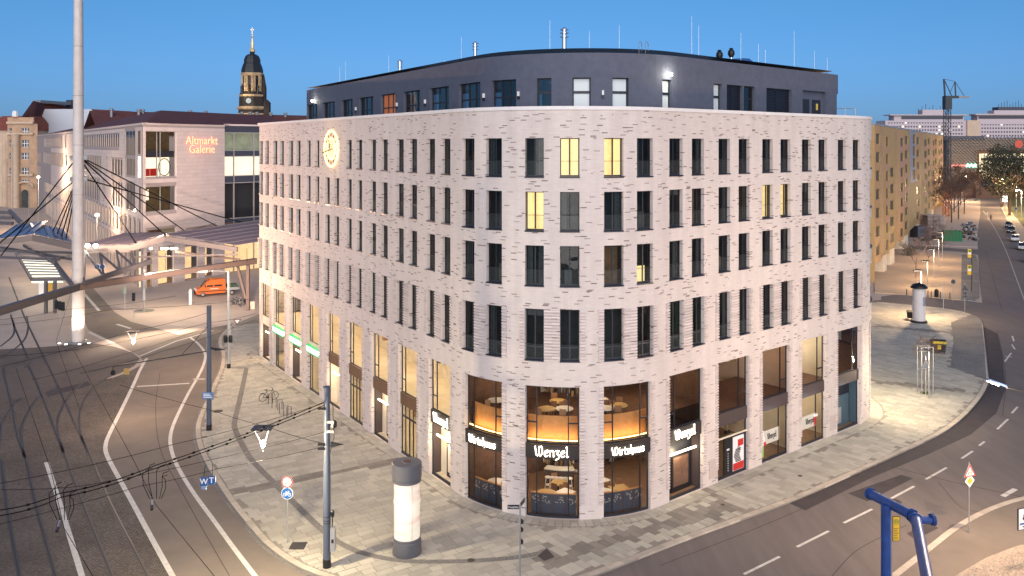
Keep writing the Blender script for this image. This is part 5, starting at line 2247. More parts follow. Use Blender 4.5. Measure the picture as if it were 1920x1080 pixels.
mb.bar((cf.x, cf.y, 0), (cf.x, cf.y, zb), .42, .42, M_beamr, up=(0, 1, 0))
mb.bar((cf.x - 2.2, cf.y + 2, 6.3), (cf.x - .3, cf.y, 1.5), .3, .3, M_beamr, up=(0, 1, 0))
mb.build('support_post', cp)
for u in (283, 304, 312, 322, 330):
    c = Z(u, 466, 8.9)
    mb = MB()
    mb.lathe([(.16, -.12), (.22, 0), (.16, .1)], glow('canopy_spot', (1.0, .88, .62), 16), 8, c)
    mb.build('lit_spotlight', cp)
lamp('canopy_spots', Z(312, 468, 8.3), 2600, (1.0, .80, .52), .4)
for u in (168, 183):
    c = Z(u, 460, 9.6)
    mb = MB()
    mb.lathe([(.18, -.2), (.3, 0), (.18, .2)], glow('canopy_flood', (1.0, .92, .75), 28), 8, c + Vector((0, -.5, 0)))
    mb.build('lit_floodlight', cp)
_fl = Z(175, 460, 9.6) + Vector((5.0, -7.0, 3.5))
for _tg, _pw, _cl in ((Vector((-20, 78, 20)), 26000, (1.0, .58, .36)), (Vector((-56, 140, 17)), 16000, (1.0, .70, .52))):
    lamp('warm_fill_spot', _fl, _pw, _cl, .3, 'SPOT', (_tg - _fl).to_track_quat('-Z', 'Y').to_euler(), R(75))  # added fill spots, set off the floodlights, warming facade and gallery
_fg = tb + Vector((.4, -1.5, -.9))
lamp('plaza_fill_spot', _fg, 9000, (1.0, .76, .56), .3, 'SPOT', (G(318, 645) - _fg).to_track_quat('-Z', 'Y').to_euler(), R(95))  # added stand-in spot for the pool on the plaza, no lamp here
_fl = Vector((-27.2, 83, 12.2))
lamp('gallery_front_fill', _fl, 48000, (1.0, .76, .64), .4, 'SPOT', (Vector((-52, 138, 12)) - _fl).to_track_quat('-Z', 'Y').to_euler(), R(62))  # added fill spot without a fitting, brightens the gallery front
# left roof: blue glass with folded edge
l0, l1, l2 = Z(-6, 455, 9.3), Z(62, 446, 9.9), Z(136, 462, 9.3)
for a, b in ((l0, l1), (l1, l2)):
    mb = MB()
    mb.bar(a, b, .3, .75, M_fasc)
    mb.build('fascia', cp)
roofstrip(l0 + up, l1 + up, Vector((-6, 15, .4)), M_cglass, 4)
roofstrip(l1 + up, l2 + up, Vector((-9, 15, .2)), M_cglass, 5)
for a, b in (((-5, 463), (137, 486)), ((-5, 470), (137, 474)), ((-5, 482), (110, 487)), ((45, 460), (100, 492)), ((100, 487), (137, 478))):
    mb = MB()
    mb.bar(Z(*a, 8.2), Z(*b, 8.2), .28, .3, M_beam)
    mb.build('under_beam', cp)
mb = MB()
mb.bar(Z(100, 489, 8.0), bm1 + Vector((-.7, 0, .2)), .34, .4, M_beam)
mb.build('brace', cp)
for v in (398, 408, 418):
    mb = MB()
    mb.bar(Z(-6, v, 9.5), Z(24, v + 1, 9.5), .4, .5, M_beam)
    mb.build('under_beam', cp)
mb = MB()
mb.bar(Z(18, 396, 10), Z(42, 420, 9.5), .5, .6, M_beam)
mb.build('under_beam', cp)
# cables
cb = []
top1, top2 = MBs + Vector((0, 0, 20.8)), MBs + Vector((0, 0, 18.4))
for a, tgt in ((top1, Z(-8, 492, 7.0)), (top2, Z(-8, 462, 9.6)), (top2, Z(100, 432, 10.3)), (top2, Z(108, 437, 10.3)), (top2, Z(116, 441, 10.2)), (top2, Z(124, 445, 10.1)), (top1, Z(255, 456, 10)), (top1, Z(310, 441, 10.6)), (top1, Z(352, 437, 10.6)), (top1, Z(415, 428, 10.6)), (top2, Z(478, 424, 10.4))):
    mb = MB()
    mb.tube([a, tgt], .075, M_cable, 5)
    mb.build('cable', cp)
    e_ = (tgt - a).normalized()
    mb = MB()
    mb.tube([tgt - e_ * 1.2, tgt], [.05, .13], M_black, 5)
    mb.build('cable_anchor', cp)
# louvred shelter below the left roof
sh = thing('platform_shelter', 'dark louvred tram shelter roof with lit gaps below the blue canopy', 'shelter', G(80, 560))
s00, s10, s11, s01 = Z(60, 525, 4.2), Z(119, 524, 4.2), Z(97, 478, 4.2), Z(30, 474, 4.2)
mb = MB()
for a, b in ((s00, s10), (s10, s11), (s11, s01), (s01, s00)):
    mb.bar(a, b, .3, .3, M_beam)
mb.build('frame', sh)
for k_ in range(10):
    f_ = (k_ + .5) / 10
    mb = MB()
    mb.bar(s00.lerp(s01, f_) + Vector((0, 0, .05)), s10.lerp(s11, f_) + Vector((0, 0, .05)), .9, .06, M_beam)
    mb.build('slat', sh)
mb = MB()
mb.face([s00 - up * .8, s10 - up * .8, s11 - up * .8, s01 - up * .8], mat('shelter_lights', (.7, .68, .6), .6, emit=(1, .93, .75), es=.9))
mb.build('light_panel', sh)
for u in (103, 86):
    c = Z(u, 527, 4.2)
    mb = MB()
    mb.bar((c.x, c.y, 0), (c.x, c.y, 4.2), .35, .35, M_beam, up=(0, 1, 0))
    mb.build('post', sh)
vm = thing('ticket_machine', 'white and yellow ticket machines under the louvred tram shelter', 'ticket machine', G(84, 556))
c = G(84, 554)
mb = MB()
mb.box(c.x - .9, c.x + .3, c.y, c.y + .6, 0, 1.9, M_white)
mb.build('cabinet', vm)
mb = MB()
mb.box(c.x + .5, c.x + 1.1, c.y, c.y + .5, 0, 1.9, mat('yellow_cabinet', (.55, .32, .05), .5))
mb.build('yellow_cabinet', vm)

# ------------------------------------------------------------------ golden apartment block on the right
M_goldp = mat('ochre_panel', (0.40, 0.265, 0.115), 0.6, var=0.08, scale=0.6)
M_golds = mat('ochre_panel_warm', (0.44, 0.265, 0.13), 0.6, var=0.08, scale=0.6)
M_pink = mat('pink_panel', (0.42, 0.24, 0.17), 0.6)
M_winl = mat('grey_blind_window', (0.07, 0.062, 0.055), 0.35, var=0.3)
gb = thing('apartment_block', 'long ochre apartment block with small dark windows beside the right street', 'building', (75, 200, 0))
vd = Vector(((1874 - CX) / F, 1.0)).normalized()
def gpt(u):
    y = F * H / (1.103 * (1874 - u))
    return Vector(((u - CX) / F * y, y))
EDGE = [1640, 1656, 1667, 1682.5, 1695, 1707, 1717, 1728, 1739, 1746.5, 1752.5, 1758, 1763, 1769]
GTOP = 25.2
storeys = [(3.2 + 3.0 * k_) for k_ in range(7)]
for j, (ua, ub) in enumerate(zip(EDGE, EDGE[1:])):
    A, E = gpt(ua), gpt(ub)
    kk = 1 - min(.5 * (E - A).length / E.length, .045)
    Bp = E * kk                                    # each bay turns its window side towards the crossing, then steps back
    GP = Path(A, math.atan2((Bp - A).y, (Bp - A).x))
    L1 = (Bp - A).length
    GP.line(L1)
    GP.h = math.atan2((E - Bp).y, (E - Bp).x)
    GP.line((E - Bp).length)
    low = 3.0 if j < 6 else 3.0
    wops = []
    cl = j == 5
    wc, ww = L1 * (.68 if j % 2 else .36), L1 * (.52 if j < 8 else .56)
    for k_, z in enumerate(storeys):
        if cl or (j == 2 and k_ > 4):
            continue
        o_ = 0.55 if j % 2 else 1.0
        wops.append((wc - ww / 2, wc + ww / 2, z + o_, z + o_ + 1.75))
    fm_ = mat('blue_grey_cladding', (0.24, 0.27, 0.35), 0.5) if cl else (M_goldp if j % 3 else M_golds)
    mb = MB()
    if cl:
        wall_mesh(mb, GP, 0, GP.L, 3.0, 13.5, [], .2, M_goldp, M_goldp)
        wall_mesh(mb, GP, 0, GP.L, 13.5, GTOP, [(wc - ww / 2, wc + ww / 2, 14.2 + 2.7 * q_, 16.4 + 2.7 * q_) for q_ in range(4)], .2, fm_, fm_)
    else:
        wall_mesh(mb, GP, 0, GP.L, low, GTOP, wops, .22, fm_, fm_)
    mb.build('facade_bay', gb)
    if cl:
        wops = [(wc - ww / 2, wc + ww / 2, 14.2 + 2.7 * q_, 16.4 + 2.7 * q_) for q_ in range(4)]
    for a, b, c, d in wops:
        mb = MB()
        e_ = min(.14, (b - a) * .1)
        mb.pbox(GP, a, a + e_, c, d, -.21, .03, M_goldp)
        mb.pbox(GP, b - e_, b, c, d, -.21, .03, M_goldp)
        mb.pbox(GP, a + e_, b - e_, d - .1, d, -.21, .03, M_goldp)
        win = mb.build('window', gb)
        mb = MB()
        mb.psheet(GP, a + e_, b - e_, c, d - .1, -.16, M_winl)
        mb.build('pane', win)
        if c > 8 and not cl and (j in (1, 3, 4) or j > 6):
            mb = MB()
            mb.pbox(GP, a - .05, b + .05, max(c - 1.18, 3.1), c - .03, -.05, .035, M_pink)
            mb.build('parapet_panel', win)
    mb = MB()
    for z in (6.1, 9.1, 12.1, 15.1, 18.1, 21.1):
        mb.pbox(GP, 0.02, L1 - .02, z, z + .05, 0, .02, M_golds)
    mb.build('floor_band', gb, kind='stuff')
    if j in (1, 2, 4, 6, 9):
        mb = MB()
        mb.pbox(GP, L1 * .2, L1 * .75, 0, 3.0, -2.2, -.15, M_cream)
        mb.build('pier', gb)
    mb = MB()
    mb.pbox(GP, 0, L1, GTOP, GTOP + .25, -.5, .06, M_galv)
    mb.build('roof_edge', gb)
g0, g1 = gpt(1640), gpt(1769)
GQ = Path(g0, math.atan2((g1 - g0).y, (g1 - g0).x))
GQ.line((g1 - g0).length)
mb = MB()
mb.psheet(GQ, 0, GQ.L, 0, 3.0, -4.0, M_sstl)
A, B, C_, D = GQ.pos(0), GQ.pos(GQ.L), GQ.pos(GQ.L, -4.2), GQ.pos(0, -4.2)
mb.face([(*D, 3.0), (*C_, 3.0), (*B, 3.0), (*A, 3.0)], M_cream)
mb.build('ground_floor_wall', gb)
mb = MB()
q = [GQ.pos(0), GQ.pos(GQ.L), GQ.pos(GQ.L, -16), GQ.pos(0, -16)]
mb.face([(*p, GTOP) for p in q], M_greypole)
mb.face([(*q[0], 0), (*q[3], 0), (*q[3], GTOP), (*q[0], GTOP)][::-1], M_goldp)
mb.face([(*q[1], 0), (*q[2], 0), (*q[2], GTOP), (*q[1], GTOP)], M_goldp)
mb.build('roof', gb)

# ------------------------------------------------------------------ far buildings on the right
M_farw = mat('far_pale_wall', (0.52, 0.44, 0.45), 0.8, var=0.04)
M_farwin = mat('far_window', (0.05, 0.055, 0.075), 0.4)
M_farlit = mat('far_lit_window', (.7, .6, .4), .6, emit=(1, .85, .55), es=.9)
def slab_hotel(name, lab, u0, u1, y, vtop, vbot, rows, dep, pitch, skip=()):
    t = thing(name, lab, 'building', ((u0 - CX) / F * y, y, 0))
    x0, x1 = (u0 - CX) / F * y, (u1 - CX) / F * y
    zt = H - (vtop - HZ) / F * y
    mb = MB()
    mb.box(x0, x1, y, y + dep, 0, zt, M_farw)
    mb.build('wall', t)
    wins, lits = MB(), MB()
    n = 0
    for v, h in rows:
        z1_ = H - (v - HZ) / F * y
        x = x0 + pitch
        while x < x1 - pitch:
            lit = random.random() < .06
            w_ = pitch * .55
            (lits if lit else wins).box(x, x + w_, y - .12, y - .02, z1_ - h, z1_, M_farlit if lit else M_farwin)
            x += pitch
            n += 1
    wins.build('window', t, kind='stuff')
    if lits.v:
        lits.build('lit_window', t, kind='stuff')
    return t, x0, x1, zt
FY = 700.0
t, x0, x1, zt = slab_hotel('hotel_slab', 'long pink white hotel slab with dotted window rows behind the crane', 1660, 1812, FY, 226, 300, [(229.5, .8), (236, 1.2), (242.5, 1.2), (249.5, 1.2), (256.5, 1.2), (263.5, 1.2)], 18, 2.3)
mb = MB()
mb.box(x0 + 8, x1 - 1, FY + 2, FY + 12, zt, zt + 4.2, M_farw)
mb.box(x0 + 14, x1 - 2, FY + 1.7, FY + 1.98, zt + 1.2, zt + 3.6, M_farwin)
mb.box(x0 + 4, x1 + 2, FY, FY + 14, zt + 4.2, zt + 5.0, M_farw)
mb.box(x0 + 32, x0 + 50, FY + 3, FY + 11, zt + 5.0, zt + 9.0, M_farw)
mb.build('penthouse', t)
mb = MB()
for k_ in range(9):
    mb.bar((x0 + 30 + 3 * k_, FY + 6, zt + 5), (x0 + 30 + 3 * k_, FY + 6, zt + 10 + (k_ * 7 % 5)), .25, .25, M_black)
mb.build('antenna', t)
mb = MB()
mb.box(x1, x1 + 10.1, FY - 1.5, FY + 16, 0, zt + .2, M_sstl)
mb.build('stair_tower', t)
t, x0, x1, zt = slab_hotel('hotel_slab', 'second pale hotel slab with a stepped roof at the right edge', 1835, 1990, FY + 10, 226, 300, [(233, .8), (239, 1.2), (246, 1.2), (253, 1.2), (260, 1.2)], 18, 2.3)
mb = MB()
mb.box(x0, x1, FY + 12, FY + 22, zt, zt + 4.6, M_farw)
mb.box(x0 + 1, x1, FY + 11.6, FY + 11.98, zt + 1.6, zt + 3.8, M_farwin)
mb.box(x0 - 3, x1, FY + 9, FY + 24, zt + 4.6, zt + 5.6, M_farw)
mb.box(x0 + 14, x1, FY + 12, FY + 22, zt + 5.6, zt + 8.6, M_farw)
mb.box(x0 + 18, x0 + 46, FY + 13, FY + 22, zt + 8.6, zt + 11.4, M_slate)
mb.build('penthouse', t)
mb = MB()
for k_ in range(9):
    mb.bar((x0 + 20 + 2.4 * k_, FY + 16, zt + 11), (x0 + 20 + 2.4 * k_, FY + 16, zt + 14 + (k_ * 5 % 4)), .25, .25, M_black)
mb.build('antenna', t)

# department store with faceted metal skin
M_facet = mat('faceted_metal', (0.66, 0.60, 0.55), 0.3, 0.5)
cy = 350.0
cm = thing('department_store', 'department store clad in faceted silver honeycomb panels with a lit hall', 'building', ((1850 - CX) / F * cy, cy, 0))
def cx_(u):
    return (u - CX) / F * cy
def cz_(v):
    return H - (v - HZ) / F * cy
mb = MB()
mb.box(cx_(1778), cx_(1990), cy + .8, cy + 30, cz_(348), cz_(258), M_slate)
mb.box(cx_(1770), cx_(1990), cy + 2, cy + 28, 0, cz_(345), M_brownwall)
mb.build('wall', cm)
fc = MB()
px_, pz_ = 6.7 * cy / F, 5.2 * cy / F
r = 0
z = cz_(345)
while z < cz_(259):
    x = cx_(1778) + (r % 2) * px_ / 2
    while x < cx_(1985):
        if not (x > cx_(1829) and z < cz_(283)):
            c = Vector((x + px_ * .28, cy - 1.3, z + pz_ * .3))
            ring_ = [Vector((x, cy + .75, z + pz_ * .5)), Vector((x + px_ * .5, cy + .75, z - pz_ * .1)), Vector((x + px_, cy + .75, z + pz_ * .5)), Vector((x + px_ * .5, cy + .75, z + pz_ * 1.1))]
            for k_ in range(4):
                fc.face([ring_[k_], ring_[(k_ + 1) % 4], c], M_facet)
        x += px_
    z += pz_ * .6
    r += 1
fc.build('facet_panel', cm, kind='stuff')
mb = MB()
mb.box(cx_(1829), cx_(1990), cy + .2, cy + .7, cz_(288), cz_(282), M_brownwall)
mb.box(cx_(1830), cx_(1837), cy + .2, cy + .7, 0, cz_(288), M_brownwall)
mb.build('portal', cm)
mb = MB()
mb.box(cx_(1837), cx_(1985), cy + .5, cy + .72, cz_(335), cz_(288), mat('lit_hall', (.7, .6, .4), .8, var=.4, scale=.35, emit=(1, .85, .5), es=.75))
mb.build('lit_hall', cm)
mb = MB()
mb.box(cx_(1840), cx_(1985), cy + .3, cy + .5, cz_(301), cz_(296), M_brownwall)
for k_ in range(16):
    mb.box(cx_(1840 + 6 * k_), cx_(1840.8 + 6 * k_), cy + .25, cy + .45, cz_(335), cz_(288), M_slate)
mb.build('mullion', cm)
mb = MB()
mb.box(cx_(1812), cx_(1830), cy - .2, cy + .2, cz_(313), cz_(308), glow('green_sign', (.35, 1.0, .75), 4))
mb.build('green_sign', cm)
mb = MB()
mb.box(cx_(1784), cx_(1811), cy - .2, cy + .2, cz_(312), cz_(309), glow('red_shop_sign', (1.0, .25, .2), 1.6))
mb.build('red_sign', cm)
mb = MB()
c = Vector((cx_(1908), cy - .9, cz_(270)))
mb.face([c + Vector((1.7 * math.cos(R(t)), 0, 1.7 * math.sin(R(t)))) for t in range(0, 360, 20)][::-1], mat('red_disc', (.5, .09, .06), .6, emit=(1, .15, .08), es=.05))
mb.build('round_logo', cm)
mb = MB()
mb.box(cx_(1765), cx_(1845), cy - .5, cy + 3, cz_(262), cz_(255), M_slate)
mb.build('roof_plant', cm)

# tower crane
cr_y = 262.0
crane = thing('tower_crane', 'dark lattice tower crane with folded jib standing beside the ochre block', 'crane', ((1776 - CX) / F * cr_y, cr_y, 0), 0, None, True)
M_crane = mat('crane_steel', (0.03, 0.035, 0.045), 0.5)
M_craneo = mat('crane_orange', (0.40, 0.11, 0.03), 0.5)
kc = cr_y / F
def cZ(v):
    return H - (v - HZ) * kc
def lattice(mb, z0_, z1_, w_, m, step=1.6, th=.16):
    for sx in (-1, 1):
        for sy in (-1, 1):
            mb.bar((sx * w_, sy * w_, z0_), (sx * w_, sy * w_, z1_), th, th, m)
    z = z0_
    k_ = 0
    while z + step <= z1_ + .01:
        e = 1 if k_ % 2 else -1
        for sy in (-1, 1):
            mb.bar((-e * w_, sy * w_, z), (e * w_, sy * w_, z + step), th * .6, th * .6, m)
            mb.bar((sy * w_, -e * w_, z), (sy * w_, e * w_, z + step), th * .6, th * .6, m)
            mb.bar((-w_, sy * w_, z), (w_, sy * w_, z), th * .6, th * .6, m)
        z += step
        k_ += 1
mb = MB()
lattice(mb, cZ(342), cZ(190), .75, M_crane)
mb.build('mast', crane)
mb = MB()
lattice(mb, 0, cZ(342), .85, M_craneo, 2.0, .2)
mb.build('lower_mast', crane)
mb = MB()
mb.box(-1.0, 1.0, -1, 1, cZ(205), cZ(180), M_crane)
mb.build('cabin', crane)
mb = MB()
p0 = Vector((-.7, 0, cZ(180)))
ptop = Vector((-1.0, 0, cZ(148)))
mb.bar(p0, ptop, .4, .4, M_crane)
mb.bar(Vector((1.4, 0, cZ(180))), ptop, .2, .2, M_crane)
mb.bar(Vector((2.6, 0, cZ(180))), Vector((2.4, 0, cZ(153))), .3, .3, M_crane)
mb.bar(ptop, Vector((2.4, 0, cZ(153))), .12, .12, M_crane)
mb.bar(Vector((2.4, 0, cZ(153))), Vector((5.2, 0, cZ(180))), .12, .12, M_crane)
mb.bar(Vector((.7, 0, cZ(176))), Vector((2.4, 0, cZ(153))), .12, .12, M_crane)
mb.build('top_frame', crane)
mb = MB()
mb.bar((-.6, 0, cZ(182)), (3.4, 0, cZ(182)), .7, .8, M_crane)
mb.bar((3.4, 0, cZ(182)), (6.6, 0, cZ(182)), .6, .55, mat('counterweight', (.25, .24, .23), .8))
mb.build('counter_jib', crane)

# ------------------------------------------------------------------ right-hand ground: far side pavement and street
def pav(px, z, m, lab=None):
    mb = MB()
    pts = [(p.x, p.y) for p in flat(px, z)]
    mb.prism(pts, 0, z, m)
    o = mb.build('pavement', kind='structure')
    import bmesh
    bm = bmesh.new()
    bm.from_mesh(o.data)
    bmesh.ops.recalc_face_normals(bm, faces=bm.faces)
    bm.to_mesh(o.data)
    bm.free()
    return o
pav([(1640, 548), (1700, 552), (1790, 561), (1826, 563), (1836, 556), (1836, 520), (1833, 488), (1829, 478), (1720, 472), (1700, 455), (1640, 500)], .125, M_sand)
pav([(1802, 562.3), (1826, 563.2), (1836, 556.3), (1836, 520), (1833, 488), (1829, 478.2), (1803, 477)], .131, M_settsg)
pav([(1715, 458), (1833, 463), (1832, 420), (1836, 370), (1840, 340), (1700, 340)], .11, M_plaza)
pav([(1868, 352), (1882, 395), (1905, 440), (1930, 480), (2200, 640), (2500, 640), (1990, 352)], .12, M_sand)
pav([(1876, 352), (1890, 390), (1925, 432), (2000, 480), (2300, 480), (1990, 345)], .13, mat('lawn', (0.075, 0.085, 0.025), 0.9, var=.35, scale=.8, bump=.4))
# near pavement at the lower right
pav([(1652, 1090), (1690, 1062), (1735, 1027), (1790, 985), (1850, 953), (1910, 933), (1960, 924), (2300, 900), (2600, 1090), (2400, 1250), (1600, 1250)], .11, M_asphaltw)
kc2 = resample(smooth_line(flat([(1640, 1100), (1690, 1062), (1735, 1027), (1790, 985), (1850, 953), (1910, 933), (1960, 924), (2050, 915)], .12), 5), 1.0)
kpar = bpy.data.objects.new('kerb', None)
COL.objects.link(kpar)
kpar['kind'] = 'structure'
for a, b in zip(kc2, kc2[1:]):
    d = (b - a).normalized()
    r_ = Vector((d.y, -d.x, 0)) * .34
    e = d * .012
    q = [a + e + r_, b - e + r_, b - e, a + e]
    top = .13 + random.uniform(-.003, .003)
    mb = MB()
    mb.hexa([(p.x, p.y, 0) for p in q] + [(p.x, p.y, top) for p in q], M_kerb)
    mb.build('kerb_stone', kpar)
M_grav = mat('gravel', (0.34, 0.28, 0.225), 0.95, var=.3, scale=9, bump=1.0, bscale=14)
pav([(1770, 1095), (1800, 1074), (1850, 1045), (1905, 1024), (1990, 1005), (2200, 1020), (2200, 1150), (1800, 1150)], .15, M_grav)
sg = MB()
for k_ in range(2600):
    u, v = random.uniform(1785, 1935), random.uniform(1020, 1090)
    c = G(u, v, .15)
    if v < 1092 - (u - 1770) * .53 + .0009 * (u - 1770) ** 2:
        continue
    r_ = random.uniform(.025, .06)
    a_ = random.uniform(0, 6)
    q = [c + Vector((r_ * math.cos(a_ + t), r_ * math.sin(a_ + t) * .8, 0)) for t in (0, 2.1, 4.2)]
    tip = c + Vector((0, 0, r_ * .8))
    for i_ in range(3):
        sg.face([q[i_], q[(i_ + 1) % 3], tip], M_grav)
sg.build('gravel', kind='stuff')

# ------------------------------------------------------------------ trees
M_bark = mat('bark', (0.10, 0.065, 0.045), 0.9, var=.3, scale=4)
M_twig = mat('twigs', (0.115, 0.075, 0.06), 0.9)
M_leaf = mat('dark_leaves', (0.045, 0.05, 0.03), 0.8, island=.5)
RMIN = [.022]
def grow(mb, p, d, ln, r, depth, m, spread=.55, n=3):
    q = p + d * ln
    r = max(r, RMIN[0])
    mid = p.lerp(q, .5) + Vector((random.uniform(-1, 1), random.uniform(-1, 1), 0)) * ln * .06
    mb.tube([p, mid, q], [r, r * .8, r * .62], m, 5 if depth > 2 else 3, False)
    if depth == 0:
        return [q]
    tips = []
    for k_ in range(n):
        e = Vector((random.gauss(0, 1), random.gauss(0, 1), random.gauss(.15, .6)))
        nd = (d + e * spread).normalized()
        if nd.z < .05:
            nd.z = .1
        tips += grow(mb, p.lerp(q, random.uniform(.55, 1.0)), nd, ln * random.uniform(.6, .8), r * .55, depth - 1, m, spread, n)
    return tips
def tree(name, lab, base, h, r, depth=4, leaves=0, crown=None, group=None, spread=.55):
    t = thing(name, lab, 'tree', base, 0, group, True)
    mb = MB()
    mb.tube([(0, 0, 0), (0.05, 0, h * .3)], [r, r * .8], M_bark, 8)
    mb.build('trunk', t, True)
    mb = MB()
    tips = []
    for k_ in range(4):
        d = Vector((random.gauss(0, .45), random.gauss(0, .45), 1)).normalized()
        tips += grow(mb, Vector((0.05, 0, h * .28)), d, h * .27, r * .6, depth, M_twig, spread)
    mb.build('branches', t)
    if leaves:
        mb = MB()
        cxr, czr = crown
        for k_ in range(leaves):
            while True:
                q = Vector((random.uniform(-1, 1), random.uniform(-1, 1), random.uniform(-1, 1)))
                if .25 < q.length < 1:
                    break
            n_ = math.sin(q.x * 7 + q.z * 5) + math.sin(q.y * 6 - q.z * 8)
            if n_ < -.7:
                continue
            c = Vector((q.x * cxr, q.y * cxr, h * .62 + q.z * czr))
            a = Vector((random.gauss(0, 1), random.gauss(0, 1), random.gauss(0, 1))).normalized()
            b = a.orthogonal().normalized()
            s_ = random.uniform(.18, .42)
            mb.face([c - a * s_, c + b * s_ * .6, c + a * s_, c - b * s_ * .6], M_leaf)
        mb.build('crown', t)
    return t
tree('broad_tree', 'big dark crowned tree on the lawn at the right edge', G(1893, 404), 21, .45, 3, 9000, (9.0, 8.2))
tree('broad_tree', 'tall dark tree rising behind the big lawn tree', G(1880, 388), 24, .4, 3, 6000, (6.5, 8))
tree('broad_tree', 'dark tree cropped by the right edge of the photo', G(1945, 405), 20, .45, 3, 5000, (8, 7.5))
for k_, (u, v, h) in enumerate(((1789, 398, 17), (1797, 412, 14), (1808, 402, 15), (1784, 418, 13), (1801, 385, 17))):
    tree('bare_tree', 'bare brown street tree beside the crane, %s' % ['tallest next to the crane mast', 'in front near the container', 'right one at the road', 'leftmost by the block wall', 'farthest one behind the others'][k_], G(u, v), h, .2, 6, 0, None, 'bare trees along the right street', .5)
RMIN[0] = .014
for k_, (u, v, h) in enumerate(((1717, 520, 7.5), (1740, 505, 7.5), (1752, 488, 7.5), (1764, 474, 7.5))):
    tree('young_tree', 'thin bare young tree in the sand pavement, %s' % ['nearest of the row', 'second of the row', 'third of the row', 'last before the container'][k_], G(u, v, .12), h, .06, 4, 0, None, 'young trees along the plaza', .45)
RMIN[0] = .009
tree('young_tree', 'thin bare sapling inside the steel tree guard on the slabs', G(1734, 736, .12), 5.6, .05, 4, 0, None, None, .4)

M_sl = glow('far_street_lamp', (1.0, .80, .50), 30)
for k_, (u, v, y, side, lab) in enumerate(((1897, 345, 275, -1, 'lit street lamp in front of the big dark tree'), (1906, 358, 255, -1, 'nearest lit street lamp beside the lawn at the right edge'), (1880, 336, 300, -1, 'lit street lamp farther behind the big dark tree'), (1811, 331, 330, 1, 'lit street lamp beyond the bare trees at the end of the street'))):
    hd_ = P(u, v, y)
    t = thing('street_lamp', lab, 'street lamp', (hd_.x - side * 1.5, y, 0), 0, 'lit lamps along the right street', True)
    mb = MB()
    mb.tube([(0, 0, 0), (0, 0, hd_.z - .1), (.3 * side, 0, hd_.z + .25), (1.5 * side, 0, hd_.z + .3)], [.12, .09, .07, .06], M_galv, 6)
    mb.build('post', t, True)
    mb = MB()
    mb.lathe([(.1, -.12), (.3, 0), (.22, .2), (.05, .28)], M_sl, 10, (1.5 * side, 0, hd_.z))
    mb.build('lit_head', t)
    lamp('street_lamp_light', hd_ - Vector((0, .6, .8)), 9000, (1.0, .66, .36), .3)
hd_ = P(1884, 372, 285)
t = thing('light_box', 'glowing white advertising box on a post by the lawn', 'light box', (hd_.x, 285, 0), 0, None, True)
mb = MB()
mb.bar((0, 0, 0), (0, 0, hd_.z - 1.2), .2, .2, M_galv, up=(0, 1, 0))
mb.build('post', t)
mb = MB()
mb.box(-.85, .85, -.15, .15, hd_.z - 1.2, hd_.z + 1.0, M_galv)
mb.box(-.75, .75, -.17, -.151, hd_.z - 1.1, hd_.z + .9, glow('white_box', (1, .97, .9), 2.2))
mb.build('lit_panel', t)

# ------------------------------------------------------------------ vehicles
M_tyre = mat('tyre', (0.015, 0.015, 0.015), 0.85)
M_rim = mat('rim', (0.4, 0.4, 0.4), 0.35, .7)
M_cglassd = mat('car_glass', (0.02, 0.024, 0.03), 0.06, spec=.8)
M_headl = mat('headlight_glass', (.7, .7, .7), .15)
M_tail = mat('tail_light', (.35, .02, .02), .3)
def wheel(root, x, y, r, w=.22):
    mb = MB()
    n = 16
    pts = [(x, y - w / 2, r), (x, y + w / 2, r)]
    mb.tube([(x, y - w / 2, r), (x, y - w * .4, r), (x, y + w * .4, r), (x, y + w / 2, r)], [r * .93, r, r, r * .93], M_tyre, n)
    wh = mb.build('wheel', root, True)
    mb = MB()
    s = -1 if y < 0 else 1
    mb.tube([(x, y + s * w * .5, r), (x, y + s * (w * .5 + .012), r)], [r * .62, r * .55], M_rim, n)
    mb.build('rim', wh)
def side_loft(mb, prof, sections, m):
    """prof: list of (x, z); sections: list of (y, inset function scale)"""
    k0 = len(mb.v)
    n = len(prof)
    cx = sum(p[0] for p in prof) / n
    cz = sum(p[1] for p in prof) / n
    for y, sc_x, sc_z in sections:
        for x, z in prof:
            mb.v.append((cx + (x - cx) * sc_x, y, cz + (z - cz) * sc_z))
    i = mb.mi(m)
    for a in range(len(sections) - 1):
        for j in range(n):
            mb.f.append((k0 + a * n + j, k0 + a * n + (j + 1) % n, k0 + (a + 1) * n + (j + 1) % n, k0 + (a + 1) * n + j))
            mb.m.append(i)
            mb.uv.append([(0, 0)] * 4)
    for f in (tuple(range(k0, k0 + n))[::-1], tuple(range(k0 + (len(sections) - 1) * n, k0 + len(sections) * n))):
        mb.f.append(f)
        mb.m.append(i)
        mb.uv.append([(0, 0)] * n)
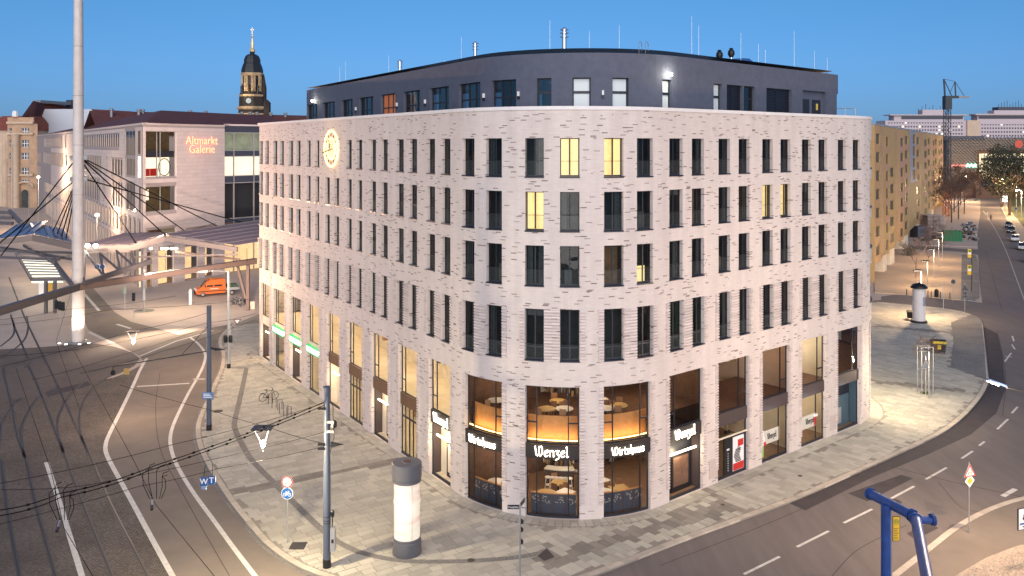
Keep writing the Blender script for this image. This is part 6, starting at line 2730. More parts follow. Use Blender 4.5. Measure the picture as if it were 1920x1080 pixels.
def car(lab, loc, rz, col, kind='hatch'):
    t = thing('parked_car', lab, 'car', loc, rz, 'cars parked along the right street', True)
    pm = mat('paint_%s' % kind + str(round(col[0], 2)), col, 0.25, 0.2, spec=.6)
    L_, W_ = 4.3, 1.78
    prof = [(-2.1, .35), (-2.15, .6), (-2.08, .92), (-1.0, 1.0), (1.0, 1.0), (1.95, .95), (2.15, .75), (2.15, .4), (1.9, .25), (-1.9, .25)]
    mb = MB()
    side_loft(mb, prof, [(-W_ / 2, .95, .86), (-W_ / 2 + .12, 1, 1), (W_ / 2 - .12, 1, 1), (W_ / 2, .95, .86)], pm)
    mb.build('body', t, True)
    cab = [(-1.25, .98), (-.5, 1.42), (.0, 1.48), (.9, 1.46), (1.55, 1.3), (1.95, .97)]
    mb = MB()
    side_loft(mb, cab, [(-.80, 1, 1), (-.62, .86, .94), (.62, .86, .94), (.80, 1, 1)], M_cglassd)
    mb.build('windows', t, True)
    roof = [(-.5, 1.43), (.0, 1.495), (.9, 1.475), (1.4, 1.37), (1.3, 1.36), (-.4, 1.39)]
    mb = MB()
    side_loft(mb, roof, [(-.64, .95, 1), (-.58, 1, 1.1), (.58, 1, 1.1), (.64, .95, 1)], pm)
    for x0, z0_, x1, z1_ in ((-1.25, .98, -.5, 1.43), (.3, 1.0, .3, 1.45), (1.9, .98, 1.35, 1.38)):
        for s in (-1, 1):
            mb.bar((x0, s * .80, z0_), (x1, s * .63, z1_), .07, .07, pm, up=(0, 1, 0))
    mb.build('roof', t)
    for x in (-1.35, 1.35):
        for s in (-1, 1):
            wheel(t, x, s * (W_ / 2 - .1), .31)
    for s in (-1, 1):
        mb = MB()
        mb.box(-2.17, -2.02, s * .62 - .18, s * .62 + .18, .62, .78, M_headl)
        mb.build('headlight', t)
        mb = MB()
        mb.box(2.05, 2.17, s * .66 - .14, s * .66 + .14, .72, .88, M_tail)
        mb.build('tail_light', t)
    mb = MB()
    mb.box(-2.18, -2.1, -.26, .26, .42, .53, M_white)
    mb.build('number_plate', t)
    return t
yaw = math.atan2(vd.y, vd.x)
for k_, (u, v, col, lab) in enumerate(((1917, 468, (.32, .33, .35), 'silver car nearest in the row at the right edge'), (1903, 452, (.42, .42, .42), 'light grey car second from the near end of the parked row'), (1896, 436, (.035, .035, .04), 'black car behind the two silver ones in the parked row'), (1892, 426, (.04, .045, .055), 'dark car at the far end of the parked row'), (1932, 492, (.03, .03, .035), 'dark car cut off by the right edge in front of the silver ones'))):
    p = G(u, v, .005)
    car(lab, p, yaw, col)

# orange municipal van
M_or = mat('orange_paint', (0.62, 0.14, 0.025), 0.35, spec=.5)
M_blackp = mat('black_plastic', (0.02, 0.02, 0.02), 0.6)
vp = G(405, 553, .005)
van = thing('orange_van', 'orange service van parked on the plaza below the canopy', 'van', vp, R(28), None, True)
mb = MB()
side_loft(mb, [(-2.9, .45), (-2.95, .95), (-2.2, 1.35), (-1.35, 2.25), (-1.0, 2.42), (1.1, 2.45), (1.2, 2.3), (1.2, .45), (1.0, .35), (-2.7, .35)], [(-.98, .985, .95), (-.86, 1, 1), (.86, 1, 1), (.98, .985, .95)], M_or)
mb.build('body', van, True)
mb = MB()
mb.face([(-2.14, -.8, 1.44), (-2.14, .8, 1.44), (-1.40, .78, 2.24), (-1.40, -.78, 2.24)][::-1], M_cglassd)
mb.build('windscreen', van)
for s in (-1, 1):
    for x0, x1 in ((-1.5, -.55), (-.4, .7)):
        mb = MB()
        y = s * .985
        q = [(x0, y, 1.4), (x1, y, 1.4), (x1, y * .985, 2.12), (x0 + (.4 if x0 < -1 else 0), y * .985, 2.12)]
        mb.face(q if s < 0 else q[::-1], M_cglassd)
        mb.build('side_window', van)
    mb = MB()
    mb.box(-2.7, 1.2, s * .985 - .012, s * .985 + .012, .72, .84, M_blackp)
    mb.build('side_strip', van)
    mb = MB()
    mb.box(-2.96, -2.75, s * .66 - .16, s * .66 + .16, .85, 1.12, M_headl)
    mb.build('headlight', van)
    mb = MB()
    mb.box(-1.75, -1.6, s * 1.1 - .1, s * 1.1 + .1, 1.4, 1.75, M_blackp)
    mb.build('mirror', van)
    for x in (-1.95, 2.1):
        wheel(van, x, s * .86, .35, .24)
mb = MB()
mb.box(-3.0, -2.85, -.9, .9, .38, .68, M_blackp)
mb.box(-2.98, -2.9, -.4, .4, .74, .96, M_blackp)
mb.build('bumper', van)
mb = MB()
mb.box(1.22, 3.2, -.95, .95, .62, .72, M_blackp)
for y in (-.95, .93):
    mb.box(1.22, 3.2, y, y + .02, .72, 1.1, M_galv)
mb.box(3.18, 3.2, -.95, .95, .72, 1.1, M_galv)
mb.build('flatbed', van)
mb = MB()
mb.box(1.5, 2.9, -.6, .6, .73, 1.5, mat('green_tarp', (.05, .09, .06), .8))
mb.build('load', van)
mb = MB()
mb.box(-.9, -.6, -.7, .7, 2.44, 2.58, mat('amber_beacon', (.7, .25, .02), .3))
mb.build('beacon_bar', van)
mb = MB()
for s in (-1, 1):
    mb.box(-1.0, .2, s * .99 - .004, s * .99 + .004, 1.05, 1.15, M_white)
mb.build('white_marking', van)

# bicycles
M_spoke = mat('spoke', (0.3, 0.3, 0.3), .4, .6)
def bicycle(lab, loc, rz, col=(.02, .025, .03), group=None, lean=0.0):
    t = thing('bicycle', lab, 'bicycle', loc, rz, group, True)
    t.rotation_euler = (R(lean), 0, rz)
    fm = mat('bike_frame_%d' % int(col[0] * 100), col, .4)
    for x in (-.53, .53):
        mb = MB()
        mb.tube([(x + .33 * math.cos(R(a)), 0, .34 + .33 * math.sin(R(a))) for a in range(0, 361, 18)], .022, M_tyre, 5, False)
        wh = mb.build('wheel', t)
        mb = MB()
        for a in range(0, 180, 30):
            c, s = .31 * math.cos(R(a)), .31 * math.sin(R(a))
            mb.bar((x - c, 0, .34 - s), (x + c, 0, .34 + s), .006, .006, M_spoke)
        mb.build('spokes', wh)
    mb = MB()
    A, B_, C_, D = (-.53, 0, .34), (-.08, 0, .3), (-.2, 0, .82), (.36, 0, .86)
    for p, q in ((A, B_), (A, C_), (B_, C_), (C_, D), (B_, D), (D, (.53, 0, .34)), (D, (.33, 0, 1.02))):
        mb.tube([p, q], .02, fm, 5)
    mb.build('frame', t)
    mb = MB()
    mb.tube([(.25, -.28, 1.06), (.33, -.1, 1.03), (.33, .1, 1.03), (.25, .28, 1.06)], .016, M_black, 5)
    mb.build('handlebar', t)
    mb = MB()
    mb.tube([(-.2, 0, .82), (-.22, 0, .93)], .015, M_black, 5)
    mb.box(-.36, -.1, -.06, .06, .93, .98, M_black)
    mb.build('saddle', t)
    mb = MB()
    mb.box(-.8, -.35, -.06, .06, .70, .72, M_black)
    mb.build('rack', t)
    mb = MB()
    mb.tube([(-.08, -.03, .3), (-.08, .03, .3)], .1, M_black, 10)
    mb.bar((-.08, .08, .3), (.06, .08, .2), .02, .02, M_black)
    mb.bar((-.08, -.08, .3), (-.22, -.08, .4), .02, .02, M_black)
    mb.build('crank', t)
    return t
bb = G(504, 751, .13)
bicycle('black bicycle leaning at the stands on the left pavement', bb, R(38))
for k_, (u, v) in enumerate(((507, 757), (514, 765), (525, 768), (528, 775), (536, 780), (542, 782))):
    c = G(u, v, .13)
    mb = MB()
    dx = Vector((.6, .35, 0)) * .25
    mb.tube([c - dx, c - dx + Vector((0, 0, .85)), c + dx + Vector((0, 0, .85)), c + dx], .026, M_sill, 6)
    o = mb.build('bike_stand', origin=c)
    tag(o, 'slim steel bicycle stand on the left pavement, %s' % ['under the black bicycle', 'second in the row after the bicycle', 'third in the row', 'fourth in the row', 'fifth in the row', 'last one nearest the overhead wires'][k_], 'bike stand', 'bicycle stands by the facade')
for k_, (u, v, c) in enumerate(((440, 572, .04), (447, 570, .45), (453, 567, .25), (459, 571, .03), (450, 575, .5))):
    bicycle('bicycle in the cluster by the canopy post, %s' % ['leftmost dark one', 'white one at the back', 'reddish one beside the post', 'dark one right of it', 'white one in front'][k_], G(u, v, .0), R(20 + 24 * k_), (c, c * (.3 if k_ == 2 else 1), c * (.25 if k_ == 2 else 1)), 'bicycles parked by the canopy post')

def person(lab, loc, rz, top, group=None):
    """one continuous figure, seated on a bicycle, hands on the bar"""
    V = [(-.2, 0, 1.0, .15), (-.05, 0, 1.28, .15), (.06, 0, 1.5, .13), (.1, 0, 1.6, .055), (.15, 0, 1.74, .105),
         (-.18, .1, .98, .10), (.14, .12, .76, .075), (.0, .11, .38, .05), (.12, .11, .33, .04),
         (-.18, -.1, .98, .10), (.2, -.12, .86, .075), (.08, -.11, .52, .05), (.2, -.11, .47, .04),
         (.06, .19, 1.48, .06), (.2, .25, 1.28, .045), (.32, .24, 1.08, .035),
         (.06, -.19, 1.48, .06), (.2, -.25, 1.28, .045), (.32, -.24, 1.08, .035)]
    E = [(0, 1), (1, 2), (2, 3), (3, 4), (0, 5), (5, 6), (6, 7), (7, 8), (0, 9), (9, 10), (10, 11), (11, 12), (2, 13), (13, 14), (14, 15), (2, 16), (16, 17), (17, 18)]
    me = bpy.data.meshes.new('person')
    me.from_pydata([v[:3] for v in V], E, [])
    me.materials.append(mat('clothes_%d' % int(top[0] * 100), top, .8))
    o = bpy.data.objects.new('person', me)
    COL.objects.link(o)
    sk = o.modifiers.new('skin', 'SKIN')
    sk.use_smooth_shade = True
    for i_, v in enumerate(V):
        me.skin_vertices[0].data[i_].radius = (v[3], v[3])
    me.skin_vertices[0].data[0].use_root = True
    o.modifiers.new('sub', 'SUBSURF').levels = 1
    o.location = loc
    o.rotation_euler = (0, 0, rz)
    tag(o, lab, 'person', group)
    mb = MB()
    mb.lathe([(.02, -.02), (.115, .0), (.11, .07), (.05, .125), (.01, .13)], mat('dark_hair', (.03, .02, .015), .8), 10, (.14, 0, 1.76))
    mb.build('hair', o, True)
    return o
for k_, (u, v, top, lab) in enumerate(((1850, 408, (.62, .60, .58), 'cyclist in a white top riding down the right street'), (1858, 414, (.03, .035, .05), 'cyclist in dark clothes riding beside the white one'))):
    p = G(u, v, .005)
    bicycle('bicycle under the cyclist in %s' % ('the white top' if k_ == 0 else 'dark clothes'), p, yaw + R(180), (.02, .02, .03), 'ridden bicycles')
    person(lab, p, yaw + R(180), top, 'cyclists')

# ------------------------------------------------------------------ street furniture
def pole(name, lab, cat, base, h, r, m, foot=True, group=None, taper=.8, n=14):
    t = thing(name, lab, cat, base, 0, group, True)
    mb = MB()
    mb.lathe([(r, 0), (r, .35), (r * .98, h * .4), (r * taper, h)], m, n)
    mb.build('shaft', t, True)
    if foot:
        mb = MB()
        mb.lathe([(r * 1.08, 0), (r * 1.08, .42), (r * 1.02, .44)], M_black, n)
        mb.build('foot_sleeve', t)
    return t
def htop(base, v):
    return H - (v - HZ) / F * base.y - base.z

# near mast with wires
b612 = G(613, 1063, .13)
h612 = htop(b612, 727)
pm_ = pole('catenary_pole', 'near grey catenary pole with switch box in front of the left facade', 'pole', b612, h612, .2, M_bluegrey, taper=.78)
mb = MB()
mb.lathe([(.21, h612), (.21, h612 + .06), (.02, h612 + .1)], M_bluegrey, 14)
mb.build('cap', pm_)
mb = MB()
mb.box(.2, .44, -.16, .16, .85, 2.05, M_galv)
mb.box(.26, .38, -.165, -.16, 1.3, 1.5, M_black)
mb.build('switch_box', pm_)
mb = MB()
for z in (2.3, 2.42, 2.62):
    mb.lathe([(.2, z), (.2, z + .04)], M_black, 14)
for v, e in ((790, 1), (808, 1), (832, -1), (840, -1), (765, -1)):
    z = htop(b612, v)
    mb.bar((0, -.12, z), (.42 * e, -.25, z + .05), .07, .12, M_black)
z = htop(b612, 795)
mb.lathe([(.05, z - .2), (.16, z - .1), (.16, z + .15), (.06, z + .25)], M_black, 8, (.38, -.1, 0))
mb.lathe([(.05, 2.6), (.1, 2.7), (.1, 2.9), (.03, 3.0)], M_black, 8, (.3, -.05, 0))
mb.tube([(.3, -.05, 2.6), (.28, -.05, 2.1)], .03, M_black, 5)
z = htop(b612, 832)
mb.face([(.25, -.2, z - .06), (.95, -.25, z + .02), (.25, -.3, z + .14)], M_black)
mb.hexa([(.25, -.3, z - .08), (.35, -.3, z - .1), (.35, -.1, z - .1), (.25, -.1, z - .08), (.25, -.3, z + .16), (.9, -.25, z + .04), (.9, -.2, z + .04), (.25, -.1, z + .16)], M_black)
mb.build('fittings', pm_, kind='stuff')
mb = MB()
z0_ = htop(b612, 760)
mb.tube([(.16, -.1, z0_ + .2), (.34, -.1, z0_), (.34, -.12, z0_ - .6), (.4, -.14, z0_ - 1.6), (.2, -.18, z0_ - 2.4)], .022, M_black, 5)
mb.build('cable_loop', pm_)

# dark blue catenary pole with bracket arm
b392 = G(392, 806, .13)
h392 = htop(b392, 573)
pn_ = pole('catenary_pole', 'dark blue catenary pole with a long bracket arm over the left road', 'pole', b392, h392, .19, M_bluegrey, taper=.95)
mb = MB()
zA = htop(b392, 658)
end = Z(212, 687, zA + b392.z - .5) - b392
mb.tube([(-.1, 0, zA), end * .55 + Vector((0, 0, zA * .45)), Vector((end.x, end.y, end.z))], .05, M_black, 6)
mb.build('bracket_arm', pn_)
mb = MB()
zB = htop(b392, 585)
q = Vector((end.x, end.y, end.z)) * .3 + Vector((0, 0, zA)) * .7
mb.tube([(-.1, 0, htop(b392, 612)), q], .02, M_cable, 4)
mb.build('stay', pn_)
mb = MB()
mb.bar((.1, 0, htop(b392, 652)), (.5, -.1, htop(b392, 654)), .08, .14, M_black)
mb.hexa([(.5, -.2, zA + .05), (1.25, -.15, zA + .12), (1.25, -.05, zA + .12), (.5, 0, zA + .05), (.5, -.2, zA + .28), (1.2, -.15, zA + .17), (1.2, -.05, zA + .17), (.5, 0, zA + .28)], M_black)
mb.build('loudspeaker', pn_)
mb = MB()
zs = htop(b392, 746)
mb.box(-.42, .42, -.27, -.23, zs, zs + .5, mat('blue_sign', (.09, .17, .34), .5))
sg_ = mb.build('info_sign', pn_)
mb = MB()
for k_ in range(3):
    mb.box(-.34, .34 - .1 * k_, -.275, -.271, zs + .1 + .12 * k_, zs + .15 + .12 * k_, M_white)
mb.build('lettering', sg_)
# end fittings of the bracket arm
mb = MB()
e_ = Vector((end.x, end.y, end.z))
mb.lathe([(.05, -.3), (.16, -.25), (.18, 0), (.05, .1)], M_black, 8, e_ - Vector((0, 0, .35)))
mb.bar(e_, e_ - Vector((0, 0, .4)), .05, .05, M_black)
mb.build('hanger', pn_)
mb = MB()
mb.box(e_.x + .8, e_.x + 1.2, e_.y - .02, e_.y + .02, e_.z - .6, e_.z - .15, mat('ochre_plate', (.35, .22, .06), .5))
mb.build('number_plate', pn_)

# street lamp post with signal heads
b429 = G(429, 690, .13)
h429 = htop(b429, 508)
pl_ = pole('street_lamp', 'tall light grey lamp post with signal heads at the left end of the facade', 'street lamp', b429, h429, .17, M_galv, taper=.6)
mb = MB()
mb.tube([(0, 0, h429 - .05), (-1.2, -.5, h429 + .1), (-1.9, -.8, h429 + .1)], .05, M_galv, 6)
mb.build('arm', pl_)
mb = MB()
mb.hexa([(-2.7, -1.3, h429), (-1.7, -.9, h429), (-1.6, -.6, h429), (-2.6, -1.0, h429), (-2.7, -1.3, h429 + .12), (-1.7, -.9, h429 + .2), (-1.6, -.6, h429 + .2), (-2.6, -1.0, h429 + .12)], M_greypole)
mb.build('lamp_head', pl_)
lamp('lamp_post_light', b429 + Vector((-2.1, -.95, h429 - .25)), 2200, (1, .66, .40), .3)
zsig = htop(b429, 641)
for s in (-1, 1):
    mb = MB()
    mb.lathe([(.16, 0), (.2, .1), (.2, .55), (.14, .7)], M_black, 8, (s * .25, -.25, zsig))
    mb.build('signal_head', pl_)

# give way sign
def road_sign(name, lab, base, h, faces, yaw_=0.0, pr=.03):
    t = thing(name, lab, 'sign', base, yaw_, None, True)
    mb = MB()
    mb.lathe([(pr, 0), (pr, h)], M_galv, 8)
    mb.build('post', t, True)
    for kind, z in faces:
        mb = MB()
        det = MB()
        y = -.05
        def disc(mbx, r, yy, m, n=28):
            mbx.face([(r * math.cos(2 * math.pi * k / n), yy, z + r * math.sin(2 * math.pi * k / n)) for k in range(n)], m)
        if kind == 'give':
            a = .45
            mb.hexa([(-.02, y - .0, z - a * .86), (.02, y - .0, z - a * .86), (.02, y + .03, z - a * .86), (-.02, y + .03, z - a * .86), (-a, y, z + a * .6), (a, y, z + a * .6), (a, y + .03, z + a * .6), (-a, y + .03, z + a * .6)], mat('sign_black_red', (.10, .05, .05), .5))
            det.face([(0, y - .006, z - a * .52), (a * .68, y - .006, z + a * .44), (-a * .68, y - .006, z + a * .44)], M_white)
        elif kind == 'speed':
            mb.tube([(0, y, z), (0, y + .03, z)], .33, M_galv, 28)
            disc(det, .315, y - .005, mat('sign_red', (.42, .02, .025), .45))
            disc(det, .245, y - .009, M_white)
            text_mesh(det, '20', .36, (0, y - .014, z), (1, 0, 0), (0, 0, 1), M_black, .002, 0, .004)
        elif kind == 'cycle':
            mb.tube([(0, y, z), (0, y + .03, z)], .33, M_white, 28)
            disc(det, .305, y - .005, mat('sign_blue', (.012, .09, .30), .45))
            for x in (-.13, .13):
                det.tube([(x + .085 * math.cos(R(a_)), y - .012, z - .06 + .085 * math.sin(R(a_))) for a_ in range(0, 361, 30)], .012, M_white, 4, False)
            for p, q in (((-.13, -.06), (-.05, .06)), ((-.05, .06), (.1, .06)), ((-.05, .06), (0, -.06)), ((0, -.06), (.1, .06)), ((.13, -.06), (.08, .13)), ((-.09, .1), (-.02, .1)), ((.04, .13), (.12, .13)), ((-.13, -.06), (0, -.06))):
                det.bar((p[0], y - .012, z + p[1]), (q[0], y - .012, z + q[1]), .02, .016, M_white, up=(0, 1, 0))
        elif kind in ('children', 'tri_back'):
            a = .46
            m_ = M_galv if kind == 'children' else mat('sign_back', (.05, .055, .07), .5)
            mb.hexa([(-a, y, z - a * .55), (a, y, z - a * .55), (a, y + .03, z - a * .55), (-a, y + .03, z - a * .55), (-.03, y, z + a), (.03, y, z + a), (.03, y + .03, z + a), (-.03, y + .03, z + a)], m_)
            if kind == 'children':
                det.face([(-a * .97, y - .005, z - a * .53), (a * .97, y - .005, z - a * .53), (0, y - .005, z + a * .98)], mat('sign_red', (.42, .02, .025), .45))
                det.face([(-a * .72, y - .009, z - a * .4), (a * .72, y - .009, z - a * .4), (0, y - .009, z + a * .68)], M_white)
                for cx, s_ in ((-.09, .9), (.09, 1.0)):
                    zz = z - .16
                    det.face([(cx + .035 * math.cos(R(k * 45)), y - .012, zz + .27 * s_ + .035 * math.sin(R(k * 45))) for k in range(8)], M_black)
                    for p, q in (((0, .22), (0, .1)), ((0, .1), (-.07, 0)), ((0, .1), (.06, 0)), ((0, .2), (.08, .14)), ((0, .2), (-.07, .13))):
                        det.bar((cx + p[0], y - .012, zz + p[1] * s_), (cx + q[0], y - .012, zz + q[1] * s_), .03, .004, M_black, up=(0, 1, 0))
        elif kind == 'priority':
            a = .37
            mb.face([(0, y, z - a), (a, y, z), (0, y, z + a), (-a, y, z)], M_white)
            mb.face([(0, y + .03, z - a), (-a, y + .03, z), (0, y + .03, z + a), (a, y + .03, z)], M_galv)
            b_ = a * .62
            det.face([(0, y - .006, z - b_), (b_, y - .006, z), (0, y - .006, z + b_), (-b_, y - .006, z)], mat('sign_yellow', (.75, .38, .03), .45))
        elif kind == 'round_back':
            mb.tube([(0, y, z), (0, y + .03, z)], .3, mat('sign_back', (.05, .055, .07), .5), 20)
        elif kind == 'plates_back':
            mb.box(-.22, .22, y, y + .03, z - .16, z + .16, mat('sign_back', (.05, .055, .07), .5))
        elif kind == 'blue_small':
            mb.box(-.25, .25, y, y + .03, z - .25, z + .25, mat('sign_blue', (.012, .09, .30), .45))
        face = mb.build('sign_plate', t)
        if det.v:
            det.build('symbol', face)
    return t
road_sign('give_way_sign', 'white triangular give way sign pointing down beside the lamp post', G(445, 640, .1), 2.55, [('give', 2.2)])
bs = G(539, 1018, .13)
hs_ = htop(bs, 894)
road_sign('road_sign', 'round red edged 20 sign above a blue cycle sign on one post', bs, hs_, [('speed', htop(bs, 903)), ('cycle', htop(bs, 924.5))], R(-6))
bc = G(1817, 999, .12)
road_sign('road_sign', 'triangular children warning sign above a yellow priority diamond', bc, htop(bc, 866), [('children', htop(bc, 885)), ('priority', htop(bc, 901))], R(22))
b_ = G(1736, 744, .13)
road_sign('warning_sign', 'dark back of a triangular sign beside the steel tree guard', b_, htop(b_, 668), [('tri_back', htop(b_, 685))])
b_ = G(1809, 584, .13)
road_sign('warning_sign', 'dark back of a triangular sign with two small plates by the side street', b_, htop(b_, 530), [('tri_back', htop(b_, 541)), ('plates_back', htop(b_, 550)), ('plates_back', htop(b_, 556))])
b_ = G(1787, 566, .13)
road_sign('round_sign', 'dark back of a round sign on a thin post by the plaza corner', b_, htop(b_, 520), [('round_back', htop(b_, 528))])
for u, v, v2, lab in ((1896, 398, 392, 'small blue square sign far down the right street beside the lawn'),):
    b_ = G(1905, 432, .13)
    road_sign('parking_sign', lab, b_, htop(b_, 388), [('blue_small', htop(b_, 391))])
# bare marker poles at the side street
for u, v0, v1, lab in ((1769, 527, 578, 'plain thin grey post at the kerb of the side street'),):
    b_ = G(u, v1, .13)
    mb = MB()
    mb.lathe([(.05, 0), (.05, htop(b_, v0))], M_galv, 8)
    o = mb.build('marker_post', origin=None)
    o.location = b_
    tag(o, lab, 'post')

# street name post
b_ = G(975, 1100, .13)
t = thing('street_name_sign', 'thin post with small black street name plates before the corner', 'sign', b_, 0, None, True)
hh_ = htop(b_, 946)
mb = MB()
mb.lathe([(.045, 0), (.045, hh_), (.01, hh_ + .08)], M_greypole, 8)
mb.build('post', t, True)
mb = MB()
mb.box(-.62, -.03, -.02, .02, hh_ - .22, hh_ - .02, M_black)
pl1 = mb.build('name_plate', t)
mb = MB()
text_mesh(mb, 'Postplatz', .14, (-.325, -.024, hh_ - .12), (1, 0, 0), (0, 0, 1), M_white, .002)
mb.build('lettering', pl1)
mb = MB()
mb.hexa([(.02, -.02, hh_ - .1), (.05, 0, hh_ - .1), (.25, .55, hh_ - .1), (.22, .56, hh_ - .1), (.02, -.02, hh_ + .1), (.05, 0, hh_ + .1), (.25, .55, hh_ + .1), (.22, .56, hh_ + .1)], M_black)
mb.build('name_plate', t)
mb = MB()
for z in (hh_ - .9, hh_ - 1.3, hh_ - 1.9):
    mb.hexa([(.03, 0, z - .1), (.16, .05, z - .05), (.16, .09, z - .05), (.03, .04, z - .1), (.03, 0, z + .22), (.16, .05, z + .1), (.16, .09, z + .1), (.03, .04, z + .22)], M_black)
mb.build('bracket', t)

# W / T plates hanging on the wires
c = Z(390, 903, 6.3)
t = thing('signal_plate', 'pair of blue plates with white W and T hanging from the wires', 'sign', c, 0, None, True)
bl_ = mat('plate_blue', (.02, .09, .26), .45)
for x0, x1, ch, dz in ((-.36, -.02, 'W', 0), (.0, .34, 'T', .06)):
    mb = MB()
    mb.box(x0, x1, -.015, .015, -.2 + dz, .2 + dz, bl_)
    o = mb.build('plate', t)
    mb = MB()
    text_mesh(mb, ch, .36, ((x0 + x1) / 2, -.019, dz), (1, 0, 0), (0, 0, 1), M_white, .002, 0, .006)
    mb.build('lettering', o)
mb = MB()
mb.box(-.3, -.08, -.015, .015, -.36, -.21, mat('plate_pale_blue', (.2, .3, .45), .5))
mb.build('small_plate', t)
mb = MB()
mb.tube([(-.2, 0, .2), (-.15, .05, .75)], .012, M_cable, 4)
mb.tube([(.2, 0, .26), (.2, .05, .85)], .012, M_cable, 4)
mb.build('hanger', t)

# lit advertising column
b_ = G(763, 1036, .13)
t = thing('advertising_column', 'round advertising column with glowing pale drum and dark cap', 'advertising column', b_, 0, None, True)
hc_ = htop(b_, 866)
M_cap = mat('column_cap', (.10, .10, .115), .4, spec=.5)
mb = MB()
mb.lathe([(.76, 0), (.78, .05), (.78, .72), (.73, .75), (.73, .79), (.75, .8), (.75, .88), (.7, .9)], M_cap, 40)
mb.build('base', t, True)
m_ = bpy.data.materials.new('glowing_drum')
m_.use_nodes = True
nt = m_.node_tree
pb = nt.nodes['Principled BSDF']
pb.inputs['Base Color'].default_value = (.45, .42, .38, 1)
pb.inputs['Roughness'].default_value = .25
tcn = nt.nodes.new('ShaderNodeTexCoord')
mpn = nt.nodes.new('ShaderNodeMapping')
mpn.inputs['Scale'].default_value = (.25, .25, 1.4)
mpn.inputs['Rotation'].default_value = (R(4), R(5), 0)
nz = nt.nodes.new('ShaderNodeTexNoise')
nz.inputs['Scale'].default_value = 1.6
nz.inputs['Detail'].default_value = 5
cr_ = nt.nodes.new('ShaderNodeValToRGB')
cr_.color_ramp.elements[0].position = .36
cr_.color_ramp.elements[0].color = (.80, .38, .25, 1)
cr_.color_ramp.elements[1].position = .5
cr_.color_ramp.elements[1].color = (1, .88, .68, 1)
nt.links.new(tcn.outputs['Object'], mpn.inputs[0])
nt.links.new(mpn.outputs[0], nz.inputs['Vector'])
nt.links.new(nz.outputs[0], cr_.inputs[0])
nt.links.new(cr_.outputs[0], pb.inputs['Emission Color'])
pb.inputs['Emission Strength'].default_value = .36
mb = MB()
mb.lathe([(.70, .9), (.70, hc_ - 1.0)], m_, 40)
mb.build('lit_drum', t, True)
mb = MB()
for a in range(4):
    mb.lathe([(.012, .88), (.012, hc_ - .95)], M_galv, 5, (.735 * math.cos(a * 1.57 + .5), .735 * math.sin(a * 1.57 + .5), 0))
mb.lathe([(.73, 2.78), (.735, 2.80), (.735, 2.84), (.73, 2.86)], m_, 40)
mb.build('drum_strips', t)
mb = MB()
mb.lathe([(.7, hc_ - 1.02), (.77, hc_ - 1.0), (.77, hc_ - .86), (.74, hc_ - .84), (.74, hc_ - .8), (.79, hc_ - .78), (.79, hc_ - .03), (.76, hc_), (.24, hc_), (.23, hc_ + .03), (.05, hc_ + .035)], M_cap, 40)
mb.build('cap', t, True)
mb = MB()
mb.lathe([(.22, hc_ + .036), (.2, hc_ + .05), (.02, hc_ + .05)], mat('rust_lid', (.09, .03, .03), .5), 20)
mb.build('lid', t)
lamp('column_light', b_ + Vector((0, -1.05, 2.6)), 30, (1, .85, .65), .6)

# white poster column on the right
b_ = G(1723, 604, .13)
t = thing('poster_column', 'white round poster column with black domed roof on the right pavement', 'advertising column', b_, 0, None, True)
hc_ = htop(b_, 531)
mb = MB()
mb.lathe([(.95, 0), (.95, .2), (.78, .24)], M_black, 24)
mb.build('base', t)
mb = MB()
mb.lathe([(.74, .22), (.74, hc_ - .6)], mat('white_poster_drum', (.62, .58, .57), .6, var=.05), 28)
dr2 = mb.build('drum', t, True)
mb = MB()
mb.lathe([(.74, hc_ - .6), (1.0, hc_ - .58), (.98, hc_ - .45), (.7, hc_ - .15), (.3, hc_), (.02, hc_ + .12)], M_black, 24)
mb.build('roof', t, True)
mb = MB()
for k_ in range(4):
    a0_, a1_ = R(-80 + 12 * k_), R(-68 + 12 * k_)
    mb.face([(.752 * math.cos(a0_), .752 * math.sin(a0_), 2.1), (.752 * math.cos(a1_), .752 * math.sin(a1_), 2.1), (.752 * math.cos(a1_), .752 * math.sin(a1_), 3.2), (.752 * math.cos(a0_), .752 * math.sin(a0_), 3.2)], mat('torn_poster', (.25, .27, .32), .7, var=.4, scale=5))
mb.build('torn_poster', dr2)

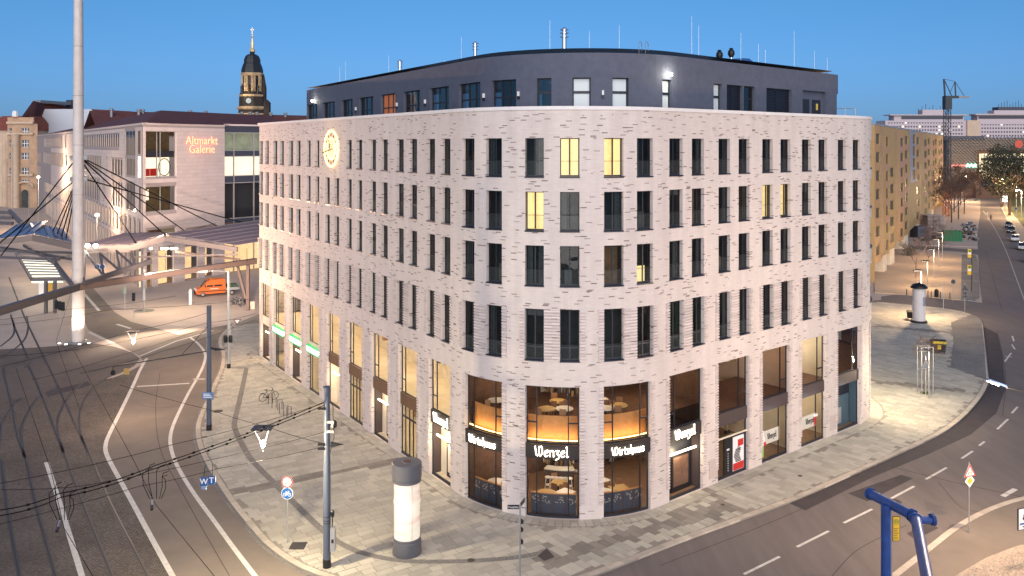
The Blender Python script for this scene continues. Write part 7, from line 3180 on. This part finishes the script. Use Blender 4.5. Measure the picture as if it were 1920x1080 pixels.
# waste containers
def bin4(lab, base, rz, lid, s=1.0):
    t = thing('waste_container', lab, 'waste container', base, rz, None, True)
    mb = MB()
    mb.hexa([(-.6 * s, -.42 * s, .2), (.6 * s, -.42 * s, .2), (.6 * s, .42 * s, .2), (-.6 * s, .42 * s, .2), (-.68 * s, -.52 * s, 1.12 * s), (.68 * s, -.52 * s, 1.12 * s), (.68 * s, .52 * s, 1.12 * s), (-.68 * s, .52 * s, 1.12 * s)], M_blackp)
    mb.build('body', t)
    mb = MB()
    pts = [(-.56, 1.13), (-.5, 1.28), (-.2, 1.42), (.2, 1.42), (.54, 1.2), (.54, 1.13)]
    k0 = len(mb.v)
    for x in (-.7, .7):
        mb.v += [(x * s, y * s, z * s) for y, z in pts]
    i = mb.mi(M_blackp)
    for j in range(6):
        mb.f.append((k0 + j, k0 + (j + 1) % 6, k0 + 6 + (j + 1) % 6, k0 + 6 + j))
        mb.m.append(i)
        mb.uv.append([(0, 0)] * 4)
    for f in (tuple(range(k0, k0 + 6))[::-1], tuple(range(k0 + 6, k0 + 12))):
        mb.f.append(f)
        mb.m.append(i)
        mb.uv.append([(0, 0)] * 6)
    mb.build('lid', t)
    if lid:
        mb = MB()
        mb.box(-.66 * s, .66 * s, -.63 * s, -.5 * s, 1.1 * s, 1.34 * s, mat('yellow_lid', (.62, .45, .03), .45))
        mb.build('yellow_flap', t)
        mb = MB()
        mb.hexa([(-.16, -.5, .5), (.16, -.5, .5), (.16, -.45, .5), (-.16, -.45, .5), (-.16, -.555, .98), (.16, -.555, .98), (.16, -.5, .98), (-.16, -.5, .98)], mat('yellow_label', (.62, .38, .03), .5))
        mb.build('label', t)
    for x in (-.5, .5):
        for y in (-.36, .36):
            mb = MB()
            mb.tube([(x * s - .03, y * s, .1), (x * s + .03, y * s, .1)], .1, M_tyre, 10)
            mb.build('castor', t)
    return t
bin4('black four wheeled waste container with yellow flap on the right pavement', G(1759, 662, .13), R(-14), True)
bin4('dark waste container half hidden behind the white poster column', G(1709, 599, .13), R(-20), False, .8)

# tree guard
b_ = G(1737, 738, .13)
t = thing('tree_guard', 'tall square steel guard around the sapling on the slabs', 'tree guard', b_, 0, None, True)
hg = htop(b_, 650)
for x, y in ((-.55, -.3), (.45, -.3), (.45, .5), (-.55, .5)):
    mb = MB()
    mb.bar((x, y, 0), (x, y, hg), .06, .06, M_greypole, up=(0, 1, 0))
    mb.build('post', t)
for z in (.3, hg * .5, hg):
    mb = MB()
    for p, q in (((-.55, -.3), (.45, -.3)), ((.45, -.3), (.45, .5)), ((.45, .5), (-.55, .5)), ((-.55, .5), (-.55, -.3))):
        mb.bar((*p, z), (*q, z), .05, .05, M_greypole)
    mb.build('rail', t)
mb = MB()
mb.lathe([(.42, 0), (.36, .12), (.1, .16)], mat('planting', (.06, .07, .02), .9, var=.5, scale=9), 8, (-.05, .1, 0))
mb.build('planting', t)

# bus stop signs on the right plaza
M_yel = mat('bus_yellow', (.72, .45, .03), .45)
for k_, (u, v0, v1, vb, lab) in enumerate(((1818, 467, 483, 527, 'yellow bus stop board farther along the right kerb'), (1818, 497, 515, 546, 'yellow bus stop board nearer the side street'))):
    b_ = G(1822, vb, .13)
    t = thing('bus_stop_sign', lab, 'sign', b_, 0, 'yellow boards at the right kerb', True)
    z0_, z1_ = htop(b_, v1), htop(b_, v0)
    mb = MB()
    mb.lathe([(.06, 0), (.06, z1_ + .1)], M_black, 8)
    mb.build('post', t)
    mb = MB()
    mb.box(-.62, -.08, -.06, .06, z0_, z1_, M_yel)
    bd = mb.build('board', t)
    mb = MB()
    mb.box(-.6, -.1, -.066, -.061, z0_ + (z1_ - z0_) * .38, z0_ + (z1_ - z0_) * .62, M_white)
    mb.build('white_field', bd)
    mb = MB()
    r_ = .2
    mb.face([(-.35 + r_ * math.cos(R(a)), -.064, z1_ - .32 + r_ * math.sin(R(a))) for a in range(0, 360, 20)], mat('stop_green', (.02, .2, .06), .5))
    mb.build('round_symbol', bd)
# near bus stop sign behind the blue pipe
b_ = G(1672, 1085, .12)
t = thing('bus_stop_sign', 'yellow bus stop sign with green H ring behind the blue pipe', 'sign', b_, 0, None, True)
z0_, z1_ = htop(b_, 1014), htop(b_, 968)
mb = MB()
mb.lathe([(.03, 0), (.03, z1_ + .15)], M_galv, 8)
mb.build('post', t)
mb = MB()
mb.box(.04, .4, -.02, .02, z0_, z1_, M_black)
mb.box(.06, .38, -.024, .024, z0_ + .02, z1_ - .02, M_yel)
bd = mb.build('board', t)
mb = MB()
zc3 = z1_ - .26
mb.tube([(.22 + .12 * math.cos(R(a)), -.028, zc3 + .12 * math.sin(R(a))) for a in range(0, 361, 20)], .014, mat('stop_green', (.02, .2, .06), .5), 4, False)
text_mesh(mb, 'H', .17, (.22, -.028, zc3), (1, 0, 0), (0, 0, 1), mat('stop_green', (.02, .2, .06), .5), .002, 0, .006)
for k_ in range(7):
    mb.box(.09, .33 - .03 * (k_ % 3), -.028, -.025, z0_ + .1 + .085 * k_, z0_ + .125 + .085 * k_, M_brownpanel)
mb.build('lettering', bd)

# lamps of the right plaza
for k_, (u, vb, vt, lab) in enumerate(((1727, 592, 508, 'nearest short black lamp behind the poster column'), (1739, 540, 490, 'second plaza lamp with flat black head'), (1751, 522, 468, 'third plaza lamp with flat black head'), (1760, 500, 449, 'fourth tall pale plaza lamp'), (1767, 485, 436, 'last tall pale plaza lamp before the container'))):
    b_ = G(u, vb, .13)
    hh_ = htop(b_, vt)
    t = thing('plaza_lamp', lab, 'street lamp', b_, 0, 'slim lamps on the sand coloured plaza', True)
    mb = MB()
    mb.lathe([(.075, 0), (.06, hh_)], M_galv if k_ > 1 else M_greypole, 8)
    mb.build('post', t, True)
    mb = MB()
    mb.box(-1.0, .3, -.16, .16, hh_, hh_ + .1, M_black)
    mb.box(-.7, .0, -.1, .1, hh_ + .1, hh_ + .2, M_black)
    mb.build('lamp_head', t)
    mb = MB()
    mb.box(-.9, -.2, -.12, .12, hh_ - .012, hh_ - .002, glow('plaza_led', (1, .78, .5), 6))
    mb.build('light_panel', t)
    lamp('plaza_lamp_light', b_ + Vector((-.6, -.5, hh_ - .7)), 2600 if k_ == 0 else 650, (1, .68, .38), .2)
# small lamp between the tree guard and the poster column, and the lamp of the near corner (its post stands outside the picture)
b_ = G(1742, 747, .13)
hh_ = htop(b_, 658)
t = thing('plaza_lamp', 'small lamp with flat black head beside the steel tree guard', 'street lamp', b_, 0, None, True)
mb = MB()
mb.lathe([(.05, 0), (.045, hh_)], M_greypole, 8)
mb.build('post', t, True)
mb = MB()
mb.box(-.95, .1, -.14, .14, hh_, hh_ + .08, M_black)
mb.build('lamp_head', t)
mb = MB()
mb.box(-.85, -.25, -.1, .1, hh_ - .012, hh_ - .002, glow('plaza_led', (1, .78, .5), 2))
mb.build('light_panel', t)
lamp('plaza_lamp_light', b_ + Vector((-.9, -.4, hh_ - .4)), 420, (1, .84, .62), .2)
b_ = Vector((27.5, 41.0, .12))
t = thing('corner_street_lamp', 'tall street lamp standing on the pavement behind the cut sign', 'street lamp', b_, 0, None, True)
mb = MB()
mb.tube([(0, 0, 0), (0, 0, 9.2), (-.8, .6, 9.6)], [.11, .07, .05], M_galv, 8)
mb.build('post', t, True)
mb = MB()
mb.bar((-.7, .5, 9.6), (-1.5, 1.1, 9.7), .3, .1, M_greypole)
mb.build('lamp_head', t)
mb = MB()
mb.bar((-.8, .58, 9.53), (-1.45, 1.06, 9.62), .24, .03, glow('street_led', (1, .82, .55), 40))
mb.build('light_panel', t)
lamp('street_lamp_light', b_ + Vector((-1.3, 1.0, 9.1)), 3000, (1, .68, .50), .12)
# bollards
for k_, u in enumerate((1700, 1740, 1746, 1763, 1781)):
    b_ = G(u, 553 + (u - 1700) * .09, .13)
    mb = MB()
    mb.lathe([(.06, 0), (.06, .85), (.03, .9)], M_black, 8)
    o = mb.build('bollard')
    o.location = b_
    tag(o, 'short black bollard along the sand coloured plaza edge, %s' % ['far left one alone', 'left one of the pair', 'right one of the pair', 'middle one', 'rightmost one'][k_], 'bollard', 'bollards at the plaza edge')
# bin on the plaza
b_ = G(1756, 557, .13)
mb = MB()
mb.lathe([(.25, 0), (.28, .1), (.3, .9), (.26, 1.0), (.12, 1.15)], M_black, 12)
o = mb.build('litter_bin')
o.location = b_
tag(o, 'round black litter bin among the bollards at the plaza edge', 'litter bin')
# shrub by the apartment block
b_ = G(1704, 479, .13)
t = thing('shrub', 'small leafy shrub at the foot of the ochre block', 'shrub', b_, 0, None, True)
mb = MB()
for k_ in range(420):
    c = Vector((random.gauss(0, .55), random.gauss(0, .55), abs(random.gauss(1.1, .7))))
    a = Vector((random.gauss(0, 1), random.gauss(0, 1), random.gauss(0, 1))).normalized()
    o_ = a.orthogonal().normalized()
    s_ = .14
    mb.face([c - a * s_, c + o_ * s_ * .6, c + a * s_, c - o_ * s_ * .6], M_leaf)
mb.build('foliage', t)

# building site by the crane: green container, stacked timber, site cabins
M_gc = mat('green_container', (.015, .14, .055), .5, var=.08)
c0, c1 = G(1770, 452, .11), G(1804, 453, .11)
t = thing('skip_container', 'dark green open skip container at the side street by the building site', 'container', c0)
mb = MB()
hgt = 2.3
d = (c1 - c0).normalized()
nb_ = Vector((-d.y, d.x, 0)) * 2.4
q = [c0, c1, c1 + nb_, c0 + nb_]
for i_ in range(4):
    a, b = q[i_], q[(i_ + 1) % 4]
    mb.bar(a + Vector((0, 0, hgt / 2)), b + Vector((0, 0, hgt / 2)), .08, hgt, M_gc)
mb.build('body', t)
for k_ in range(7):
    f_ = k_ / 6
    mb = MB()
    p = c0.lerp(c1, f_)
    mb.bar(p - nb_.normalized() * .07, p - nb_.normalized() * .07 + Vector((0, 0, hgt)), .1, .08, M_gc, up=(0, 1, 0))
    mb.build('rib', t)
t0_ = G(1755, 446, .11)
t = thing('timber_stack', 'high stack of pale boards behind the green container', 'timber stack', t0_)
w_, h_ = 34 * t0_.y / F, 40 * t0_.y / F
for r_ in range(16):
    for c_ in range(3):
        mb = MB()
        x0_ = t0_.x + w_ * c_ / 3 + .05
        z_ = .12 + h_ * r_ / 16
        mb.box(x0_, x0_ + w_ / 3 - .1, t0_.y + 4.0 + .1 * ((r_ * 7 + c_) % 3), t0_.y + 8, z_, z_ + h_ / 16 - .13, mat('pale_board', (.36, .29, .26), .8, island=.2))
        mb.build('board', t)
t = thing('site_cabin', 'grey site cabin under the overhanging ochre block', 'cabin', G(1733, 448))
c = G(1729, 448, .11)
mb = MB()
mb.box(c.x, c.x + 2.6, c.y + 2, c.y + 6, .1, 2.7, M_bluegrey)
mb.build('body', t)
mb = MB()
mb.box(c.x + .4, c.x + 2.2, c.y + 1.95, c.y + 2, 1.3, 2.2, M_farwin)
mb.build('window', t)
rub = MB()
for k_ in range(260):
    u, v = random.uniform(1722, 1830), random.uniform(420, 452)
    c = G(u, v, .1)
    if 1765 < u < 1806:
        continue
    s_ = random.uniform(.1, .55)
    rub.hexa([c + Vector((random.uniform(.6, 1) * sx * s_, random.uniform(.6, 1) * sy * s_, sz * s_ * 1.2)) for sz in (0, 1) for sx, sy in ((-1, -1), (1, -1), (1, 1), (-1, 1))], random.choice((M_bluegrey, M_greypole, M_brownwall, M_blackp)))
rub.build('site_debris', kind='stuff')

# blue overhead pipes
M_pipe = mat('blue_pipe', (.014, .055, .22), .42, var=.3, scale=2.5, bump=.15, bscale=12, spec=.5)
t = thing('blue_pipe', 'thick blue overhead pipe with flanged ends at the lower right', 'pipe', G(1661, 1150))
def Zp(u, v, z):
    return Z(u, v, z)
zp = 4.6
pa, pb_ = Zp(1630, 925, zp), Zp(1711, 967, zp)
pv0 = Zp(1661, 950, zp - .1)
mb = MB()
mb.tube([pa, pb_], .23, M_pipe, 18)
mb.build('horizontal_pipe', t, True)
mb = MB()
mb.tube([(pv0.x, pv0.y, .1), (pv0.x, pv0.y, zp)], .23, M_pipe, 18)
mb.build('vertical_pipe', t, True)
dr_ = (Zp(1733, 1085, zp) - pb_)
mb = MB()
el = [pb_, pb_ + (pb_ - pa).normalized() * .15 + dr_.normalized() * .12, pb_ + dr_.normalized() * .5 + Vector((.12, 0, 0))]
mb.tube(el + [pb_ + dr_ * 1.3 + Vector((.12, 0, 0))], .24, M_pipe, 18)
mb.build('falling_pipe', t, True)
mb = MB()
st_ = pb_ + dr_.normalized() * .55 + Vector((.12, 0, 0))
en_ = st_ + Vector((.85, .1, 0))
mb.tube([st_, en_], .18, M_pipe, 16)
mb.build('side_branch', t, True)
ax = (pb_ - pa).normalized()
for c_, a_, r_ in ((pa, ax, .29), (pa + ax * .12, ax, .29), (pb_ - ax * .1, ax, .30), (pb_ + ax * .05, ax, .3), (st_ - dr_.normalized() * .12, dr_.normalized(), .31), (en_, Vector((1, .1, 0)).normalized(), .27), (en_ - Vector((.08, 0, 0)), Vector((1, .1, 0)).normalized(), .27)):
    mb = MB()
    mb.tube([c_ - a_ * .025, c_ + a_ * .025], r_, M_pipe, 18)
    fl = mb.build('flange', t)
    mb = MB()
    e1 = a_.orthogonal().normalized()
    e2 = a_.cross(e1)
    for k_ in range(12):
        q = c_ + (e1 * math.cos(R(30 * k_)) + e2 * math.sin(R(30 * k_))) * (r_ - .035)
        mb.tube([q - a_ * .05, q + a_ * .05], .018, M_sill, 5)
    mb.build('bolt', fl)
# pharmacy sign, cut by the frame
b_ = G(1930, 1075, .12)
t = thing('shop_sign', 'white sign with black animal silhouette cut by the right edge', 'sign', b_, R(20), None, True)
zc4 = htop(b_, 970)
mb = MB()
mb.lathe([(.05, 0), (.05, zc4 + .7)], M_galv, 8, (.6, .1, 0))
mb.build('post', t)
mb = MB()
mb.box(-.8, .9, -.03, .03, zc4 - .55, zc4 + .55, M_black)
mb.box(-.77, .87, -.035, -.031, zc4 - .52, zc4 + .52, M_poster)
bd = mb.build('board', t)
mb = MB()
for x, z, r_ in ((-.3, .15, .17), (-.22, .3, .1), (-.08, .1, .22), (-.42, .02, .1), (.12, .2, .2), (.22, -.05, .16)):
    mb.face([(x + r_ * math.cos(R(k * 40)), -.038 - r_ * .01, zc4 + z + r_ * .8 * math.sin(R(k * 40))) for k in range(9)], M_black)
mb.build('silhouette', bd)
mb = MB()
mb.box(-.7, .5, -.04, -.036, zc4 - .28, zc4 - .2, bl_)
mb.box(-.5, .3, -.04, -.036, zc4 - .42, zc4 - .36, bl_)
mb.build('lettering', bd)

# modern street lamp reaching in from the right
hd = Z(1868, 718, 9.0)
b_ = Vector((hd.x + 4.2, hd.y - .4, .0))
t = thing('arm_street_lamp', 'lit street lamp head on a dark arm reaching in from the right edge', 'street lamp', b_)
mb = MB()
mb.tube([(b_.x, b_.y, 0), (b_.x, b_.y, 8.0), hd + Vector((.6, 0, -.25))], [.12, .08, .05], M_black, 8)
mb.build('post', t)
mb = MB()
ad = Vector((-.75, .05, .28))
mb.bar(hd - ad * .5 + Vector((.1, 0, 0)), hd + ad * .6, .34, .12, mat('lamp_housing', (.12, .2, .38), .3))
mb.build('lamp_head', t)
mb = MB()
mb.bar(hd - ad * .1 - Vector((0, 0, .08)), hd + ad * .58 - Vector((0, 0, .08)), .26, .04, glow('street_led', (1, .82, .55), 40))
mb.build('light_panel', t)
lamp('street_lamp_light', hd + Vector((-.3, 0, -.3)), 2600, (1, .78, .52), .15)

# suspended lamps over the left road and pavement
for k_, (u, v, z, pw, lab) in enumerate(((493, 803, 8.0, 2800, 'lit lamp under a dark square reflector hung above the left pavement'), (250, 622, 7.0, 900, 'lit lamp under a dark flat reflector hung above the left road'))):
    c = Z(u, v, z)
    t = thing('hanging_lamp', lab, 'street lamp', c, 0, 'lamps hung from wires', True)
    mb = MB()
    mb.box(-.5, .5, -.38, .38, 0, .05, mat('reflector', (.012, .016, .03), .35))
    mb.build('reflector', t)
    mb = MB()
    for x in (-.36, .36):
        mb.tube([(x, -.2, 0), (x * .2, 0, -.75)], .02, M_white, 5)
    mb.build('frame', t)
    mb = MB()
    mb.lathe([(.04, -.95), (.11, -.85), (.12, -.7), (.05, -.6)], glow('hanging_lamp_bulb', (1, .93, .8), 60), 10)
    mb.build('bulb', t)
    mb = MB()
    mb.lathe([(.02, -1.15), (.06, -1.08), (.06, -.96)], M_black, 8)
    mb.build('cap', t)
    lamp('hanging_lamp_light', c + Vector((0, -.5, -1.9)), pw, (1, .82, .54) if k_ == 0 else (1, .70, .46), .2)

# thin furniture on the left plaza
for k_, (u, vb, vt, lab) in enumerate(((113, 612, 563, 'group of dark signal heads on a post at the tram crossing'), (234, 582, 537, 'pale green signal head on a thin post in the plaza'), (251, 596, 549, 'dark signal head on a thin post beside the banded column'))):
    b_ = G(u, vb)
    t = thing('traffic_light', lab, 'traffic light', b_, 0, None, True)
    hh_ = htop(b_, vt)
    mb = MB()
    mb.lathe([(.06, 0), (.05, hh_)], M_galv, 8)
    mb.build('post', t)
    n_ = 3 if k_ == 0 else 1
    for j_ in range(n_):
        mb = MB()
        x_ = (-.45 + .42 * j_) if n_ > 1 else 0
        hm = mat('pale_signal', (.30, .38, .33), .5) if k_ == 1 else M_black
        mb.box(x_ - .16, x_ + .16, -.2, .05, hh_ - 1.05 - .1 * j_, hh_ - .1 * j_, hm)
        for q_ in range(3):
            mb.lathe([(.12, 0), (.13, .02)], hm, 8, (x_, -.26, hh_ - .95 + .3 * q_ - .1 * j_))
        mb.build('signal_head', t)
b_ = G(270, 583)
t = thing('banded_column', 'slim banded info column on a round foot in the plaza', 'column', b_, 0, None, True)
mb = MB()
mb.lathe([(1.3, 0), (1.3, .03)], M_settsg, 18)
mb.lathe([(.1, .03), (.1, 1.4)], M_greypole, 10)
mb.build('foot', t)
hh_ = htop(b_, 505)
nb2 = 14
for k_ in range(nb2):
    z0_, z1_ = 1.4 + (hh_ - 1.4) * k_ / nb2, 1.4 + (hh_ - 1.4) * (k_ + 1) / nb2
    mb = MB()
    mb.lathe([(.2, z0_ + .02), (.2, z1_ - .05), (.16, z1_ - .04), (.16, z1_)], M_galv, 12)
    mb.build('band', t)
b_ = G(357, 571)
mb = MB()
mb.lathe([(.22, 0), (.2, htop(b_, 543)), (.1, htop(b_, 542))], M_white, 14)
o = mb.build('white_bollard', smooth=True)
o.location = b_
tag(o, 'thick white bollard standing alone on the plaza before the orange van', 'bollard')
b_ = G(474, 579)
mb = MB()
mb.box(-.45, .3, -.2, .2, 0, 1.0, M_cream)
o = mb.build('power_cabinet')
o.location = b_
tag(o, 'low cream cabinet at the left end of the brick building', 'cabinet')
for k_, (u, vb, vt, r_) in enumerate(((13, 400, 298, .14), (24, 410, 270, .16), (54, 412, 262, .13), (72, 432, 330, .1), (84, 440, 350, .1), (98, 436, 345, .1), (124, 428, 352, .08), (182, 505, 400, .1))):
    b_ = G(u, vb)
    t = pole('street_pole', 'slim pole in the far left street, %s' % ['first from the left edge', 'tall one second from the left', 'tall one before the stone building', 'short one left of the cables', 'short one between the cables', 'short one nearest the white wall', 'one just left of the mast', 'one right of the mast with a lantern'][k_], 'pole', b_, htop(b_, vt), r_, M_greypole, False, 'poles in the far left street', .7, 6)
    if k_ in (3, 6, 7):
        mb = MB()
        hh_ = htop(b_, vt)
        mb.lathe([(.1, hh_ - .5), (.35, hh_ - .45), (.3, hh_ - .1), (.08, hh_)], glow('far_lantern', (1, .9, .72), 10), 8)
        mb.build('lantern', t)
        lamp('lantern_light', b_ + Vector((.6, -1.2, hh_ + .4)), 3500 if k_ > 5 else 9000, (1, .70, .44), .3)
# round blue signs hanging in the canopy
for u in (182, 192):
    c = Z(u, 500, 4.5)
    mb = MB()
    mb.tube([(0, 0, 0), (0, .05, 0)], .42, M_white, 18)
    mb.tube([(0, -.02, 0), (0, 0, 0)], .36, mat('sign_blue', (.012, .09, .30), .45), 18)
    mb.tube([(0, .03, 0), (0, .03, 2.8)], .03, M_black, 4)
    o = mb.build('round_sign')
    o.location = c
    tag(o, 'round blue sign hung under the canopy truss, %s' % ('left one' if u == 182 else 'right one'), 'sign')

# ------------------------------------------------------------------ overhead wires
def wire(name, pts, r, sag=0.0, beads=0):
    mb = MB()
    for a, b in zip(pts, pts[1:]):
        n_ = 10
        line = []
        for k_ in range(n_ + 1):
            f_ = k_ / n_
            p = a.lerp(b, f_)
            p.z -= sag * 4 * f_ * (1 - f_)
            line.append(p)
        mb.tube(line, r, M_cable, 4)
        if beads:
            m_ = int((b - a).length / beads)
            for k_ in range(1, m_):
                f_ = k_ / m_
                p = a.lerp(b, f_)
                p.z -= sag * 4 * f_ * (1 - f_)
                d_ = (b - a).normalized()
                mb.tube([p - d_ * .05, p + d_ * .05], r * 2.2, M_cable, 5)
    o = mb.build(name)
    return o
T612 = b612 + Vector((0, -.1, 0))
def on612(v):
    return b612 + Vector((-.1, -.15, htop(b612, v)))
W = [
    ('feeder_wire', [on612(752), Z(290, 873, 8.2), Z(112, 925, 8.2), Z(-10, 957, 8.2)], .022, .12, .9, 'upper beaded feeder cable from the near pole across the left road'),
    ('feeder_wire', [on612(758), Z(280, 882, 7.9), Z(115, 932, 7.9), Z(-10, 968, 7.9)], .022, .12, .9, 'lower beaded feeder cable from the near pole across the left road'),
    ('span_wire', [on612(754), Z(330, 832, 8.6), Z(-10, 908, 8.4)], .012, .1, 0, 'thin span wire above the beaded feeder cables'),
    ('span_wire', [on612(808), Z(405, 860, 7.4), Z(150, 912, 7.4), Z(-10, 918, 7.4)], .011, .05, 0, 'thin span wire from the pole insulators past the blue plates, upper one'),
    ('span_wire', [on612(835), Z(412, 878, 7.0), Z(260, 912, 7.0), Z(-10, 985, 7.0)], .011, .05, 0, 'thin span wire from the pole insulators past the blue plates, lower one'),
    ('contact_wire', [Z(140, 660, 6.2), Z(250, 862, 6.2), Z(292, 946, 6.2), Z(410, 1090, 6.2)], .014, .0, 0, 'black contact wire descending over the road to the bottom edge'),
    ('contact_wire', [Z(30, 690, 6.2), Z(95, 880, 6.2), Z(120, 990, 6.2), Z(180, 1090, 6.2)], .014, .0, 0, 'black contact wire over the left tram track'),
    ('cross_wire', [Z(225, 722, 7.0), Z(400, 770, 7.0), Z(500, 800, 8.0), on612(830)], .013, .05, 0, 'thin wire running through the hanging lamp to the near pole'),
    ('cross_wire', [b392 + Vector((0, 0, htop(b392, 586))), Z(250, 620, 7.1), Z(-10, 690, 7.2)], .013, .1, 0, 'wire from the blue pole through the road lamp to the left edge'),
    ('cross_wire', [b392 + Vector((0, 0, htop(b392, 612))), Z(205, 672, 6.8), Z(60, 712, 6.8)], .011, .1, 0, 'second lower wire from the blue pole over the crossing'),
    ('cross_wire', [Z(478, 588, 8.5), Z(390, 605, 8.3), Z(180, 650, 7.2), Z(-10, 668, 7.2)], .013, .1, 0, 'wire from the building end across the plaza to the mast'),
    ('cross_wire', [Z(478, 600, 8.0), Z(300, 660, 7.0), Z(150, 700, 6.8)], .012, .1, 0, 'wire from the facade end across the dark crossing'),
    ('cross_wire', [Z(478, 560, 8.0), Z(210, 580, 7.2), Z(-10, 610, 7.2)], .012, .15, 0, 'wire across the far plaza under the beam'),
    ('cross_wire', [Z(330, 555, 8.0), Z(120, 580, 7.0), Z(-10, 600, 7.0)], .012, .15, 0, 'short wire by the signal heads under the beam'),
    ('contact_wire', [Z(155, 480, 6.0), Z(105, 640, 6.0), Z(150, 770, 6.0)], .013, 0, 0, 'contact wire curving past the foot of the mast'),
]
for nm, pts, r_, sg__, bd__, lab in W:
    o = wire(nm, pts, r_, sg__, bd__)
    tag(o, lab, 'wire')
# section insulators with drop loops
for k_, (u, v, lab) in enumerate(((110, 985, 'cable loops and section insulator over the tram track'), (285, 945, 'cable loops and section insulator over the left road'))):
    c = Z(u, v, 6.25)
    t = thing('section_insulator', lab, 'wire fitting', c, 0, 'section insulators on the contact wires', True)
    mb = MB()
    mb.bar((-.22, .55, 0), (.22, -.55, 0), .12, .1, M_black)
    mb.bar((-.12, .3, .06), (.1, -.22, .06), .08, .03, M_galv)
    mb.build('insulator', t)
    for dx, h_, x1 in ((-.45, 1.5, -.2), (-.2, 1.7, -.1), (.15, 1.65, .35), (.4, 1.35, .5), (.55, 1.2, .45)):
        mb = MB()
        mb.tube([(dx * .5, .3, .1), (dx - .05, .25, h_ * .5), (dx, .1, h_ * .85), (x1, .0, h_), (x1 + .25, -.05, h_ + .1)], .016, M_cable, 5)
        mb.build('drop_loop', t)

# restaurant tables and chairs behind the corner glass
M_tab = mat('table_top', (.48, .34, .15), .5)
M_tabw = mat('white_table', (.7, .68, .64), .5)
M_chair = mat('chair_wood', (.30, .16, .08), .6)
def table(lab, loc, m, rnd=True, s=.55):
    t = thing('restaurant_table', lab, 'table', loc, random.uniform(0, 1.5), 'tables in the restaurant', True)
    mb = MB()
    if rnd:
        mb.lathe([(s, .72), (s, .76)], m, 18)
    else:
        mb.box(-s, s, -s * .8, s * .8, .72, .76, m)
    mb.build('tabletop', t)
    mb = MB()
    mb.lathe([(.28, 0), (.05, .06), (.05, .72)], M_black, 8)
    mb.build('leg', t)
def chair(lab, loc, rz):
    t = thing('restaurant_chair', lab, 'chair', loc, rz, 'chairs in the restaurant', True)
    mb = MB()
    mb.box(-.2, .2, -.2, .2, .43, .47, M_chair)
    mb.build('seat', t)
    mb = MB()
    mb.box(-.2, .2, .17, .2, .55, .98, M_chair)
    mb.build('backrest', t)
    for x in (-.18, .18):
        for y in (-.18, .18):
            mb = MB()
            mb.bar((x, y, 0), (x, y, .45 if y < 0 else .95), .035, .035, M_chair, up=(0, 1, 0))
            mb.build('leg', t)
nm_ = ('left', 'middle', 'right')
for i_, b9 in enumerate((9, 10, 11)):
    a, b = BAYS[b9]
    for fl, z in (('ground floor', .13), ('gallery', 5.23)):
        for k_, (q, off) in enumerate(((.28, -1.9), (.72, -2.1), (.5, -3.6))):
            s_ = a + (b - a) * q
            p = BP.pos(s_, off)
            side = ('left', 'right', 'rear')[k_]
            table('restaurant table on the %s, %s one in the %s window' % (fl, side, nm_[i_]), (*p, z), M_tab if (k_ + i_) % 2 else M_tabw, k_ == 0 or z > 1)
            for j_ in range(2):
                ang = random.uniform(0, 6.28)
                ang = 1.0 + 3.14 * j_ + .4 * k_
                chair('chair at the %s %s table in the %s corner window, %s side' % (side, fl, nm_[i_], ('near', 'far')[j_]), (p[0] + .75 * math.cos(ang), p[1] + .75 * math.sin(ang), z), ang - R(90))


# bar with white stools in the middle bay
a, b = BAYS[10]
t = thing('bar_counter', 'long dark bar counter with lit shelves behind the middle corner window', 'bar', (*BP.pos((a + b) / 2, -4.9), .13), 0, None)
mb = MB()
mb.pbox(BP, a - .6, b + .4, .13, 1.2, -5.2, -4.7, M_brownpanel)
mb.pbox(BP, a - .7, b + .5, 1.2, 1.26, -5.25, -4.6, M_tabw)
mb.build('counter', t)
mb = MB()
mb.psheet(BP, a - .6, b + .4, 1.4, 3.3, -6.6, mat('lit_shelf', (.6, .5, .35), .7, var=.3, scale=3, emit=(1, .82, .52), es=.35))
mb.build('shelf_back', t)
mb = MB()
for r_ in range(4):
    for k_ in range(34):
        x_ = a - .5 + (b - a + .8) * k_ / 34
        mb.pbox(BP, x_, x_ + .05, 1.45 + .46 * r_, 1.45 + .46 * r_ + random.uniform(.18, .34), -6.5, -6.42, random.choice(M_clut))
mb.build('bottle', t, kind='stuff')
for k_ in range(6):
    p = BP.pos(a + (b - a) * (.05 + .17 * k_), -4.2)
    s_ = thing('bar_stool', 'white bar stool at the counter in the middle window, %s' % ['first from the left', 'second', 'third', 'fourth', 'fifth', 'last on the right'][k_], 'stool', (*p, .13), 0, 'bar stools at the counter', True)
    mb = MB()
    mb.lathe([(.19, .74), (.19, .8)], M_tabw, 12)
    mb.build('seat', s_)
    for x_, y_ in ((-.16, -.16), (.16, -.16), (.16, .16), (-.16, .16)):
        mb = MB()
        mb.bar((x_ * 1.2, y_ * 1.2, 0), (x_ * .7, y_ * .7, .75), .035, .035, M_tabw, up=(0, 1, 0))
        mb.build('leg', s_)
    mb = MB()
    mb.lathe([(.17, .28), (.17, .31)], M_tabw, 10)
    mb.build('footrest', s_)
